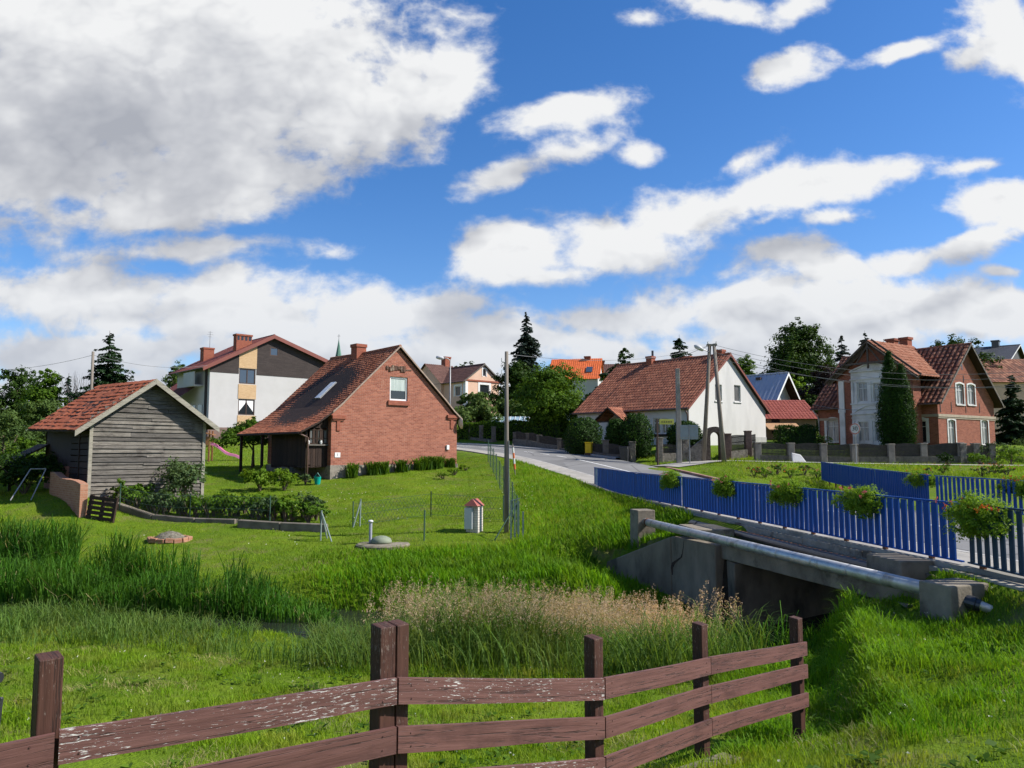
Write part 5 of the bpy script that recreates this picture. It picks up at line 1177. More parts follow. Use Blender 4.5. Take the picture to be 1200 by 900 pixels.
# ------------------------------------------------------------------ weathered barn
def barn():
    h = House('timber_barn', 'grey weathered plank barn with a red tiled gable roof', 'barn', 103, 572, 29, 44, rpx=236, zb=-.25)
    w = h.w; L = 6.4; ze = h.Z(0, 0, 489); zr = h.Z(w / 2, 0, 447); xr = w / 2; zR = ze + .08; zg = .12; rnd = random.Random(8)
    FOOTS.append((h.P, h.az, -.1, w + .1, -.05, L))
    top = lambda x: ze + (zr - ze) * x / xr if x < xr else zR + (zr - zR) * (w - x) / (w - xr)
    mb = MB(); z = zg; row = 0
    while z < zr - .1:      # clapboards, each in one or two lengths, sagging a little
        hh = rnd.uniform(.13, .185); zc = z + hh * .55
        xa = 0 if zc < ze else (zc - ze) / (zr - ze) * xr; xb = w if zc < zR else w - (zc - zR) / (zr - zR) * (w - xr)
        cuts = [xa] + ([xa + (xb - xa) * rnd.uniform(.3, .7)] if rnd.random() < .45 and xb - xa > 2 else []) + [xb]
        for a, b_ in zip(cuts[:-1], cuts[1:]):
            dz0, dz1 = rnd.uniform(-.03, .03), rnd.uniform(-.03, .03); lo = rnd.uniform(.03, .06)
            mb.hexa([(a, -lo - .02, z + dz0), (b_ - .008, -lo - .02, z + dz1), (b_ - .008, 0, z + dz1), (a, 0, z + dz0), (a, -.016, z + hh + .025 + dz0), (b_ - .008, -.016, z + hh + .025 + dz1), (b_ - .008, .0, z + hh + .025 + dz1), (a, 0, z + hh + .025 + dz0)])
        z += hh
    h.b('gable_boards', mb, GWOOD)
    mb = MB(); mb.panel([(0, zg), (w, zg), (w, zR - .05), (xr, zr - .1), (0, ze - .05)], [], (0, .01, 0), Vector((1, 0, 0)), UZ, Vector((0, -1, 0))); mb.face([(w, .01, zg), (w, L, zg), (w, L, zR), (w, .01, zR)]); mb.face([(w, L, zg), (0, L, zg), (0, L, ze), (xr, L, zr), (w, L, zR)]); h.b('wall', mb, DWOOD)
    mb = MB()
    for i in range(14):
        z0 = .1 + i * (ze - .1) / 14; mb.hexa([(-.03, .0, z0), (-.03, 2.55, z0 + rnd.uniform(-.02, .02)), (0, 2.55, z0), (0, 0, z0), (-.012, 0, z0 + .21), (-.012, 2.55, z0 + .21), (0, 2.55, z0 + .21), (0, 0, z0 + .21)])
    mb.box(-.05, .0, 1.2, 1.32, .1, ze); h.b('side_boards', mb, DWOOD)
    mb = MB(); mb.box(0, .25, 2.6, L, -.5, 1.55); h.b('brick_base', mb, brick_mat('barn_brick', (.24, .09, .06), (.29, .12, .08), (.25, .16, .12), .25, .075, (.13, .05, .035), None))
    mb = MB(); mb.box(.03, .2, 2.6, L, 1.552, ze); h.b('rear_boards', mb, DWOOD)
    mb = MB(); mb.box(-.05, .07, -.085, -.0, -.1, ze - .03); h.b('corner_board', mb, GWOODL); mb = MB(); mb.box(w - .07, w + .05, -.085, 0, -.2, zR - .03); h.b('corner_board', mb, GWOODL)
    mb = MB(); mb.box(-.04, w + .04, -.05, .1, -1.0, zg - .01); h.b('footing', mb, CONC)
    ov = .42; el = Vector((-.62, 0, ze - .52)); er = Vector((w + .42, 0, zR - .38)); rd = Vector((xr, 0, zr + .05)); sw = Vector((-.35, 1, .035)).normalized()
    rng = np.random.default_rng(9); mb = MB(); yd = Vector((0, 1, 0)); tiles(mb, [el + Vector((0, -ov - .075, .02)), rd + Vector((0, -ov - .075, .02))], Vector((0, 1, .028)).normalized(), L + ov + .5, .5, .27, 0, .02, .012, rng, .06, True)
    roof = h.b('roof', mb, TILE_S); mb = MB(); tiles(mb, [er + Vector((0, -ov, 0)), rd + Vector((0, -ov, 0))], Vector((0, 1, .028)).normalized(), L + ov + .5, .5, .27, 0, .02, .012, rng, .06, True); h.b('roof_slope', mb, TILE_S, roof)
    mb = MB(); y2 = Vector((0, 1, .028)).normalized(); slab(mb, [el, rd], y2, -ov + .02, L + .4, .08); slab(mb, [er, rd], y2, -ov + .02, L + .4, .08); h.b('roof_boarding', mb, DWOOD, roof)
    mb = MB(); rake(mb, [el - Vector((.03, 0, .02)), rd - Vector((.0, 0, 0))], -ov - .03, .22, .035, .03); h.b('bargeboard', mb, GWOODL, roof); mb = MB(); rake(mb, [rd + Vector((.002, 0, 0)), er + Vector((.03, 0, -.02))], -ov - .03, .22, .035, .03); h.b('bargeboard', mb, GWOODL, roof)
    # lean-to canopy on the far left wall
    mb = MB(); y0 = L - .5; mb.hexa([(-1.5, y0, 1.55), (0, y0, 2.4), (0, L + 1.4, 2.4), (-1.5, L + 1.4, 1.55), (-1.5, y0, 1.62), (0, y0, 2.47), (0, L + 1.4, 2.47), (-1.5, L + 1.4, 1.62)]); mb.bar((-1.35, y0 + .1, -.5), (-1.35, y0 + .1, 1.55), .1, .1); mb.bar((-1.35, y0 + .12, .7), (-.1, y0 + .12, 1.5), .08, .08); h.b('canopy', mb, DWOOD)
    return h
HB = barn()
# crumbling brick wall, pallet and frames in front of the barn
def loc_at(h, x, y): return h.P + h.r * x + h.d * y
def grounded(px, py, Y):
    x = xat(px, Y, T(xat(px, Y, 0), Y)); return Vector((x, Y, T(x, Y)))
p0 = grounded(62, 578, 30.2); p1 = grounded(97, 592, 27.3)
d = (p1 - p0); d.z = 0; Lw = d.length; az = math.atan2(d.y, d.x); mb = MB(); n = 7; rnd = random.Random(2)
zt0, zt1 = zat(30.2, 553) - p0.z, zat(27.3, 567) - p0.z
for i in range(n):
    a, b_ = Lw * i / n, Lw * (i + 1) / n - .01;  zz = T(*(p0 + d * (i / n)).xy) - p0.z; wob = [0, .05, -.04, -.06, -.03, .02, .03, .0]; hh = zt0 + (zt1 - zt0) * i / n + wob[i] - zz; h2 = zt0 + (zt1 - zt0) * (i + 1) / n + wob[i + 1] - zz; mb.hexa([(a, -.13, zz - .4), (b_, -.13, zz - .4), (b_, .13, zz - .4), (a, .13, zz - .4), (a, -.13, zz + hh), (b_, -.13, zz + h2), (b_, .13, zz + h2), (a, .13, zz + hh)])
tag(mb.build('brick_wall', BRICK_O, None, p0, rz=az, bevel=.01), 'low crumbling pale brick wall standing before the grey barn corner', 'wall')
pp = grounded(116, 592, 27.2); pa = thing('wooden_pallet', 'dark wooden pallet standing on edge against the brick wall end', 'pallet', pp, R(-6))
for i in range(5): mb = MB(); mb.box(-.52, .52, -.02, 0, .03 + i * .17, .03 + i * .17 + .12); c = mb.build('slat', DWOOD, pa); c.rotation_euler = (R(-4), R(7), 0)
for x in (-.46, 0, .46): mb = MB(); mb.box(x - .05, x + .05, .002, .1, .0, .86); c = mb.build('bearer', DWOOD, pa); c.rotation_euler = (R(-4), R(7), 0)
pp = grounded(30, 581, 29.5); fr = thing('leaning_frame', 'thin grey metal frame leaning by the dark shrubs at the left', 'frame', pp, R(15))
mb = MB(); mb.tube([(-.35, -.5, 0), (.1, .05, 1.15)], .022, 6); mb.tube([(.35, -.55, 0), (.62, .05, 1.15)], .022, 6); mb.tube([(.1, .05, 1.15), (.62, .05, 1.15)], .022, 6); mb.build('frame_tube', ZINC, fr)

def gable_house(h, L, ze, zr, wallm, roofm, zeR=None, holesF=(), holesL=(), ov=.3, eo=.35, kw={}, rakem=None, wname='wall', zb=-1.2, slabm=None, rakeh=.16, back=.2, rk=None):
    """plain gabled body: gable at y=0, ridge along y"""
    w = h.w; zeR = zeR or ze; xr = w / 2; mb = MB()
    mb.panel([(0, zb), (w, zb), (w, zeR), (xr, zr), (0, ze)], [list(q) for q in holesF], (0, 0, 0), Vector((1, 0, 0)), UZ, Vector((0, -1, 0)), .12)
    mb.panel([(-L, zb), (0, zb), (0, ze), (-L, ze)], [list(q) for q in holesL], (0, 0, 0), LEFT[0], UZ, LEFT[1], .12)
    mb.face([(w, 0, zb), (w, L, zb), (w, L, zeR), (w, 0, zeR)]); mb.face([(w, L, zb), (0, L, zb), (0, L, ze), (xr, L, zr), (w, L, zeR)])
    wall = h.b(wname, mb, wallm); sl = (zr - ze) / xr; slR = (zr - zeR) / xr
    pl = [Vector((-eo, 0, ze - eo * sl + .06)), Vector((xr, 0, zr + .06))]; pr = [Vector((w + eo, 0, zeR - eo * slR + .06)), Vector((xr, 0, zr + .06))]; off = Vector((0, -ov, 0))
    mb = MB(); tiles(mb, [p + off for p in pl], Vector((0, 1, 0)), L + ov + back, **kw); roof = h.b('roof', mb, roofm)
    mb = MB(); tiles(mb, [p + off for p in pr], Vector((0, 1, 0)), L + ov + back, **kw); h.b('roof_slope', mb, roofm, roof)
    mb = MB(); slab(mb, pl, Vector((0, 1, 0)), -ov + .03, L + back - .03, .1); slab(mb, pr, Vector((0, 1, 0)), -ov + .03, L + back - .03, .1); h.b('roof_boarding', mb, slabm or DWOOD, roof)
    mb = MB(); mb.tube([(xr, -ov - .02, zr + .09), (xr, L + back, zr + .07)], .085, 8); h.b('ridge_tiles', mb, roofm, roof)
    if rakem: mb = MB(); rake(mb, pl, -ov - .003, rakeh, .03, .06); h.b('bargeboard', mb, rakem, roof); mb = MB(); rake(mb, pr, -ov - .003, rakeh, .03, .06); h.b('bargeboard', mb, rakem, roof)
    mb = MB(); mb.tube([(-eo - .05, -ov, pl[0].z - .05), (-eo - .05, L + back, pl[0].z - .05)], .06, 8); h.b('gutter', mb, METG)
    FOOTS.append((h.P, h.az, -.1, w + .1, -.1, L)); return roof, pl, pr, xr
def rx(h, x0, x1, y0, y1, t=0): a, b = h.X(x0, t), h.X(x1, t); return (a, b, h.Z(a, t, y1), h.Z(a, t, y0))
def ry(h, x0, x1, y0, y1, x=0): a, b = h.Yl(x0, x), h.Yl(x1, x); return (-max(a, b), -min(a, b), h.Z(x, min(a, b), y1), h.Z(x, min(a, b), y0))
RC = lambda q: rect(*q)

# ------------------------------------------------------------------ white gabled house by the bend
def white_house():
    h = House('white_house', 'white rendered house with a bare gable, two small windows and a long rust red roof', 'house', 808, 523, 53, 42.7, rpx=898)
    w = h.w; ze = h.Z(0, 0, 474.5); zr = h.Z(w / 2, 0, 416); L = h.Yl(677, 0)
    g = [rx(h, 839.5, 847.5, 450, 469.5), rx(h, 862, 869.5, 451, 470.5)]
    fl = [ry(h, 766, 774, 490, 508), ry(h, 776, 783, 490, 508), ry(h, 694, 702, 493, 507)]
    roof, pl, pr, xr = gable_house(h, L, ze, zr, WHITE, TILE_W, holesF=[RC(q) for q in g], holesL=[RC(q) for q in fl], ov=.22, eo=.35, kw=dict(tw=.26, course=.36, amp=.035, step=.018, jit=.005, rng=np.random.default_rng(12)), rakem=mottled('red_bargeboard', (.16, .05, .035), (.2, .065, .045), 4, .7, .1), rakeh=.2, back=.2)
    mb = MB()
    for q in (): pass
    for q in g: window(h, (0, 0, 0), FRONT, q, WOLD, GLASS_G, 0, None, .06, .09, sill=WOLD)
    for q in fl: window(h, (0, 0, 0), LEFT, q, WOLD, GLASS, 1, .7, .06, .09)
    mb = MB(); a = fl[0][0] - .3; fbox(mb, (0, 0, 0), *LEFT, a, fl[1][1] + .2, fl[0][2] - .2, fl[0][2] - .05, .003, .14); h.b('window_ledge', mb, DWOOD)
    mb = MB(); mb.box(w * .70, w + .02, -.03, .0, -1.0, .75); h.b('plinth_patch', mb, mottled('grey_cement', (.3, .3, .29), (.38, .38, .37), 2, .9, .2))
    # porch with its own small gabled roof on the road side
    y0, y1 = h.Yl(733, -1.2), h.Yl(703, -1.2); ym = (y0 + y1) / 2; zr2 = h.Z(-1.5, ym, 477); ze2 = h.Z(-1.5, y0, 493); po = None
    mb = MB(); P1 = [Vector((-1.7, y0 - .25, ze2)), Vector((-1.7, ym, zr2))]; tiles(mb, P1, Vector((1, 0, 0)), 2.6, .24, .33, .02, .015, .004); po = h.b('porch', mb, TILE_W)
    mb = MB(); tiles(mb, [Vector((-1.7, y1 + .25, ze2)), Vector((-1.7, ym, zr2))], Vector((1, 0, 0)), 2.6, .24, .33, .02, .015, .004); h.b('porch_slope', mb, TILE_W, po)
    mb = MB(); mb.bar((-1.68, y0 - .25, ze2 - .08), (-1.68, ym, zr2 - .08), .06, .16, (1, 0, 0)); mb.bar((-1.68, y1 + .25, ze2 - .08), (-1.68, ym + .001, zr2 - .085), .06, .16, (1, 0, 0)); mb.bar((-1.66, y0 - .1, ze2 - .04), (-1.66, y1 + .1, ze2 - .04), .1, .1); h.b('porch_gable', mb, DWOOD, po)
    for yy in (y0, y1): mb = MB(); mb.box(-1.66, -1.54, yy - .06, yy + .06, -.3, ze2); h.b('porch_post', mb, DWOOD, po)
    mb = MB(); fbox(mb, (0, 0, 0), *LEFT, -ym - .5, -ym + .5, .0, 2.05, .004, .03); h.b('door', mb, DWOOD)
    mb = MB(); fbox(mb, (0, 0, 0), *LEFT, -y1 - .1, -y1 + .35, .2, 1.9, .004, .03); h.b('door_side_panel', mb, WOLD)
    ch = [(764, 418, xr - .1), (809, 418, xr + .9), (851, 410.5, xr + .25)]
    for px, py, x in ch: t = max(.8, h.Yl(px, x)); chimney(h, x, t, zr - .8, h.Z(x, t, py + 2), .5, .55, BRICK_R, .04, parent=roof)
    t = h.Yl(766, xr - .1); mb = MB(); mb.tube([(xr - .05, t, h.Z(xr, t, 419)), (xr - .05, t, h.Z(xr, t, 411))], .09, 8); h.b('flue_pipe', mb, BLACKP, roof)
    pipe_down(h, [(-.35, .12, pl[0].z - .1), (-.1, .06, pl[0].z - .4), (-.06, .06, pl[0].z - .6), (-.06, .06, -.4)], .05); return h
HW = white_house()

# ------------------------------------------------------------------ brick villa with the white bay
def villa():
    h = House('brick_villa', 'old red brick villa with a white ornamented bay and two tall chimneys', 'house', 1101, 524, 52, 34, rpx=1167)
    w = h.w; ze = h.Z(0, 0, 466); zr = h.Z(w / 2, 0, 405); L = h.Yl(960, 0)
    up = [rx(h, 1123.5, 1132.5, 449, 473.5), rx(h, 1137, 1145.5, 450, 474)]; lo = [rx(h, 1112, 1120.5, 491.5, 522), rx(h, 1151, 1159, 492, 521)]
    fr = [ry(h, 970, 984, 491.5, 517.5), ry(h, 1075, 1086.5, 491.5, 519)]
    roof, pl, pr, xr = gable_house(h, L, ze, zr, BRICK_V, TILE_V, holesF=[arch(*q, .09) for q in up + lo], holesL=[arch(*q, .12) for q in fr], ov=.5, eo=.45, kw=dict(tw=.36, course=.40, amp=.075, step=.03, jit=.01, rng=np.random.default_rng(13), sag=.05), rakem=GWOOD, wname='brick_wall', back=.35, slabm=DWOOD)
    for q in up + lo: window(h, (0, 0, 0), FRONT, q, WOLD, GLASS_C, 1, .68, .05, .08, sill=WOLD, surround=WOLD, sw=.11, rise=.09)
    for q in fr: window(h, (0, 0, 0), LEFT, q, WOLD, GLASS_C if q is fr[0] else GLASS, 1, .7, .06, .08, sill=WOLD, surround=WOLD, sw=.2, rise=.12)
    zc = h.Z(0, 0, 486.5); SAND = mottled('sandstone_band', (.28, .23, .17), (.36, .30, .23), 4, .9, .3)
    mb = MB(); fbox(mb, (0, 0, 0), *FRONT, -.08, w + .08, zc - .09, zc + .09, .003, .08); fbox(mb, (0, 0, 0), *FRONT, -.04, w + .04, zc - .2, zc - .09, .003, .045); h.b('cornice_band', mb, SAND)
    mb = MB(); fbox(mb, (0, 0, 0), *LEFT, -L, -.01, zc - .09, zc + .09, .003, .07); h.b('cornice_band', mb, SAND)
    xs, zs = h.X(1132), h.Z(h.X(1132), 0, 430); mb = MB(); fbox(mb, (0, 0, 0), *FRONT, xs - .06, xs + .06, zs - .2, zs + .2, .002, .01); h.b('gable_slot', mb, GLASS)
    mb = MB()
    for px, py, l in ((1133, 444, .5), (1117, 477, .7), (1134, 477, .8), (1150, 478, .7), (1104, 478, .6)): a = h.X(px); z = h.Z(a, 0, py); fbox(mb, (0, 0, 0), *FRONT, a - .02, a + .02, z - l / 2, z + l / 2, .002, .03)
    h.b('tie_irons', mb, BLACKP)
    # projecting wing with its own gable towards the road
    X0 = -1.0; t0, t1 = h.Yl(1073, X0), h.Yl(983.5, X0); tm = (t0 + t1) / 2; zw = h.Z(X0 - .4, t1 + .5, 447) + .35; zwr = h.Z(X0 - .55, tm, 399.5)
    bay0, bay1 = h.Yl(1052, X0), h.Yl(1001.5, X0)
    mb = MB(); mb.panel([(-t1, -1.2), (-t0, -1.2), (-t0, zw), (-tm, zwr - .1), (-t1, zw)], [], (X0, 0, 0), LEFT[0], UZ, LEFT[1]); mb.face([(X0, t0, -1.2), (0, t0, -1.2), (0, t0, zw), (X0, t0, zw)]); mb.face([(0, t1, -1.2), (X0, t1, -1.2), (X0, t1, zw), (0, t1, zw)])
    wing = h.b('wing', mb, BRICK_V)
    sl = (zwr - zw) / (t1 - tm); xe = xr - (zr - zwr) / ((zr - ze) / xr)   # where the wing ridge meets the main slope
    EOW = .65; RG = Vector((1, 0, 0)); XF = X0 - .55; Lw = xe - XF + .3; slm = (zr - ze) / xr
    for yy, nm in ((t1 + EOW, 'wing_roof'), (t0 - EOW, 'wing_roof_slope')):
        ze_ = zw - EOW * sl + .05; xend = lambda f: (ze_ + (zwr + .05 - ze_) * f - ze) / slm + .15 - XF
        mb = MB(); tiles(mb, [Vector((XF, yy, ze_)), Vector((XF, tm, zwr + .05))], RG, Lw, .36, .40, .06, .025, .008, np.random.default_rng(14), 0, False, lambda f: (0, max(.4, min(Lw, xend(f)))))
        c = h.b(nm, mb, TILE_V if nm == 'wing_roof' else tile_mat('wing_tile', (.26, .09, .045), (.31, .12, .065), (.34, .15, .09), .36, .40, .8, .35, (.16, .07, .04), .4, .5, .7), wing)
    mb = MB()
    for yy in (t1 + EOW, t0 - EOW): mb.bar((XF, yy, ze_ - .12), (XF, tm, zwr - .08), .06, .22, (1, 0, 0)); mb.bar((XF + .3, yy, ze_ - .06), (XF + .3, tm, zwr - .02), .5, .03, (1, 0, 0))
    za = zwr - (zwr - zw) * .62; yw = (zwr - za) / sl; mb.bar((XF, tm - yw, za - .15), (XF, tm + yw, za - .15), .09, .14); mb.bar((XF - .01, tm, za - .55), (XF - .01, tm, zwr - .1), .1, .12, (1, 0, 0)); mb.bar((XF, tm - yw * .5, za - .1), (XF, tm, zwr - .35), .07, .1, (1, 0, 0)); mb.bar((XF, tm + yw * .5, za - .1), (XF, tm, zwr - .36), .07, .1, (1, 0, 0))
    h.b('gable_truss', mb, mottled('dark_weathered_timber', (.07, .055, .045), (.12, .095, .08), 6, .9, .4), wing)
    # white bay: pedimented panel over two storeys of windows
    bm_ = (bay0 + bay1) / 2; zt = h.Z(X0, bm_, 425); zs = h.Z(X0, bay1, 436); mb = MB(); D = .16
    hu = [ry(h, 1009.5, 1020.5, 448, 470.5, X0), ry(h, 1027.5, 1038, 448, 470.5, X0)]; hl = [ry(h, 1008.5, 1020.5, 494, 517, X0), ry(h, 1027.5, 1038, 494, 517, X0)]
    mb.panel([(-bay1, -.9), (-bay0, -.9), (-bay0, zs), (-bm_, zt), (-bay1, zs)], [RC(q) for q in hu + hl], (X0 - D, 0, 0), LEFT[0], UZ, LEFT[1], .1); mb.face([(X0 - D, bay0, -.9), (X0, bay0, -.9), (X0, bay0, zs), (X0 - D, bay0, zs)]); mb.face([(X0, bay1, -.9), (X0 - D, bay1, -.9), (X0 - D, bay1, zs), (X0, bay1, zs)]); mb.face([(X0 - D, bay1, zs), (X0 - D, bm_, zt), (X0, bm_, zt), (X0, bay1, zs)]); mb.face([(X0 - D, bm_, zt), (X0 - D, bay0, zs), (X0, bay0, zs), (X0, bm_, zt)])
    WB = mottled('white_stucco', (.58, .57, .55), (.68, .67, .65), 1.5, .85, .15, c3=(.47, .46, .44)); bay = h.b('bay', mb, WB, wing); O = (X0 - D, 0, 0)
    for q in hu + hl: window(h, O, LEFT, q, WOLD, GLASS_C, 1, .7, .05, .07, parent=bay)
    mb = MB()
    for zz, d_, th in ((zs - .02, .12, .10), (h.Z(X0, bm_, 443.5), .07, .08), (h.Z(X0, bm_, 472.5), .08, .10), (h.Z(X0, bm_, 484.5), .10, .10), (h.Z(X0, bm_, 489), .05, .05)): fbox(mb, O, *LEFT, -bay1 - .06, -bay0 + .06, zz - th / 2, zz + th / 2, .003, d_)
    for a, b_ in ((-bay1, zs), (-bay0, zs)): mb.bar((X0 - D - .05, -a, b_ + .03), (X0 - D - .05, bm_, zt + .03), .1, .1, (1, 0, 0))
    us = sorted([q for r_ in hu for q in r_[:2]]); zA, zB = hu[0][2] - .15, hu[0][3] + .05
    for c in (-bay1 + .1, us[0] - .12, (us[1] + us[2]) / 2, us[3] + .12): fbox(mb, O, *LEFT, c - .08, c + .08, zA, zB, .003, .06); fbox(mb, O, *LEFT, c - .08, c + .08, hl[0][2] - .25, hl[0][3] + .05, .003, .06)
    k = 10; za_ = h.Z(X0, bm_, 482.5)
    for i in range(k):   # segmental pediment above the lower windows
        f0, f1 = i / k, (i + 1) / k; ua = -bay1 + .2 + (bay1 - bay0 - .4) * f0; ub = -bay1 + .2 + (bay1 - bay0 - .4) * f1; mb.bar((X0 - D - .03, -ua, za_ + .5 * math.sin(math.pi * f0)), (X0 - D - .03, -ub, za_ + .5 * math.sin(math.pi * f1)), .06, .07, (1, 0, 0))
    h.b('bay_moulding', mb, WB, bay)
    mb = MB(); mb.lathe([(.0, 0), (.13, .0), (.13, .04), (.09, .06)], n=12); c = h.b('rosette', mb, WB, bay); c.location = (X0 - D - .003, bm_, zt - .55); c.rotation_euler = (0, R(-90), 0)
    # white corner pilaster at the left end of the wing
    mb = MB(); tp0, tp1 = h.Yl(992, X0), h.Yl(986, X0); fbox(mb, (X0, 0, 0), *LEFT, -tp1, -tp0, -.5, h.Z(X0, tp1, 447), .003, .1); fbox(mb, (X0, 0, 0), *LEFT, -tp1 - .05, -tp0 + .05, h.Z(X0, tp1, 484), h.Z(X0, tp1, 480), .003, .14); h.b('pilaster', mb, WB, wing)
    for px, py in ((1051, 399.5), (1067, 398)): t = h.Yl(px, xr + .1); chimney(h, xr + .1, t, zr - .9, h.Z(xr, t, py), .62, .62, BRICK_R, .07, parent=roof)
    pipe_down(h, [(-.5, L + .1, pl[0].z - .1), (-.1, L - .05, pl[0].z - .6), (-.08, L - .1, pl[0].z - .9), (-.08, L - .1, -.3)], .05, ZINC); return h
HV = villa()

# ------------------------------------------------------------------ apartment block
def apartments():
    h = House('apartment_block', 'white and dark clad apartment block with a red roof and a tan window strip', 'apartment block', 243, 524, 78, 42.7, rpx=381)
    w = h.w; ze = h.Z(0, 0, 426.5); zeR = h.Z(w, 0, 424); zr = h.Z(w / 2, 0, 394); L = h.Yl(274, w / 2)
    a0, a1 = h.X(277), h.X(298); z = lambda py: h.Z(a0, 0, py); zc = z(438); zso = h.Z(0, 0, 500.5)
    win = [(a0 + .05, a1 - .1, z(449.3), z(431.5)), (a0 + .05, a1 - .1, z(486), z(467.5))]; at_ = rx(h, 313, 323.5, 406.5, 417)
    roofm = mottled('red_sheet_roof', (.175, .055, .042), (.205, .066, .05), 1.2, .6, .1); ov, eo = .5, .9
    roof, pl, pr, xr = gable_house(h, L, ze, zr, WHITE_G, tile_mat('block_red_tile', (.17, .05, .038), (.19, .057, .043), (.21, .066, .05), .3, .36, .6, 0, (.12, .04, .03), .3, .6, .8), zeR=zeR, holesF=[RC(q) for q in win] + [RC(at_)], ov=ov, eo=eo, kw=dict(tw=.3, course=.38, amp=.03, step=.015, jit=.003), rakem=roofm, rakeh=.42, back=.3)
    sl = lambda x: ze + (zr - ze) * x / xr if x < xr else zeR + (zr - zeR) * (w - x) / (w - xr)
    mb = MB(); top = [(0, zc), (a0, zc), (a0, sl(a0) - .02), (0, ze - .02)]; mb.prism(top, (0, -.03, 0), (1, 0, 0), UZ, (0, .028, 0)); h.b('dark_cladding', mb, SLATE)
    mb = MB(); mb.panel([(a1, zc), (w, zc), (w, zeR - .02), (xr, zr - .03), (a1, sl(a1) - .02)], [RC(at_)], (0, -.03, 0), Vector((1, 0, 0)), UZ, Vector((0, -1, 0)), .03); h.b('dark_cladding', mb, SLATE)
    for q0, q1 in ((z(431), sl(a0) - .03), (z(467), z(450)), (zso, z(486.5))): mb = MB(); mb.prism([(a0, q0), (a1, q0), (a1, q1 + ((sl(a1) - sl(a0)) if q1 > z(420) else 0)), (a0, q1)], (0, -.045, 0), (1, 0, 0), UZ, (0, .04, 0)); h.b('tan_panel', mb, TAN)
    mb = MB(); mb.box(-.04, w, -.05, -.002, -1.5, zso); mb.box(-.05, -.002, -.04, L, -1.5, zso); h.b('socle', mb, BROWNW)
    window(h, (0, 0, 0), FRONT, win[0], BRONZE, GLASS_B, 1, None, .1, .06); w2 = window(h, (0, 0, 0), FRONT, win[1], BRONZE, GLASS, 1, None, .1, .06)
    mb = MB(); q = win[1]; um = (q[0] + q[1]) / 2
    for s_ in (-1, 1): e = q[0] + .12 if s_ < 0 else q[1] - .12; mb.face([(e, .085, q[3] - .1), (um, .085, q[3] - .1), (um - s_ * -.15, .085, q[3] - .5), (e, .085, q[2] + .35)])
    h.b('curtain', mb, WFRAME, w2)
    window(h, (0, -.03, 0), FRONT, at_, BRONZE, GLASS_B, 0, None, .12, .02)
    # stair tower strip and balcony on the left side
    mb = MB(); fbox(mb, (0, 0, 0), *LEFT, -1.0, -.55, -.5, ze - .4, .003, .12); h.b('dark_strip', mb, SLATE)
    mb = MB(); fbox(mb, (0, 0, 0), *LEFT, -4.6, -1.6, h.Z(0, 3, 452), h.Z(0, 3, 437), .9, 1.0); fbox(mb, (0, 0, 0), *LEFT, -4.6, -1.6, h.Z(0, 3, 452) - .15, h.Z(0, 3, 452), .003, .98); h.b('balcony', mb, WHITE_G)
    mb = MB(); tiles(mb, [Vector((-2.2, 3.0, h.Z(-2, 4, 468))), Vector((-.02, 3.0, h.Z(0, 4, 452)))], Vector((0, 1, 0)), max(2, L - 3.2), .3, .36, .03, .015, .003); h.b('canopy_roof', mb, tile_mat('canopy_tile', (.10, .035, .03), (.12, .04, .033), (.13, .045, .036), .3, .36, .7), roof)
    for i in range(2): mb = MB(); fbox(mb, (0, 0, 0), *LEFT, -2.8 - i * 1.8, -1.7 - i * 1.8, 2.2, 4.4, .003, .05); h.b('window', mb, GLASS)
    x1 = w * .30; t = max(1.5, h.Yl(284, x1)); chimney(h, x1, t, sl(x1) - .5, h.Z(x1, t, 394), 1.7, .8, BRICK_R, .07, parent=roof, slots=True)
    x1 = w * .16; t = min(L - .8, h.Yl(239, x1)); c = chimney(h, x1, t, sl(x1) - .6, h.Z(x1, t, 409.5), 1.15, 1.0, BRICK_R, .05, parent=roof)
    mb = MB(); za, zb_ = h.Z(x1, t, 409), h.Z(x1, t, 388); mb.tube([(x1 + .25, t, za), (x1 + .25, t, zb_)], .03, 6)
    for i, l in enumerate((.5, .7, .4)): mb.tube([(x1 + .25 - l / 2, t, zb_ - .1 - i * .25), (x1 + .25 + l / 2, t, zb_ - .1 - i * .25)], .018, 5)
    h.b('antenna', mb, ZINC, roof); return h
apartments()
h = House('terraced_house', 'white house wing with a red roof just left of the apartment block', 'house', 209, 468, 92, 42.7, w=10, zb=2.6); ze = h.Z(0, 0, 457); zr = h.Z(5, 0, 422)
gable_house(h, 4.5, ze, zr, WHITE, MATS['block_red_tile'], ov=.5, eo=1.7, kw=dict(tw=.3, course=.38, amp=.03, step=.015, jit=.003), rakem=MATS['red_sheet_roof'], rakeh=.4)

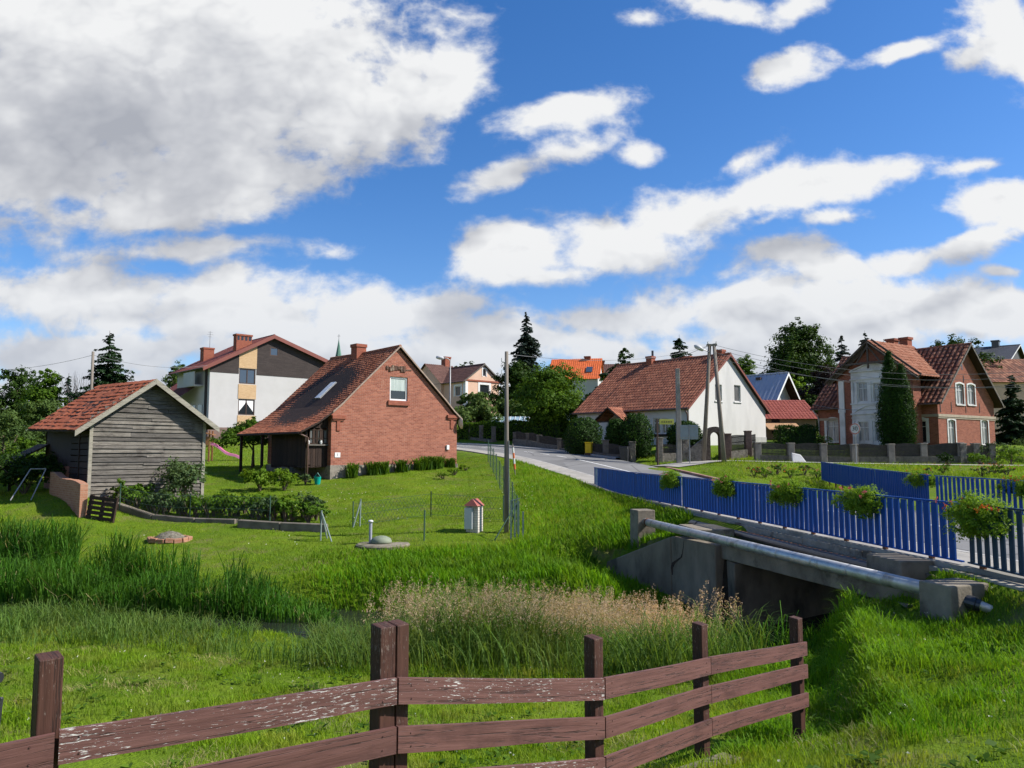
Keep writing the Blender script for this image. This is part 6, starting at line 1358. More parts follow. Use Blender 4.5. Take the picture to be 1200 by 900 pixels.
# ------------------------------------------------------------------ pink house and the roofs behind
def pink():
    h = House('pink_house', 'pale pink two storey house with a brown tiled roof behind the hedge', 'house', 545, 500, 84, 42.7, rpx=587, zb=4.2); w = h.w; ze = h.Z(0, 0, 445); zr = h.Z(w / 2, 0, 427.5); L = h.Yl(500, 0)
    g = [rx(h, 562, 573, 450.5, 464), rx(h, 565.5, 569.5, 432, 441)]; fl = [ry(h, 533, 539.5, 452, 464)]
    roof, pl, pr, xr = gable_house(h, L, ze, zr, PINKW, TILE_B, holesF=[RC(q) for q in g], holesL=[RC(q) for q in fl], ov=.2, eo=.3, kw=dict(tw=.3, course=.38, amp=.02, step=.012, jit=.003), rakem=GWOOD)
    window(h, (0, 0, 0), FRONT, g[0], WFRAME, GLASS, 0, None, .07, .08, surround=WFRAME, sw=.25); window(h, (0, 0, 0), FRONT, g[1], WFRAME, GLASS, 0, None, .07, .08, surround=WFRAME, sw=.12); window(h, (0, 0, 0), LEFT, fl[0], WFRAME, GLASS, 0, None, .07, .08, surround=WFRAME, sw=.22)
    mb = MB(); fbox(mb, (0, 0, 0), *FRONT, 0, .35, -1, ze - .1, .003, .04); fbox(mb, (0, 0, 0), *FRONT, w - .35, w, -1, ze - .1, .003, .04); fbox(mb, (0, 0, 0), *LEFT, -.35, -.01, -1, ze - .1, .003, .04); h.b('corner_trim', mb, WFRAME)
    mb = MB(); fbox(mb, (0, 0, 0), *FRONT, -.05, w + .05, ze - .1, ze + .08, .042, .09); h.b('eaves_band', mb, BRICK_R)
    # cross wing at the far end
    P1 = [Vector((-.6, L - .2, ze - .3)), Vector((w * .5, L - .2, zr + 1.0))]; mb = MB(); y0, y1 = L * .55, L * 1.35; ym = (y0 + y1) / 2; mb.panel([(-y1, -1), (-y0, -1), (-y0, ze), (-ym, zr + .4), (-y1, ze)], [], (-.4, 0, 0), LEFT[0], UZ, LEFT[1]); mb.face([(-.4, y0, -1), (0, y0, -1), (0, y0, ze), (-.4, y0, ze)]); wg = h.b('cross_wing', mb, PINKW)
    for yy, n in ((y0 - .3, 'wing_roof'), (y1 + .3, 'wing_roof_slope')): mb = MB(); tiles(mb, [Vector((-.7, yy, ze - .2)), Vector((-.7, ym, zr + .45))], Vector((1, 0, 0)), w * .8, .3, .38, .02, .012, .003); h.b(n, mb, TILE_B, wg)
    t = h.Yl(522, xr); chimney(h, xr, t, zr - .5, h.Z(xr, t, 420), .8, .8, BRICK_R, .06, parent=roof); return h
pink()
def slope_house(name, label, pxl, pxr, Y, yr, yeave, roofm, wallm, depth=4, turn=0, chim=(), zb=3, gable_left=True, tw=.3):
    """a house seen from its eaves side: roof slope rising away from the camera"""
    a = at(pxl, yeave, Y); h = thing(name, label, 'house', (a.x, Y, zb), R(turn)); Lx = (pxr - pxl) / F * Y; ze = a.z - zb; zr = zat(Y + depth, yr) - zb
    mb = MB(); mb.box(.3, Lx - .3, .3, depth * 2 - .3, -1.5, ze); mb.build('wall', wallm, h)
    mb = MB(); tiles(mb, [Vector((0, 0, ze)), Vector((0, depth, zr))], Vector((1, 0, 0)), Lx, tw, .38, .03, .015, .004); rf = mb.build('roof', roofm, h)
    mb = MB(); tiles(mb, [Vector((0, depth * 2, ze)), Vector((0, depth, zr))], Vector((1, 0, 0)), Lx, tw, .38, .03, .015, .004); mb.build('roof_slope', roofm, rf)
    mb = MB(); mb.prism([(.2, ze - .05), (depth * 2 - .2, ze - .05), (depth, zr - .12)], (.3, 0, 0), (0, 1, 0), UZ, (.05, 0, 0)); mb.prism([(.2, ze - .05), (depth * 2 - .2, ze - .05), (depth, zr - .12)], (Lx - .35, 0, 0), (0, 1, 0), UZ, (.05, 0, 0)); mb.build('gable', wallm, h)
    for px, py, w in chim:
        x = (px - pxl) / F * Y; zt = zat(Y + depth, py) - zb; mb = MB(); mb.box(x - w / 2, x + w / 2, depth - .4, depth + .4, zr - .8, zt); mb.box(x - w / 2 - .08, x + w / 2 + .08, depth - .48, depth + .48, zt - .02, zt + .2); mb.build('chimney', BRICK_R, rf)
    return h, rf, Lx, ze, zr
h, rf, Lx, ze, zr = slope_house('orange_roofed_house', 'house with a bright orange tiled roof among the trees on the hill', 641, 703, 108, 421.5, 445, TILE_O, WHITE_G, 4.2, -12, [(685, 420.5, .8)], 5)
mb = MB(); mb.hexa([(Lx * .72, 1.2, ze + (zr - ze) * .29 + .1), (Lx * .84, 1.2, ze + (zr - ze) * .29 + .1), (Lx * .84, 2.2, ze + (zr - ze) * .53 + .1), (Lx * .72, 2.2, ze + (zr - ze) * .53 + .1), (Lx * .72, 1.2, ze + (zr - ze) * .29 + .18), (Lx * .84, 1.2, ze + (zr - ze) * .29 + .18), (Lx * .84, 2.2, ze + (zr - ze) * .53 + .18), (Lx * .72, 2.2, ze + (zr - ze) * .53 + .18)]); mb.build('skylight', GLASS_B, rf)
slope_house('brown_roofed_house', 'house with a dull brown roof just right of the orange roof', 690, 722, 125, 427, 440, TILE_B, WHITE_G, 4, -5, [(705, 424.5, 1.2)], 5)
# low outbuilding with glossy red tiles between the white house and the villa
h, rf, Lx, ze, zr = slope_house('low_outbuilding', 'low outbuilding with a glossy red tiled roof between white house and villa', 893, 962, 66, 469, 491, TILE_R, mottled('ochre_render', (.20, .15, .11), (.26, .2, .15), 2, .9, .2), 3.6, 0, (), 2.6)
mb = MB(); mb.hexa([(.1, -1.5, ze - 1.0), (2.9, -1.5, ze - 1.0), (2.9, .2, ze - .35), (.1, .2, ze - .35), (.1, -1.5, ze - .93), (2.9, -1.5, ze - .93), (2.9, .2, ze - .28), (.1, .2, ze - .28)]); mb.build('canopy', mottled('ochre_sheet', (.36, .2, .1), (.42, .26, .14), 4, .7, .1), h)
mb = MB(); mb.box(.9, 1.6, .26, .3, .8, 2.2); mb.build('window', GLASS, h)
# house with the blue grey metal roof
h = House('metal_roofed_house', 'house with a blue grey metal roof and white verge boards behind the white house', 'house', 901, 475, 74, 42.7, rpx=930, zb=2.8); w = h.w; ze = h.Z(0, 0, 469); zr = h.Z(w / 2, 0, 438.5)
METB = mottled('blue_metal_sheet', (.26, .31, .38), (.32, .37, .44), .8, .5, .05)
roof, pl, pr, xr = gable_house(h, 12, ze, zr, mottled('grey_gable', (.30, .29, .27), (.36, .35, .33), 1, .9, .2), METB, ov=.9, eo=.3, kw=dict(tw=.45, course=9, amp=.03, step=0, jit=0), rakem=WFRAME, rakeh=.3)
mb = MB()
for f in (.15, .3, .5, .62): a = pl[0].lerp(pl[1], .82); mb.box(a.x - .15, a.x + .15, 12 * f, 12 * f + .5, a.z + .05, a.z + .28)
h.b('snow_guard', mb, BRONZE, roof); mb = MB(); a = pl[0].lerp(pl[1], .1); b_ = pl[0].lerp(pl[1], .8); mb.bar(a + Vector((-.1, 3.2, .15)), b_ + Vector((-.1, 3.2, .15)), .25, .1); h.b('roof_ladder', mb, BRONZE, roof)
# right edge neighbours
slope_house('dark_tiled_house', 'house with a dark brown tiled roof at the right edge beside the villa', 1146, 1262, 78, 421, 448, TILE_V, PINKW, 5, 0, (), 2.5)
h = House('slate_house', 'house with a charcoal roof and chimney peeping over the right edge roofs', 'house', 1175, 440, 98, 50, rpx=1212, zb=4); ze = h.Z(0, 0, 430); zr = h.Z(h.w / 2, 0, 405)
roof, pl, pr, xr = gable_house(h, 14, ze, zr, mottled('charcoal_gable', (.06, .06, .065), (.08, .08, .085), 1, .9, .1), TILE_D, ov=.5, eo=.4, kw=dict(tw=.3, course=.38, amp=.02, step=.012, jit=.003), rakem=WOLD); chimney(h, xr, 2.5, zr - .4, h.Z(xr, 2.5, 400.5), 1.2, .9, BLACKP, .1, parent=roof)
# church spire far away
sp_ = thing('church_tower', 'distant church with a slender green copper spire above the cottage roof', 'church', (xat(396, 210, 20), 210, 5)); z0, z1 = zat(210, 421) - 5, zat(210, 398) - 5
mb = MB(); mb.lathe([(1.05, 0), (.9, .6), (.5, (z1 - z0) * .5), (.06, z1 - z0)], (0, 0, z0), 8); mb.build('spire', mottled('copper_green', (.07, .16, .12), (.10, .21, .16), 1, .7, .1), sp_)
mb = MB(); mb.tube([(0, 0, z1), (0, 0, z1 + 1.5)], .05, 6); mb.tube([(-.4, 0, z1 + 1.0), (.4, 0, z1 + 1.0)], .05, 6); mb.build('cross', BLACKP, sp_); mb = MB(); mb.box(-1.6, 1.6, -1.6, 1.6, 0, z0); mb.build('tower', BRICK_R, sp_)

# ------------------------------------------------------------------ trees and planting
def gx(px, Y):
    x = xat(px, Y, 1.0)
    for _ in range(3): x = xat(px, Y, T(x, Y))
    return x
def tree_at(label, px, Y, top, wpx, mat, seed, n=5200, size=None, k=9, zlow=.12, trunk=None, dpt=1.0, name='broadleaf_tree', group='trees among the houses', ex=None):
    X = gx(px, Y); zb = T(X, Y); H = zat(Y, top) - zb; w = wpx / F * Y; rnd = random.Random(seed)
    lob = blob_lobes(w, w * dpt, H * zlow, H * .98, k, rnd) + (ex(H, w) if ex else [])
    lob.append((0, 0, H * .82, w * .2, w * .2, H * .16))
    return leafy_tree(name, label, X, Y, H, lob, mat, n, size or max(.16, Y * .0042), trunk or max(.1, w * .035), seed, group)
def conif_at(label, px, Y, top, rpx, mat, seed, **kw):
    X = gx(px, Y); zb = T(X, Y); kw.setdefault('size', max(.25, Y * .0065)); return conifer(kw.pop('name', 'spruce_tree'), label, X, Y, zat(Y, top) - zb, rpx / F * Y, mat, seed, group='trees among the houses', zb=zb, **kw)
conif_at('broad dark green spruce rising behind the grey barn roof', 122, 62, 386, 62, 'spruce', 21, layers=40, droop=.28, per=12)
tree_at('dark rounded tree at the left edge of the orchard', 14, 66, 430, 70, 'dark', 22, k=10)
tree_at('fresh green tree between the left edge tree and the big spruce', 50, 62, 431, 62, 'mid', 23, k=9)
conif_at('small dark conifer beside the fresh green orchard tree', 76, 68, 436, 12, 'spruce', 24, layers=22)
X = gx(88, 66); o = thing('bare_tree', 'bare grey twiggy tree between orchard and big spruce', 'tree', (X, 66, T(X, 66))); mb = MB(); rnd = random.Random(4); Hb = zat(66, 440) - T(X, 66)
mb.tube([(0, 0, -.2), (0, 0, Hb * .6)], [.12, .06], 6); mb.build('trunk', BARK, o); mb = MB()
for i in range(26):
    z = Hb * rnd.uniform(.3, .62); a = rnd.uniform(0, 6.28); l = rnd.uniform(.6, 1.7); e = Vector((math.cos(a) * l, math.sin(a) * l * .6, z + rnd.uniform(.4, 1) * (Hb - z))); mb.tube([(0, 0, z), e * .55 + Vector((0, 0, z * .45)), e], [.04, .025, .008], 4)
    for q in range(3): mb.tube([e * .6 + Vector((0, 0, z * .4)), e + Vector((rnd.uniform(-.5, .5), rnd.uniform(-.3, .3), rnd.uniform(-.1, .5)))], [.015, .006], 3)
mb.build('branches', mottled('grey_twig', (.16, .15, .14), (.24, .22, .2), 5, .9, 0), o)
for lab, px, Y, top, w, m_, s in [('greyish green orchard tree left of the barn at the picture edge', 2, 41, 476, 96, 'grey', 25), ('pale leaved orchard tree behind the barn lean-to', 52, 47, 466, 74, 'grey', 26), ('mid green orchard tree seen left of the barn roof', 84, 52, 462, 60, 'mid', 27), ('low light green tree below the orchard crowns', 26, 36, 512, 56, 'light', 28)]:
    tree_at(lab, px, Y, top, w, m_, s, n=4200, k=9, zlow=.05)
shrub('shrub', 'dark dense shrub in the shade left of the barn brick wall', gx(28, 31), 31, 4.2, 2.2, 1.7, 'dark', 3200, .13, 31, 'shrubs about the barn', stems=9)
shrub('shrub', 'dark shrub at the left edge beyond the metal frame', gx(-14, 31.5), 31.5, 3.2, 2.2, 1.5, 'dark', 2200, .13, 32, 'shrubs about the barn', stems=8)
shrub('shrub', 'dark leafy shrub hugging the shaded barn side', gx(70, 32.5), 32.5, 1.8, 1.6, 1.6, 'dark', 1500, .12, 33, 'shrubs about the barn')
shrub('lilac_bush', 'grey green bush growing against the barn gable', gx(216, 30.3), 30.3, 2.0, 1.6, 2.1, 'sage', 3600, .11, 34, stems=13)
# bed of leafy crops behind a low kerb, every plant on its own
GP = 'leafy crop plants in the bed behind the stone kerb'
rnd = random.Random(41)
for i in range(44):
    f = i / 43; px = 146 + 232 * f + rnd.uniform(-3, 3); Y = 28.9 - 1.9 * f + rnd.uniform(.05, 1.15) + .2; nm = ['small', 'low', 'broad', 'tall'][i % 4]
    shrub('crop_plant', 'leafy green crop plant in the row behind the low stone kerb', gx(px, Y), Y, rnd.uniform(.8, 1.15), rnd.uniform(.7, 1.0), rnd.uniform(.7, 1.02), rnd.choice(['light', 'sage', 'light']), 460, .1, 50 + i, GP, stems=6)
shrub('shrub', 'bright yellow green shrub on the lawn left of the porch', gx(305, 35), 35, 1.5, 1.4, 1.05, 'yellow', 1300, .12, 35, 'yellow green shrubs', stems=7)
shrub('shrub', 'smaller yellow green shrub nearest the porch downpipe', gx(333, 35.2), 35.2, 1.25, 1.2, 1.0, 'yellow', 1000, .12, 36, 'yellow green shrubs', stems=6)
shrub('shrub', 'low grey green plant at the foot of the porch wall', gx(358, 36.4), 36.4, .9, .6, .6, 'sage', 420, .09, 37)
X, Y = gx(372, 36.3), 36.3; mb = MB(); mb.lathe([(.13, 0), (.16, .32), (.17, .33), (.17, .36), (.14, .36)], n=14); mb.tube([(-.16, 0, .34), (0, 0, .56), (.16, 0, .34)], .012, 5); tag(mb.build('watering_pail', mottled('turquoise_plastic', (.0, .26, .2), (.0, .3, .24), 3, .4, 0), None, (X, Y, T(X, Y))), 'turquoise plastic pail on the grass beside the porch', 'pail')
o = tree_at('small spreading fruit tree beside the cottage porch', 296, 45, 487, 74, 'mid', 38, n=4200, k=9, zlow=.36, trunk=.11, size=.17)
# strap leaved lilies along the cottage plinth
HC = [o for o in COL.objects if o.name == 'brick_cottage'][0]; ca = HC.rotation_euler.z; cr = Vector((math.cos(ca), math.sin(ca), 0)); cd = Vector((math.sin(ca), -math.cos(ca), 0))
for i, (s_, r_, h_) in enumerate([(1.0, .5, .78), (2.15, .6, .75), (2.75, .55, .72), (3.9, .55, .7), (5.1, .55, .72), (5.65, .6, .8), (6.25, .6, .78), (7.2, .5, .6)]):
    p = HC.location + cr * s_ + cd * .42; strap_plant('lily_clump', 'clump of dark strap leaved lilies along the foot of the cottage wall', p.x, p.y, r_, h_, 'mid' if i % 2 else 'light', 150, 70 + i, 'lily clumps along the cottage plinth', .06)
for i, (px, Y, w_) in enumerate([(520, 37.5, .8), (533, 39, .9), (546, 40.5, .7)]): shrub('flower_plant', 'low yellow green flowering plant on the lawn by the cottage corner', gx(px, Y), Y, w_, w_, .35, 'yellow', 260, .09, 90 + i, 'yellow green plants by the cottage corner', stems=5)
# hedge and trees behind the road
HED = 'clipped hedges along the road'
xa, xb = gx(542, 70), gx(662, 62.5); clipped('clipped_hedge', 'long low clipped hedge beyond the road bend behind the stone piers', 'hedge', (xa + xb) / 2, 66.3, 'box', (math.hypot(xb - xa, 7.5), 1.2, zat(66, 495.5) - T(gx(602, 66), 66)), 'mid', 12000, .17, math.atan2(-7.5, xb - xa), 101, group=HED)
def globe(label, px, Y, wpx, top, seed, shape='globe', mat='hedge', zb=None):
    X = gx(px, Y); zb = T(X, Y); w = wpx / F * Y; return clipped('clipped_bush', label, 'bush', X, Y, shape, (w, w, zat(Y, top) - zb), mat, 5200, .13, 0, seed, zb, 'clipped bushes before the white house')
globe('broad clipped bush above the yellow box by the stone wall', 684, 52.5, 42, 490, 102); globe('smaller clipped bush next to the white house porch', 722, 50.6, 22, 492, 103); globe('tallest clipped bush covering part of the white house front', 746, 49.6, 36, 485.5, 104); globe('clipped bush behind the grey sign board by the white house corner', 803, 50.3, 38, 494, 105)
tree_at('broad sunlit green tree behind the hedge and left of the white house', 650, 66, 428, 100, 'mid', 111, n=9000, k=14, zlow=.05)
tree_at('dark tree right behind the broad sunlit tree', 609, 84, 421, 58, 'dark', 112, n=5000, k=9, zlow=.05)
tree_at('dark green tree left of the orange roof', 640, 90, 432, 64, 'dark', 113, n=4600, k=9, zlow=.05)
tree_at('grey green tree hiding the foot of the pink house', 556, 73, 458, 66, 'grey', 114, n=5200, k=10, zlow=.03)
tree_at('small grey green tree right of the pink house foot', 596, 76, 470, 44, 'grey', 115, n=3000, k=7, zlow=.03)
conif_at('tall slender blue grey spruce standing above the other trees', 617, 96, 364, 21, 'blue', 116, layers=46, droop=.5, column=.55, per=13, size=.55)
tree_at('dark tree peeping over the pink house roof', 545, 118, 420, 40, 'dark', 117, n=1500, k=6)
tree_at('round tree behind the left wing of the apartment block', 207, 112, 420, 44, 'grey', 118, n=3000, k=8)
tree_at('dark tree just right of the orange roof', 710, 92, 437, 40, 'dark', 119, n=2400, k=7, zlow=.1)
tree_at('rounded dark tree behind the left end of the white house ridge', 734, 84, 405, 42, 'dark', 120, n=4200, k=8)
conif_at('dark spruce rising behind the white house ridge', 798, 88, 391, 44, 'spruce', 121, layers=36)
tree_at('mid green tree behind the white house gable', 878, 92, 414, 44, 'mid', 122, n=3000, k=8)
tree_at('huge dark old tree towering behind the roofs at right', 936, 98, 372, 88, 'dark', 123, n=11000, k=20, zlow=.2, size=.42)
tree_at('dark purple leaved tree beside the villa roof', 968, 82, 428, 58, 'purple', 124, n=5200, k=11, zlow=.05)
tree_at('light green willowy tree behind the metal roof', 930, 86, 436, 50, 'light', 125, n=3600, k=9, zlow=.05)
tree_at('dark green tree filling the gap left of the villa', 950, 76, 462, 50, 'dark', 128, n=4200, k=9, zlow=.02)
for lab, px, top, r_, s_ in [('blue spruce top behind the villa gable at its left', 990, 391, 15, 130), ('blue spruce top right behind the villa truss', 1018, 386, 15, 131), ('thin spruce top seen left of the villa chimneys', 1040, 396, 9, 132), ('faint spruce top just behind the villa chimneys', 1058, 394, 8, 133)]: conif_at(lab, px, 104, top, r_ * 2.6, 'blue', s_, layers=30, sparse=.9)
tree_at('loose branched tree behind the right end of the villa ridge', 1128, 84, 388, 64, 'dark', 134, n=2600, k=9, zlow=.4)
conif_at('dark spruce close to the right side of the villa', 1190, 60, 438, 28, 'spruce', 135, layers=26, per=12)
TH = 'paired columnar thujas before the villa bay'
def thuja(label, px, Y, wpx, top, seed): X = gx(px, Y); zb = T(X, Y); w = wpx / F * Y; return clipped('thuja_tree', label, 'tree', X, Y, 'cone', (w, w * .9, zat(Y, top) - zb), 'thuja', 17000, .105, 0, seed, zb, TH)
thuja('taller of the two columnar thujas before the villa bay', 1046, 50.5, 27, 413, 141); thuja('shorter columnar thuja at the right of the villa pair', 1060, 50, 25, 428, 142)
clipped('clipped_hedge', 'dark clipped hedge between the white house and the villa', 'hedge', gx(934, 54), 54, 'box', (44 / F * 54, 1.0, zat(54, 500) - T(gx(934, 54), 54)), 'hedge', 2600, .14, .0, 143, group=HED)
shrub('shrub', 'round brownish bush below the villa left window', gx(966, 52), 52, 1.2, 1.1, 1.2, 'dark', 900, .1, 144)
for i, (px, Y, w_, h_, m_) in enumerate([(1166, 47.5, 2.4, 1.5, 'sage'), (1185, 46.5, 2.2, 1.2, 'light'), (1205, 48, 2.6, 1.7, 'grey'), (1150, 46.2, 1.4, .8, 'light')]): shrub('weed_clump', ['tall grey green weeds at the right end of the villa fence', 'light green weeds by the lane at the right edge', 'tallest weeds beyond the right picture edge', 'low light weeds before the fence end'][i], gx(px, Y), Y, w_, 1.4, h_, m_, 900, .11, 150 + i, 'weeds by the lane')
# wild flower verge behind the railing
for i, (px, Y) in enumerate([(884, 41.5), (897, 41), (910, 42), (926, 41.2), (943, 42), (958, 41), (1090, 38), (1105, 39), (1150, 37), (1166, 38), (1180, 37)]):
    o = shrub('verge_plant', 'loose verge plant with reddish blossoms behind the blue railings', gx(px, Y), Y, 1.0, .8, .55, 'light' if i % 2 else 'grey', 360, .08, 160 + i, 'blossoming verge plants', stems=5)
    rng = np.random.default_rng(300 + i); C = rng.normal(0, 1, (9, 3)) * np.array([.38, .3, .06]) + np.array([0, 0, .42]); C = np.repeat(C, 4, 0) + rng.normal(0, .025, (36, 3)); V, Q = leaf_quads(C, unit(rng.normal(size=C.shape)), .055 * np.ones(36), rng, .8, .2); fast_mesh('blossoms', V, [Q], LF['pink' if i % 3 else 'flower'], o)
shrub('shrub', 'dark leafy plant by the lane before the villa gable', gx(1112, 43), 43, 1.2, .9, .9, 'dark', 600, .1, 172)
# distant woods closing the horizon
WOODM = LF['dark']; rng = np.random.default_rng(77); lob = []
for i in range(190):
    a = R(-52 + 104 * i / 189); Dd = rng.uniform(150, 240); x, y = Dd * math.sin(a), Dd * math.cos(a); lob.append((x, y, T(x, y) + rng.uniform(1, 3.5), rng.uniform(5, 9), 5, rng.uniform(3.0, 5.0)))
V, Q = lobes_leaves(lob, 26000, 1.5, rng, .35, 26); o = fast_mesh('distant_woods', V, [Q], WOODM); tag(o, 'dark belt of distant woods closing the horizon behind the village', 'woods', None, 'stuff')

# ------------------------------------------------------------------ poles, wires, signs, walls, small things
PWOOD = mottled('grey_pole_wood', (.13, .11, .09), (.24, .21, .175), 3, .9, .4, sc=(1, 1, .12)); PCONC = mottled('pole_concrete', (.22, .205, .18), (.30, .28, .25), 3, .9, .2)
def pole(name, label, px, py, Y, top, r0, r1, mat, cat='pole', lean=0, sq=False):
    X = gx(px, Y); zb = T(X, Y); H = zat(Y, top) - zb; o = thing(name, label, cat, (X, Y, zb)); mb = MB()
    if sq: mb.hexa([(-r0, -r0, -.3), (r0, -r0, -.3), (r0, r0, -.3), (-r0, r0, -.3), (-r1 + lean, -r1, H), (r1 + lean, -r1, H), (r1 + lean, r1, H), (-r1 + lean, r1, H)])
    else: mb.tube([(0, 0, -.3), (lean * .5, 0, H * .5), (lean, 0, H)], [r0, (r0 + r1) / 2, r1], 12)
    mb.build('shaft', mat, o, bevel=.015 if sq else 0, smooth=not sq); return o, H
o, H = pole('utility_pole', 'single weathered wooden pole standing in the meadow by the mesh fence', 593.5, 617, 25.6, 412, .085, .06, PWOOD)
mb = MB(); mb.tube([(.08, -.06, .3), (.075, -.055, H * .5)], .015, 5); mb.build('cable_guard', ZINC, o)
for z in (H - .35, H - .75): mb = MB(); mb.tube([(-.1, -.1, z), (-.16, -.1, z), (-.16, -.1, z + .12)], .02, 6); mb.build('insulator', WOLD, o)
# leaning pair
Y = 46.5; XL, XR = gx(824, 47.4), gx(849, 45.4); zt = zat(46.4, 403); xt = xat(834, 46.4, zt); o = thing('pole_pair', 'leaning pair of wooden poles joined at the top with a lamp arm', 'utility pole', (xat(835, 46.4, 1.5), 46.4, T(xat(835, 46.4, 1.5), 46.4))); B0 = Vector(o.location)
for a, xx in (((XL, 47.4, T(XL, 47.4) - .3), xt - .12), ((XR, 45.4, T(XR, 45.4) - .3), xt + .14)): mb = MB(); mb.tube([Vector(a) - B0, Vector((xx, 46.4, zt)) - B0], [.15, .10], 12); mb.build('pole', PWOOD, o, smooth=True)
ht = Vector((xt, 46.4, zt)) - B0; mb = MB(); mb.box(ht.x - .3, ht.x + .3, ht.y - .12, ht.y + .12, ht.z - .12, ht.z - .02); mb.build('cap_bolt', PWOOD, o)
mb = MB(); mb.tube([ht + Vector((-.1, -.05, -.55)), ht + Vector((-.35, -.1, -.45)), ht + Vector((-.6, -.15, -.32))], .03, 6); arm = mb.build('lamp_arm', ZINC, o); mb = MB(); mb.lathe([(.02, -.32), (.1, -.26), (.15, 0), (.13, .22), (.04, .34)], n=12); c = mb.build('lamp_head', mottled('lamp_grey', (.42, .43, .44), (.5, .5, .5), 3, .4, 0), o, ht + Vector((-.82, -.2, -.28)), smooth=True); c.rotation_euler = (0, R(-62), 0)
for dx in (-.25, .25): mb = MB(); mb.lathe([(.03, 0), (.05, .05), (.03, .1), (.045, .14)], (0, 0, 0), 8); mb.build('insulator', WOLD, o, ht + Vector((dx, -.1, -.02)))
pole('concrete_pole', 'square pale concrete pole in front of the white house', 796, 532, 46.8, 432, .15, .11, PCONC, sq=True)
o, H = pole('street_lamp', 'thin grey street lamp behind the cottage by the pink house', 527, 520, 58, 422, .06, .045, ZINC, 'street lamp')
mb = MB(); mb.tube([(0, 0, H - .05), (-.2, -.1, H + .12), (-.55, -.25, H + .15)], .035, 8); mb.build('lamp_arm', ZINC, o); mb = MB(); mb.lathe([(.03, -.3), (.12, -.2), (.15, .05), (.1, .28), (.02, .33)], n=10); c = mb.build('lamp_head', MATS['lamp_grey'], o, (-.75, -.3, H + .14), smooth=True); c.rotation_euler = (0, R(-80), 0)
pole('utility_pole', 'grey pole standing before the big spruce behind the barn', 103, 520, 52, 412, .11, .085, PWOOD)
WIRE = mottled('wire_grey', (.12, .12, .12), (.2, .2, .2), 2, .6, 0)
def wire(label, pts, sag, r=.011, group='overhead wires'):
    P = []; a, b = Vector(pts[0]), Vector(pts[1])
    for i in range(15): f = i / 14; P.append(a.lerp(b, f) - UZ * sag * 4 * f * (1 - f))
    o = P[0].copy(); mb = MB(); mb.tube([p - o for p in P], r, 5); tag(mb.build('overhead_wire', WIRE, None, o), label, 'wire', group)
tp = Vector((xt, 46.4, zt)); wn = ['highest wire from the pole pair crossing the villa roof', 'second wire from the pole pair across the villa roof', 'third wire crossing the villa at its bay pediment', 'fourth wire crossing the villa upper windows', 'lowest wire sagging before the villa bay']
for i, (y0, y1, sg, Yw) in enumerate([(404, 432, .9, 40), (407, 437, 1.0, 40), (411, 446, 1.1, 39.5)]): wire(wn[i], [tp + Vector((.2, -.1, -.1 - i * .22)), at(1240, y1, Yw)], sg)
wire(wn[3], [tp + Vector((.15, -.1, -.9)), at(1240, 452, 39)], .7)
q = HV.P + HV.r * .0 + HV.d * 1.5; wire(wn[4], [at(952, 474, 55), Vector((q.x, q.y, zat(q.y, 472)))], .45, .016)
p103 = Vector((gx(103, 52), 52, zat(52, 416))); wire('wire running from the barn pole out past the left edge', [p103, at(-60, 434, 50)], .4, .012); wire('wire running from the barn pole towards the apartment block', [p103, at(243, 428, 74)], .5, .014)
wire('wire from the meadow pole towards the leaning pole pair', [Vector((gx(593.5, 25.6), 25.6, zat(25.6, 415))), tp + Vector((-.2, 0, -.1))], .5, .008)
wire('wire along the white house ridge ending at the pole pair', [at(672, 436, 84), tp + Vector((-.25, 0, -.15))], .8, .014)
# traffic sign with the number 30
X = gx(1003.5, 45.6); o = thing('speed_sign', 'round white speed limit sign reading 30 before the villa', 'road sign', (X, 45.6, T(X, 45.6)), R(-52)); Hs = zat(45.6, 502.5) - T(X, 45.6)
mb = MB(); mb.tube([(0, .03, -.2), (0, .03, Hs + .32)], .03, 8); mb.build('post', ZINC, o)
mb = MB(); mb.lathe([(.33, 0), (.33, .012)], n=24); c = mb.build('disc', WOLD, o, (0, 0, Hs)); c.rotation_euler = (R(90), 0, 0)
mb = MB(); k = 24
for i in range(k):
    a0, a1 = 2 * math.pi * i / k, 2 * math.pi * (i + 1) / k; mb.face([(math.cos(a) * r_, math.sin(a) * r_, .003) for a, r_ in ((a0, .265), (a0, .325), (a1, .325), (a1, .265))])
c = mb.build('red_border', mottled('faded_red', (.45, .12, .10), (.52, .18, .15), 5, .6, 0), o, (0, -.012, Hs)); c.rotation_euler = (R(90), 0, 0)
text_mesh('30', .36, BLACKP, o, (0, -.018, Hs), (R(90), 0, 0), 'numerals')
# yellow direction plate and the grey back of a board
X = gx(771, 46.6); o = thing('direction_sign', 'yellow plate on a dark post in front of the white house window', 'sign', (X, 46.6, T(X, 46.6)), R(4)); Hs = zat(46.6, 494.5) - T(X, 46.6)
mb = MB(); mb.tube([(0, 0, -.2), (0, 0, Hs + .2)], .05, 8); mb.build('post', BRONZE, o); mb = MB(); mb.box(.12, 1.02, -.05, -.03, Hs - .15, Hs + .17); mb.build('plate', mottled('yellow_plate', (.30, .32, .05), (.38, .38, .08), 3, .5, 0), o, bevel=.006)
mb = MB()
for i in range(5): mb.box(.25 + i * .14, .33 + i * .14, -.054, -.0505, Hs - .03, Hs + .04)
mb.build('dark_marks', BRONZE, o)
X = gx(808.5, 46); o = thing('road_board', 'grey back of a rectangular road board on a thin post', 'sign', (X, 46, T(X, 46)), R(-8)); Hs = zat(46, 506.5) - T(X, 46)
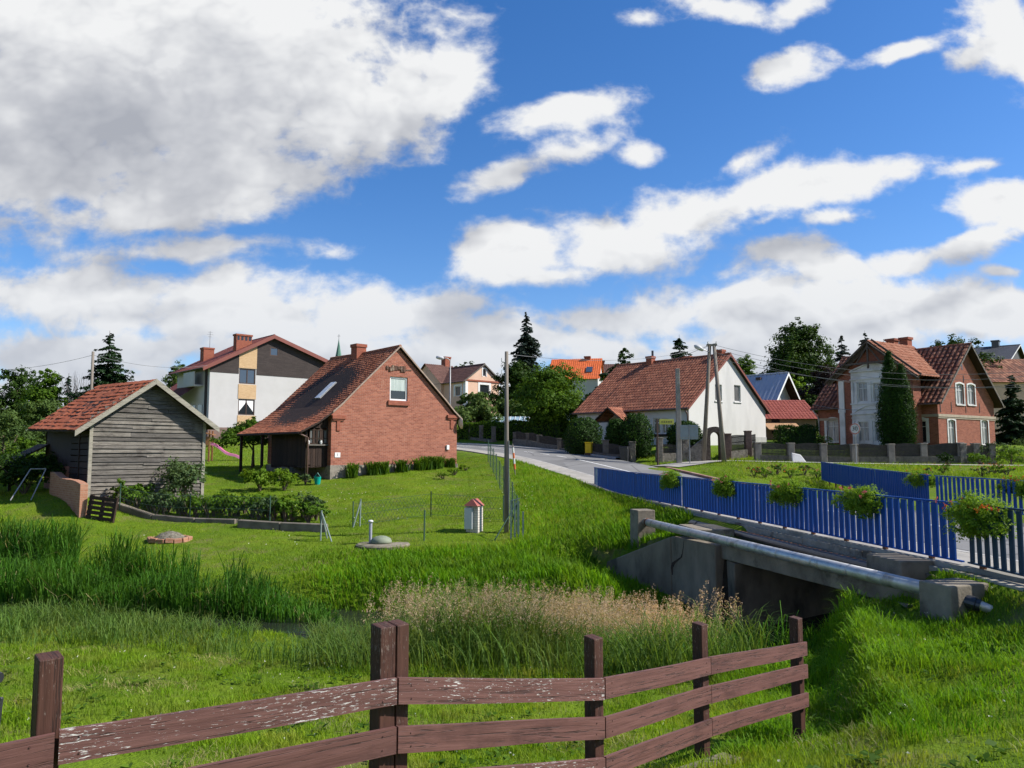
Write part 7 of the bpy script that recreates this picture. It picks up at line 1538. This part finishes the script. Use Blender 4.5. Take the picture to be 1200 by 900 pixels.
mb = MB(); mb.tube([(0, -.03, -.2), (0, -.03, Hs + .46)], .03, 8); mb.build('post', ZINC, o); mb = MB(); mb.box(-.52, .52, .0, .02, Hs - .43, Hs + .43); mb.build('plate', mottled('sheet_grey', (.22, .26, .28), (.27, .31, .33), 2, .5, 0), o, bevel=.01)
for z in (-.3, .3): mb = MB(); mb.box(-.5, .5, -.018, -.001, Hs + z - .02, Hs + z + .02); mb.build('brace', ZINC, o)
X, Y = gx(604, 38.5), 38.5; o = thing('marker_stake', 'orange and white roadside marker stake leaning on the verge', 'marker', (X, Y, T(X, Y))); Hs = zat(Y, 520) - T(X, Y)
mb = MB(); mb.tube([(0, 0, -.1), (-.14, 0, Hs)], .03, 6); mb.build('stake', PWOOD, o)
for i in range(4): mb = MB(); f0, f1 = .2 + i * .17, .2 + (i + 1) * .17; mb.tube([(-.14 * f0, -.01, Hs * f0), (-.14 * f1, -.01, Hs * f1)], .05, 8); mb.build('band', mottled('marker_orange', (.55, .12, .03), (.6, .16, .05), 3, .5, 0) if i % 2 == 0 else WOLD, o)
# stone walls and fences along the far side of the road
def stone_fence(name, label, P, h, piers, ph, mat, rail=None, group=None, th=.35, capm=None):
    o = thing(name, label, 'fence', (*P[0], T(*P[0])), 0, group); B0 = Vector(o.location)
    for a, b_ in zip(P[:-1], P[1:]):
        n = max(2, int(math.dist(a, b_) / 2.5)); pt = [Vector(a).lerp(Vector(b_), i / n) for i in range(n + 1)]; mb = MB(); d = (pt[-1] - pt[0]).normalized(); nn = Vector((-d.y, d.x)) * th / 2
        for p, q in zip(pt[:-1], pt[1:]):
            zp, zq = T(*p), T(*q); C4 = [p - nn, q - nn, q + nn, p + nn]; zz = [zp, zq, zq, zp]
            mb.hexa([(*c, z - .4) for c, z in zip(C4, zz)] + [(*c, z + h) for c, z in zip(C4, zz)])
        mb.build('base_wall', mat, o, -B0)
        if rail:
            mb = MB(); L = math.dist(a, b_); m_ = int(L / .075)
            for i in range(m_):
                f = (i + .5) / m_; p = Vector(a).lerp(Vector(b_), f); z = T(*p) + h; wob = .06 * math.sin(f * L / 2.6 * math.pi * 2); mb.box(p.x - .025, p.x + .025, p.y - .025, p.y + .025, z, z + rail + wob)
            for zz in (.1, rail * .55, rail * .9):
                for p, q in zip(pt[:-1], pt[1:]): mb.bar((*p, T(*p) + h + zz), (*q, T(*q) + h + zz), .03, .045)
            mb.build('iron_panel', IRON, o, -B0)
    for x, y in piers:
        z = T(x, y); mb = MB(); mb.box(x - .19, x + .19, y - .19, y + .19, z - .3, z + ph); mb.box(x - .22, x + .22, y - .22, y + .22, z + ph, z + ph + .08); mb.build('pier', capm or mat, o, -B0, bevel=.015)
    return o
DFS = mottled('dark_fieldstone', (.09, .08, .065), (.17, .15, .125), 5, .95, .6, bscale=9, bd=.05); IRON = mottled('dark_iron', (.03, .028, .026), (.055, .048, .042), 4, .6, 0)
px2 = lambda px, Y: (gx(px, Y), Y)
WALLS = 'walls and fences along the road and lane'
stone_fence('stone_wall', 'row of stone piers in front of the long clipped hedge beyond the bend', [px2(538, 70.5), px2(580, 65.8)], .2, [px2(p, y) for p, y in ((540, 70.4), (552, 69), (564, 67.6), (578.5, 66))], 1.25, DFS, None, WALLS)
stone_fence('stone_wall', 'low fieldstone wall with piers left of the yellow box', [px2(603, 62), px2(656, 55.2)], .55, [px2(p, y) for p, y in ((604, 61.9), (619, 59.8), (632, 58.2), (656, 55.3))], 1.0, DFS, .55, WALLS)
stone_fence('stone_wall', 'low stone wall with dark iron railing before the white house porch', [px2(658, 55), px2(708, 50.2), px2(742, 48.5)], .4, [px2(p, y) for p, y in ((688, 52), (710, 50.1), (741, 48.6))], 1.2, DFS, .6, WALLS)
stone_fence('stone_wall', 'pale stone wall with piers and railing behind the grey board', [px2(769, 48.2), px2(822, 48.6)], .55, [px2(p, y) for p, y in ((773, 48.2), (803, 48.4))], 1.45, STONE, .5, WALLS)
stone_fence('picket_fence', 'dark iron fence with brick capped piers under the white gable', [px2(848, 49.2), px2(886, 49.6)], .45, [px2(p, y) for p, y in ((853, 49.2), (877, 49.5))], 1.55, STONE, .95, WALLS, capm=mottled('dark_pier', (.09, .06, .05), (.15, .1, .085), 5, .9, .4))
stone_fence('iron_fence', 'long iron fence on a low stone base with pale piers before the villa', [px2(886, 48.6), px2(1000, 47.8), px2(1126, 47.6)], .4, [px2(p, 48.6 - .9 * min(1, (p - 886) / 114)) for p in (888, 927, 965, 1001, 1044, 1082, 1125)], 1.12, mottled('dark_fieldstone', (.09, .08, .065), (.17, .15, .125), 5, .95, .6, bscale=9, bd=.05), .75, WALLS, capm=mottled('pier_plaster', (.16, .145, .125), (.25, .225, .195), 3, .9, .4))
stone_fence('board_fence', 'grey board fence with concrete posts at the right end of the iron fence', [px2(1128, 47.5), px2(1163, 47.4)], .12, [px2(p, 47.5) for p in (1128, 1144, 1162)], 1.15, STONE, None, WALLS, th=.12)
o = [q for q in COL.objects if q.name == 'board_fence'][0]
for a, b_ in ((1129, 1143), (1145, 1161)):
    mb = MB(); n = 9
    for i in range(n): x0, x1 = gx(a + (b_ - a) * i / n, 47.5), gx(a + (b_ - a) * (i + .86) / n, 47.5); z = T(x0, 47.5); mb.box(x0, x1, 47.47, 47.5, z + .15, z + 1.1)
    mb.build('board_panel', mottled('grey_boards', (.09, .075, .065), (.14, .12, .10), 4, .9, .2), o, -Vector(o.location))
# garden arch
X = gx(837.5, 48.4); o = thing('garden_arch', 'dark stone garden arch between the leaning poles and the white gable', 'arch', (X, 48.4, T(X, 48.4))); wA, hA = 11.5 / F * 48.4, zat(48.4, 500) - T(X, 48.4); wi, hi = wA * .5, hA - wA * .55; ring = []
def archpts(w_, h_, k=14): return [(w_, -.2)] + [(w_ * math.cos(math.pi * i / k), h_ - w_ + w_ * math.sin(math.pi * i / k)) for i in range(k + 1)] + [(-w_, -.2)]
A, Bp = archpts(wA, hA), archpts(wi, hi); mb = MB()
for i in range(len(A) - 1):
    for yy, fl in ((-.3, 0), (.3, 1)): q = [(A[i][0], yy, A[i][1]), (A[i + 1][0], yy, A[i + 1][1]), (Bp[i + 1][0], yy, Bp[i + 1][1]), (Bp[i][0], yy, Bp[i][1])]; mb.face(q if fl else q[::-1])
    for S_, fl in ((A, 0), (Bp, 1)): q = [(S_[i][0], -.3, S_[i][1]), (S_[i + 1][0], -.3, S_[i + 1][1]), (S_[i + 1][0], .3, S_[i + 1][1]), (S_[i][0], .3, S_[i][1])]; mb.face(q if fl else q[::-1])
mb.build('arch_ring', mottled('arch_stone', (.06, .045, .036), (.12, .095, .075), 7, .95, .7, bscale=8, bd=.05), o)
mb = MB(); mb.hexa([(-wA - 1.3, -.2, -.2), (-wA, -.2, -.2), (-wA, .2, -.2), (-wA - 1.3, .2, -.2), (-wA - 1.3, -.2, .5), (-wA, -.2, 1.5), (-wA, .2, 1.5), (-wA - 1.3, .2, .5)]); mb.build('wing', STONE, o)
X, Y = gx(690, 51.2), 51.2; o = thing('yellow_box', 'bright yellow box standing at the stone wall by the road', 'box', (X, Y, T(X, Y)), R(-25)); YEL = mottled('yellow_plastic', (.62, .42, .01), (.68, .48, .02), 3, .5, .05); mb = MB(); mb.box(-.21, .21, -.16, .16, .3, .95); mb.build('body', YEL, o, bevel=.02); mb = MB(); mb.box(-.23, .23, -.18, .18, .96, 1.02); mb.build('lid', YEL, o, bevel=.015); mb = MB(); mb.box(-.22, .22, -.15, .15, -.2, .3); mb.build('stand', BRONZE, o)
X, Y = gx(732, 48.3), 48.3; o = thing('waste_bin', 'black wheeled waste bin before the clipped bushes', 'bin', (X, Y, T(X, Y)), R(-20)); mb = MB(); mb.hexa([(-.22, -.25, .05), (.22, -.25, .05), (.22, .25, .05), (-.22, .25, .05), (-.27, -.32, .9), (.27, -.32, .9), (.27, .32, .9), (-.27, .32, .9)]); mb.build('body', BLACKP, o, bevel=.02); mb = MB(); mb.box(-.29, .29, -.34, .34, .905, .97); mb.build('lid', BLACKP, o, bevel=.02)
for s_ in (-1, 1): mb = MB(); mb.tube([(s_ * .2, .28, .1), (s_ * .27, .28, .1)], .1, 12); mb.build('wheel', BLACKP, o)
X, Y = gx(937, 47.4), 47.4; mb = MB(); mb.hexa([(-.45, -.1, -.1), (.5, -.1, -.1), (.5, .1, -.1), (-.4, .1, -.1), (-.42, .12, .62), (.12, .1, .5), (.12, .26, .5), (-.42, .28, .62)]); tag(mb.build('pale_slab', WOLD, None, (X, Y, T(X, Y)), bevel=.03), 'pale broken slab leaning on the base of the villa fence', 'slab')
# glasshouse
X = gx(596, 71); o = thing('glasshouse', 'long low glasshouse roof showing above the clipped hedge', 'greenhouse', (X, 71.5, T(X, 71.5)), R(-6)); wG = 46 / F * 71 / 2; zg0, zg1 = zat(71, 497) - T(X, 71.5), zat(73, 488.5) - T(X, 71.5)
GLS = mottled('greenhouse_film', (.22, .33, .40), (.30, .41, .47), 1, .35, 0)
mb = MB(); mb.hexa([(-wG, 0, zg0), (wG, 0, zg0), (wG, 2, zg1), (-wG, 2, zg1), (-wG, 0, zg0 + .04), (wG, 0, zg0 + .04), (wG, 2, zg1 + .04), (-wG, 2, zg1 + .04)]); mb.build('roof', GLS, o); mb = MB(); mb.box(-wG, wG, .05, 3.9, -.2, zg0 - .01); mb.build('wall', GLS, o); mb = MB()
for i in range(9): x = -wG + 2 * wG * i / 8; mb.bar((x, -.02, zg0 + .06), (x, 2, zg1 + .06), .05, .05)
mb.build('glazing_bars', WOLD, o)
# play tower with pink slide
X, Y = gx(237, 51), 51; o = thing('play_tower', 'small wooden play tower with a pink slide behind the barn', 'play tower', (X, Y, T(X, Y)), R(10))
for x, y in ((-.5, -.5), (.5, -.5), (.5, .5), (-.5, .5)): mb = MB(); mb.box(x - .05, x + .05, y - .05, y + .05, -.2, 2.0); mb.build('post', BWOOD, o)
mb = MB(); mb.box(-.52, .52, -.52, .52, .95, 1.02); mb.build('platform', BWOOD, o); mb = MB(); mb.hexa([(-.7, -.65, 2.0), (.7, -.65, 1.7), (.7, .65, 1.7), (-.7, .65, 2.0), (-.7, -.65, 2.06), (.7, -.65, 1.76), (.7, .65, 1.76), (-.7, .65, 2.06)]); mb.build('roof', BWOOD, o); mb = MB(); mb.box(-.5, .5, -.56, -.53, 1.05, 1.6); mb.build('side_boards', BWOOD, o)
mb = MB(); k = 12; PK = mottled('pink_plastic', (.75, .25, .48), (.8, .3, .52), 3, .4, 0)
for i in range(k):
    f0, f1 = i / k, (i + 1) / k; zf = lambda f: 1.0 * (1 - f) ** 1.1 + .1 + .07 * math.sin(f * 9); x0, x1 = .52 + 1.9 * f0, .52 + 1.9 * f1
    mb.hexa([(x0, -.2, zf(f0) - .03), (x1, -.2, zf(f1) - .03), (x1, .2, zf(f1) - .03), (x0, .2, zf(f0) - .03), (x0, -.2, zf(f0)), (x1, -.2, zf(f1)), (x1, .2, zf(f1)), (x0, .2, zf(f0))])
    for s_ in (-1, 1): y0, y1 = (.2, .23) if s_ > 0 else (-.23, -.2); mb.hexa([(x0, y0, zf(f0) - .03), (x1, y0, zf(f1) - .03), (x1, y1, zf(f1) - .03), (x0, y1, zf(f0) - .03), (x0, y0, zf(f0) + .13), (x1, y0, zf(f1) + .13), (x1, y1, zf(f1) + .13), (x0, y1, zf(f0) + .13)])
mb.build('slide', PK, o)
# meter cabinet of white brick with a red tile cap
X, Y = gx(556, 25.7), 25.7; o = thing('meter_cabinet', 'small white brick cabinet with grey door and red tiled cap in the grass', 'utility cabinet', (X, Y, T(X, Y)), R(-24)); o.scale = (.84, .84, .92); WBR = brick_mat('white_brick', (.48, .44, .38), (.56, .51, .45), (.18, .13, .10), .24, .085, (.4, .33, .27), None)
mb = MB(); mb.box(-.26, .26, -.22, .22, -.3, .92); mb.build('brick_body', WBR, o)
mb = MB(); mb.box(-.28, .06, -.34, -.223, .1, .86); mb.build('door', mottled('grey_white_door', (.42, .44, .45), (.48, .5, .5), 3, .5, 0), o, bevel=.008)
mb = MB(); mb.hexa([(-.31, -.36, .925), (.31, -.36, .925), (.31, .28, .925), (-.31, .28, .925), (-.01, -.2, 1.17), (.01, -.2, 1.17), (.01, .28, 1.17), (-.01, .28, 1.17)]); mb.build('tile_cap', tile_mat('cap_tile', (.30, .09, .07), (.34, .11, .085), (.37, .13, .1), .2, .2, .7), o)
mb = MB(); mb.lathe([(.03, 0), (.055, .03), (.06, .07), (.03, .11)], n=10); mb.build('vent_cap', WOLD, o, (-.15, .1, 1.04), smooth=True)
# septic cover with vent pipe
X, Y = gx(449, 24.2), 24.2; o = thing('septic_cover', 'round concrete cover with green dome lid and grey vent pipe on the lawn', 'septic tank cover', (X, Y, T(X, Y) - .06))
mb = MB(); mb.lathe([(.82, -.2), (.84, .06), (.78, .1)], n=28); mb.build('concrete_ring', mottled('earthy_concrete', (.14, .12, .085), (.24, .21, .16), 3, .95, .6, c3=(.08, .09, .03)), o); mb = MB(); mb.lathe([(.32, 0), (.33, .06), (.28, .15), (.16, .21), (.04, .23)], n=20); mb.build('dome_lid', mottled('faded_green', (.15, .18, .12), (.21, .24, .17), 5, .7, .1), o, (-.06, 0, .1), smooth=True)
mb = MB(); mb.tube([(0, 0, 0), (0, 0, .62)], .05, 12); v_ = mb.build('vent_pipe', mottled('pvc_grey', (.28, .29, .33), (.34, .35, .39), 5, .5, 0), o, (-.42, .12, .08)); mb = MB(); mb.lathe([(.05, 0), (.052, .03), (.085, .035), (.08, .075), (.04, .1)], n=12); mb.build('vent_cap', WOLD, v_, (0, 0, .62), smooth=True)
# fire ring
X, Y = gx(199, 25.2), 25.2; o = thing('fire_ring', 'ring of reddish bricks around a heap of ash and dry weeds', 'fire pit', (X, Y, T(X, Y))); rnd = random.Random(6); first = None
for i in range(15): a = 2 * math.pi * i / 15; mb = MB(); mb.box(-.12, .12, -.06, .06, -.05, .1); c = mb.build('ring_brick', BRICK_O, o, (math.cos(a) * .62, math.sin(a) * .5, rnd.uniform(-.02, .02)), bevel=.012); c.rotation_euler = (rnd.uniform(-.1, .1), rnd.uniform(-.1, .1), a + 1.57 + rnd.uniform(-.2, .2))
mb = MB(); mb.lathe([(.55, -.05), (.45, .1), (.28, .22), (.08, .28)], n=16); mb.build('ash_heap', mottled('ash', (.12, .11, .085), (.24, .215, .165), 9, 1, .9, bscale=14, bd=.08), o, smooth=True); rng = np.random.default_rng(8); n_ = 420; a = rng.uniform(0, 6.28, n_); r_ = .5 * np.sqrt(rng.random(n_)); V, Fs = blades(r_ * np.cos(a), r_ * np.sin(a) * .8, rng.uniform(.06, .16, n_), np.full(n_, .016), 1.6, rng, z=.26 - r_ * .5); fast_mesh('dry_weeds', V, Fs, LG_DRY, o)
# stone kerb of the crop bed
kb = thing('bed_kerb', 'low kerb of long grey stones edging the crop bed', 'kerb', (*px2(126, 28.9), T(*px2(126, 28.9)))); pts = [(126, 28.9), (180, 28.3), (230, 27.8), (278, 27.5), (280, 27.0), (330, 26.7), (384, 26.4)]
for (a, ya), (b_, yb) in zip(pts[:-1], pts[1:]):
    if b_ - a < 5: continue
    A_, B_ = Vector((*px2(a, ya), 0)), Vector((*px2(b_, yb), 0)); d = (B_ - A_); n = Vector((-d.y, d.x, 0)).normalized() * .12; B_ = B_ - d.normalized() * .03; za, zb_ = T(A_.x, A_.y), T(B_.x, B_.y); hh = .15 if a < 275 else .25; mb = MB()
    mb.hexa([(*(A_ - n).xy, za - .25), (*(B_ - n).xy, zb_ - .25), (*(B_ + n).xy, zb_ - .25), (*(A_ + n).xy, za - .25), (*(A_ - n).xy, za + hh), (*(B_ - n).xy, zb_ + hh), (*(B_ + n).xy, zb_ + hh), (*(A_ + n).xy, za + hh)]); mb.build('kerb_stone', mottled('old_kerb', (.10, .085, .065), (.19, .165, .13), 2, .95, .6), kb, -Vector(kb.location), bevel=.02)
# wire mesh fences on green posts
GPOST = mottled('green_post', (.04, .085, .06), (.06, .115, .08), 4, .5, 0); MESHM = bpy.data.materials.new('wire_mesh'); MESHM.use_nodes = True; t = NT(MESHM.node_tree); b = t.n['Principled BSDF']; setp(t, b, col=(.06, .10, .075), rough=.9, spec=.05)
def mesh_fence(label, P, h, post_every, step=.11, wr=.0035, braces=(), gap=None):
    o = thing('mesh_fence', label, 'fence', (*P[0], T(*P[0])), 0, 'green wire mesh fences'); B0 = Vector(o.location); mb = MB()
    for a, b_ in zip(P[:-1], P[1:]):
        a = Vector(a); b_ = Vector(b_); L = (b_ - a).length; n = int(L / step); zf = lambda f: T(*a.lerp(b_, f)) if n < 4 else np.interp(f, np.linspace(0, 1, 9), zs)
        zs = [T(*a.lerp(b_, i / 8)) for i in range(9)]
        for i in range(n + 1):      # diagonal wires both ways read as chain link
            f0 = i / n
            for s_ in (-1, 1):
                f1 = f0 + s_ * h * .55 / L
                if 0 <= f1 <= 1: p, q = a.lerp(b_, f0), a.lerp(b_, f1); mb.tube([(*p, zf(f0) + .06), (*q, zf(f1) + h - .04)], wr, 3, False)
        for zz in (.06, h * .5, h - .04):
            for i in range(8): p, q = a.lerp(b_, i / 8), a.lerp(b_, (i + 1) / 8); mb.tube([(*p, zs[i] + zz), (*q, zs[i + 1] + zz)], wr * 1.4, 3, False)
    mb.build('wire_mesh', MESHM, o, -B0)
    for a, b_ in zip(P[:-1], P[1:]):
        a = Vector(a); b_ = Vector(b_); L = (b_ - a).length; n = max(1, round(L / post_every))
        for i in range(n + 1): p = a.lerp(b_, i / n); z = T(*p); mb = MB(); mb.tube([(*p, z - .3), (*p, z + h + .05)], .022, 7); mb.build('post', GPOST, o, -B0)
    for (x, y), (dx, dy) in braces: z = T(x, y); mb = MB(); mb.tube([(x, y, z + h * .85), (x + dx, y + dy, T(x + dx, y + dy) - .05)], .02, 6); mb.build('brace', GPOST, o, -B0)
    return o
mesh_fence('tall green mesh fence climbing beside the road bank to the right of the cottage', [px2(606, 25.2), px2(596, 30), px2(572, 44.5)], 1.2, 2.6, .26, .0022, braces=[(px2(606, 25.2), (-.75, -.6)), (px2(606, 25.2), (-.2, 1.1))])
X, Y = px2(613, 24.6); o = thing('fence_posts', 'short row of grey green fence posts at the near end of the mesh fence', 'fence', (X, Y, T(X, Y)))
for dx, hh in ((0, .85), (-.14, 1.2), (-.26, 1.22), (-.38, 1.2)): mb = MB(); mb.box(dx - .025, dx + .025, -.02, .02, -.3, hh); mb.build('post', mottled('pale_green_post', (.17, .22, .2), (.24, .29, .27), 4, .5, 0), o)
mb = MB(); mb.bar((-.4, 0, 1.19), (-.1, 0, 1.26), .05, .03); mb.build('post_rail', MATS['pale_green_post'], o)
mesh_fence('low sagging mesh fence from the crop bed across the lawn past the round cover', [px2(413.5, 26.9), px2(505, 28.4), px2(590, 27.0)], .85, 3.0, .13, .004)
mesh_fence('mesh fence along the crop bed with thin green posts', [px2(140, 28.6), px2(222, 28.0), px2(316, 27.4)], .95, 2.4, .13, .004)
PG = MATS['pale_green_post']
for lab, px, Y, s_ in (('splayed green fence end post with two struts by the bed kerb', 375.5, 25.2, 1), ('green fence end post with one strut behind the splayed one', 421.5, 27.0, -1)):
    X = gx(px, Y); o = thing('strutted_post', lab, 'fence post', (X, Y, T(X, Y)), 0, 'strutted fence end posts'); mb = MB(); mb.tube([(0, 0, -.2), (.02, 0, .95)], .026, 8); mb.build('post', PG, o)
    for dx, dy in ((.42, -.2), (.16, .3)) if s_ > 0 else ((-.2, -.2),): mb = MB(); mb.tube([(.02, 0, .88), (dx, dy, -.06)], .024, 7); mb.build('strut', PG, o)
for px, Y, lab in ((497, 24.6, 'lone dark green fence stake right of the round concrete cover'), (183, 34, 'green fence stake on the lawn left of the yellow green shrubs')): X = gx(px, Y); mb = MB(); mb.tube([(0, 0, -.2), (.01, 0, .95)], .025, 8); tag(mb.build('fence_stake', GPOST, None, (X, Y, T(X, Y))), lab, 'fence post')

make_grass()
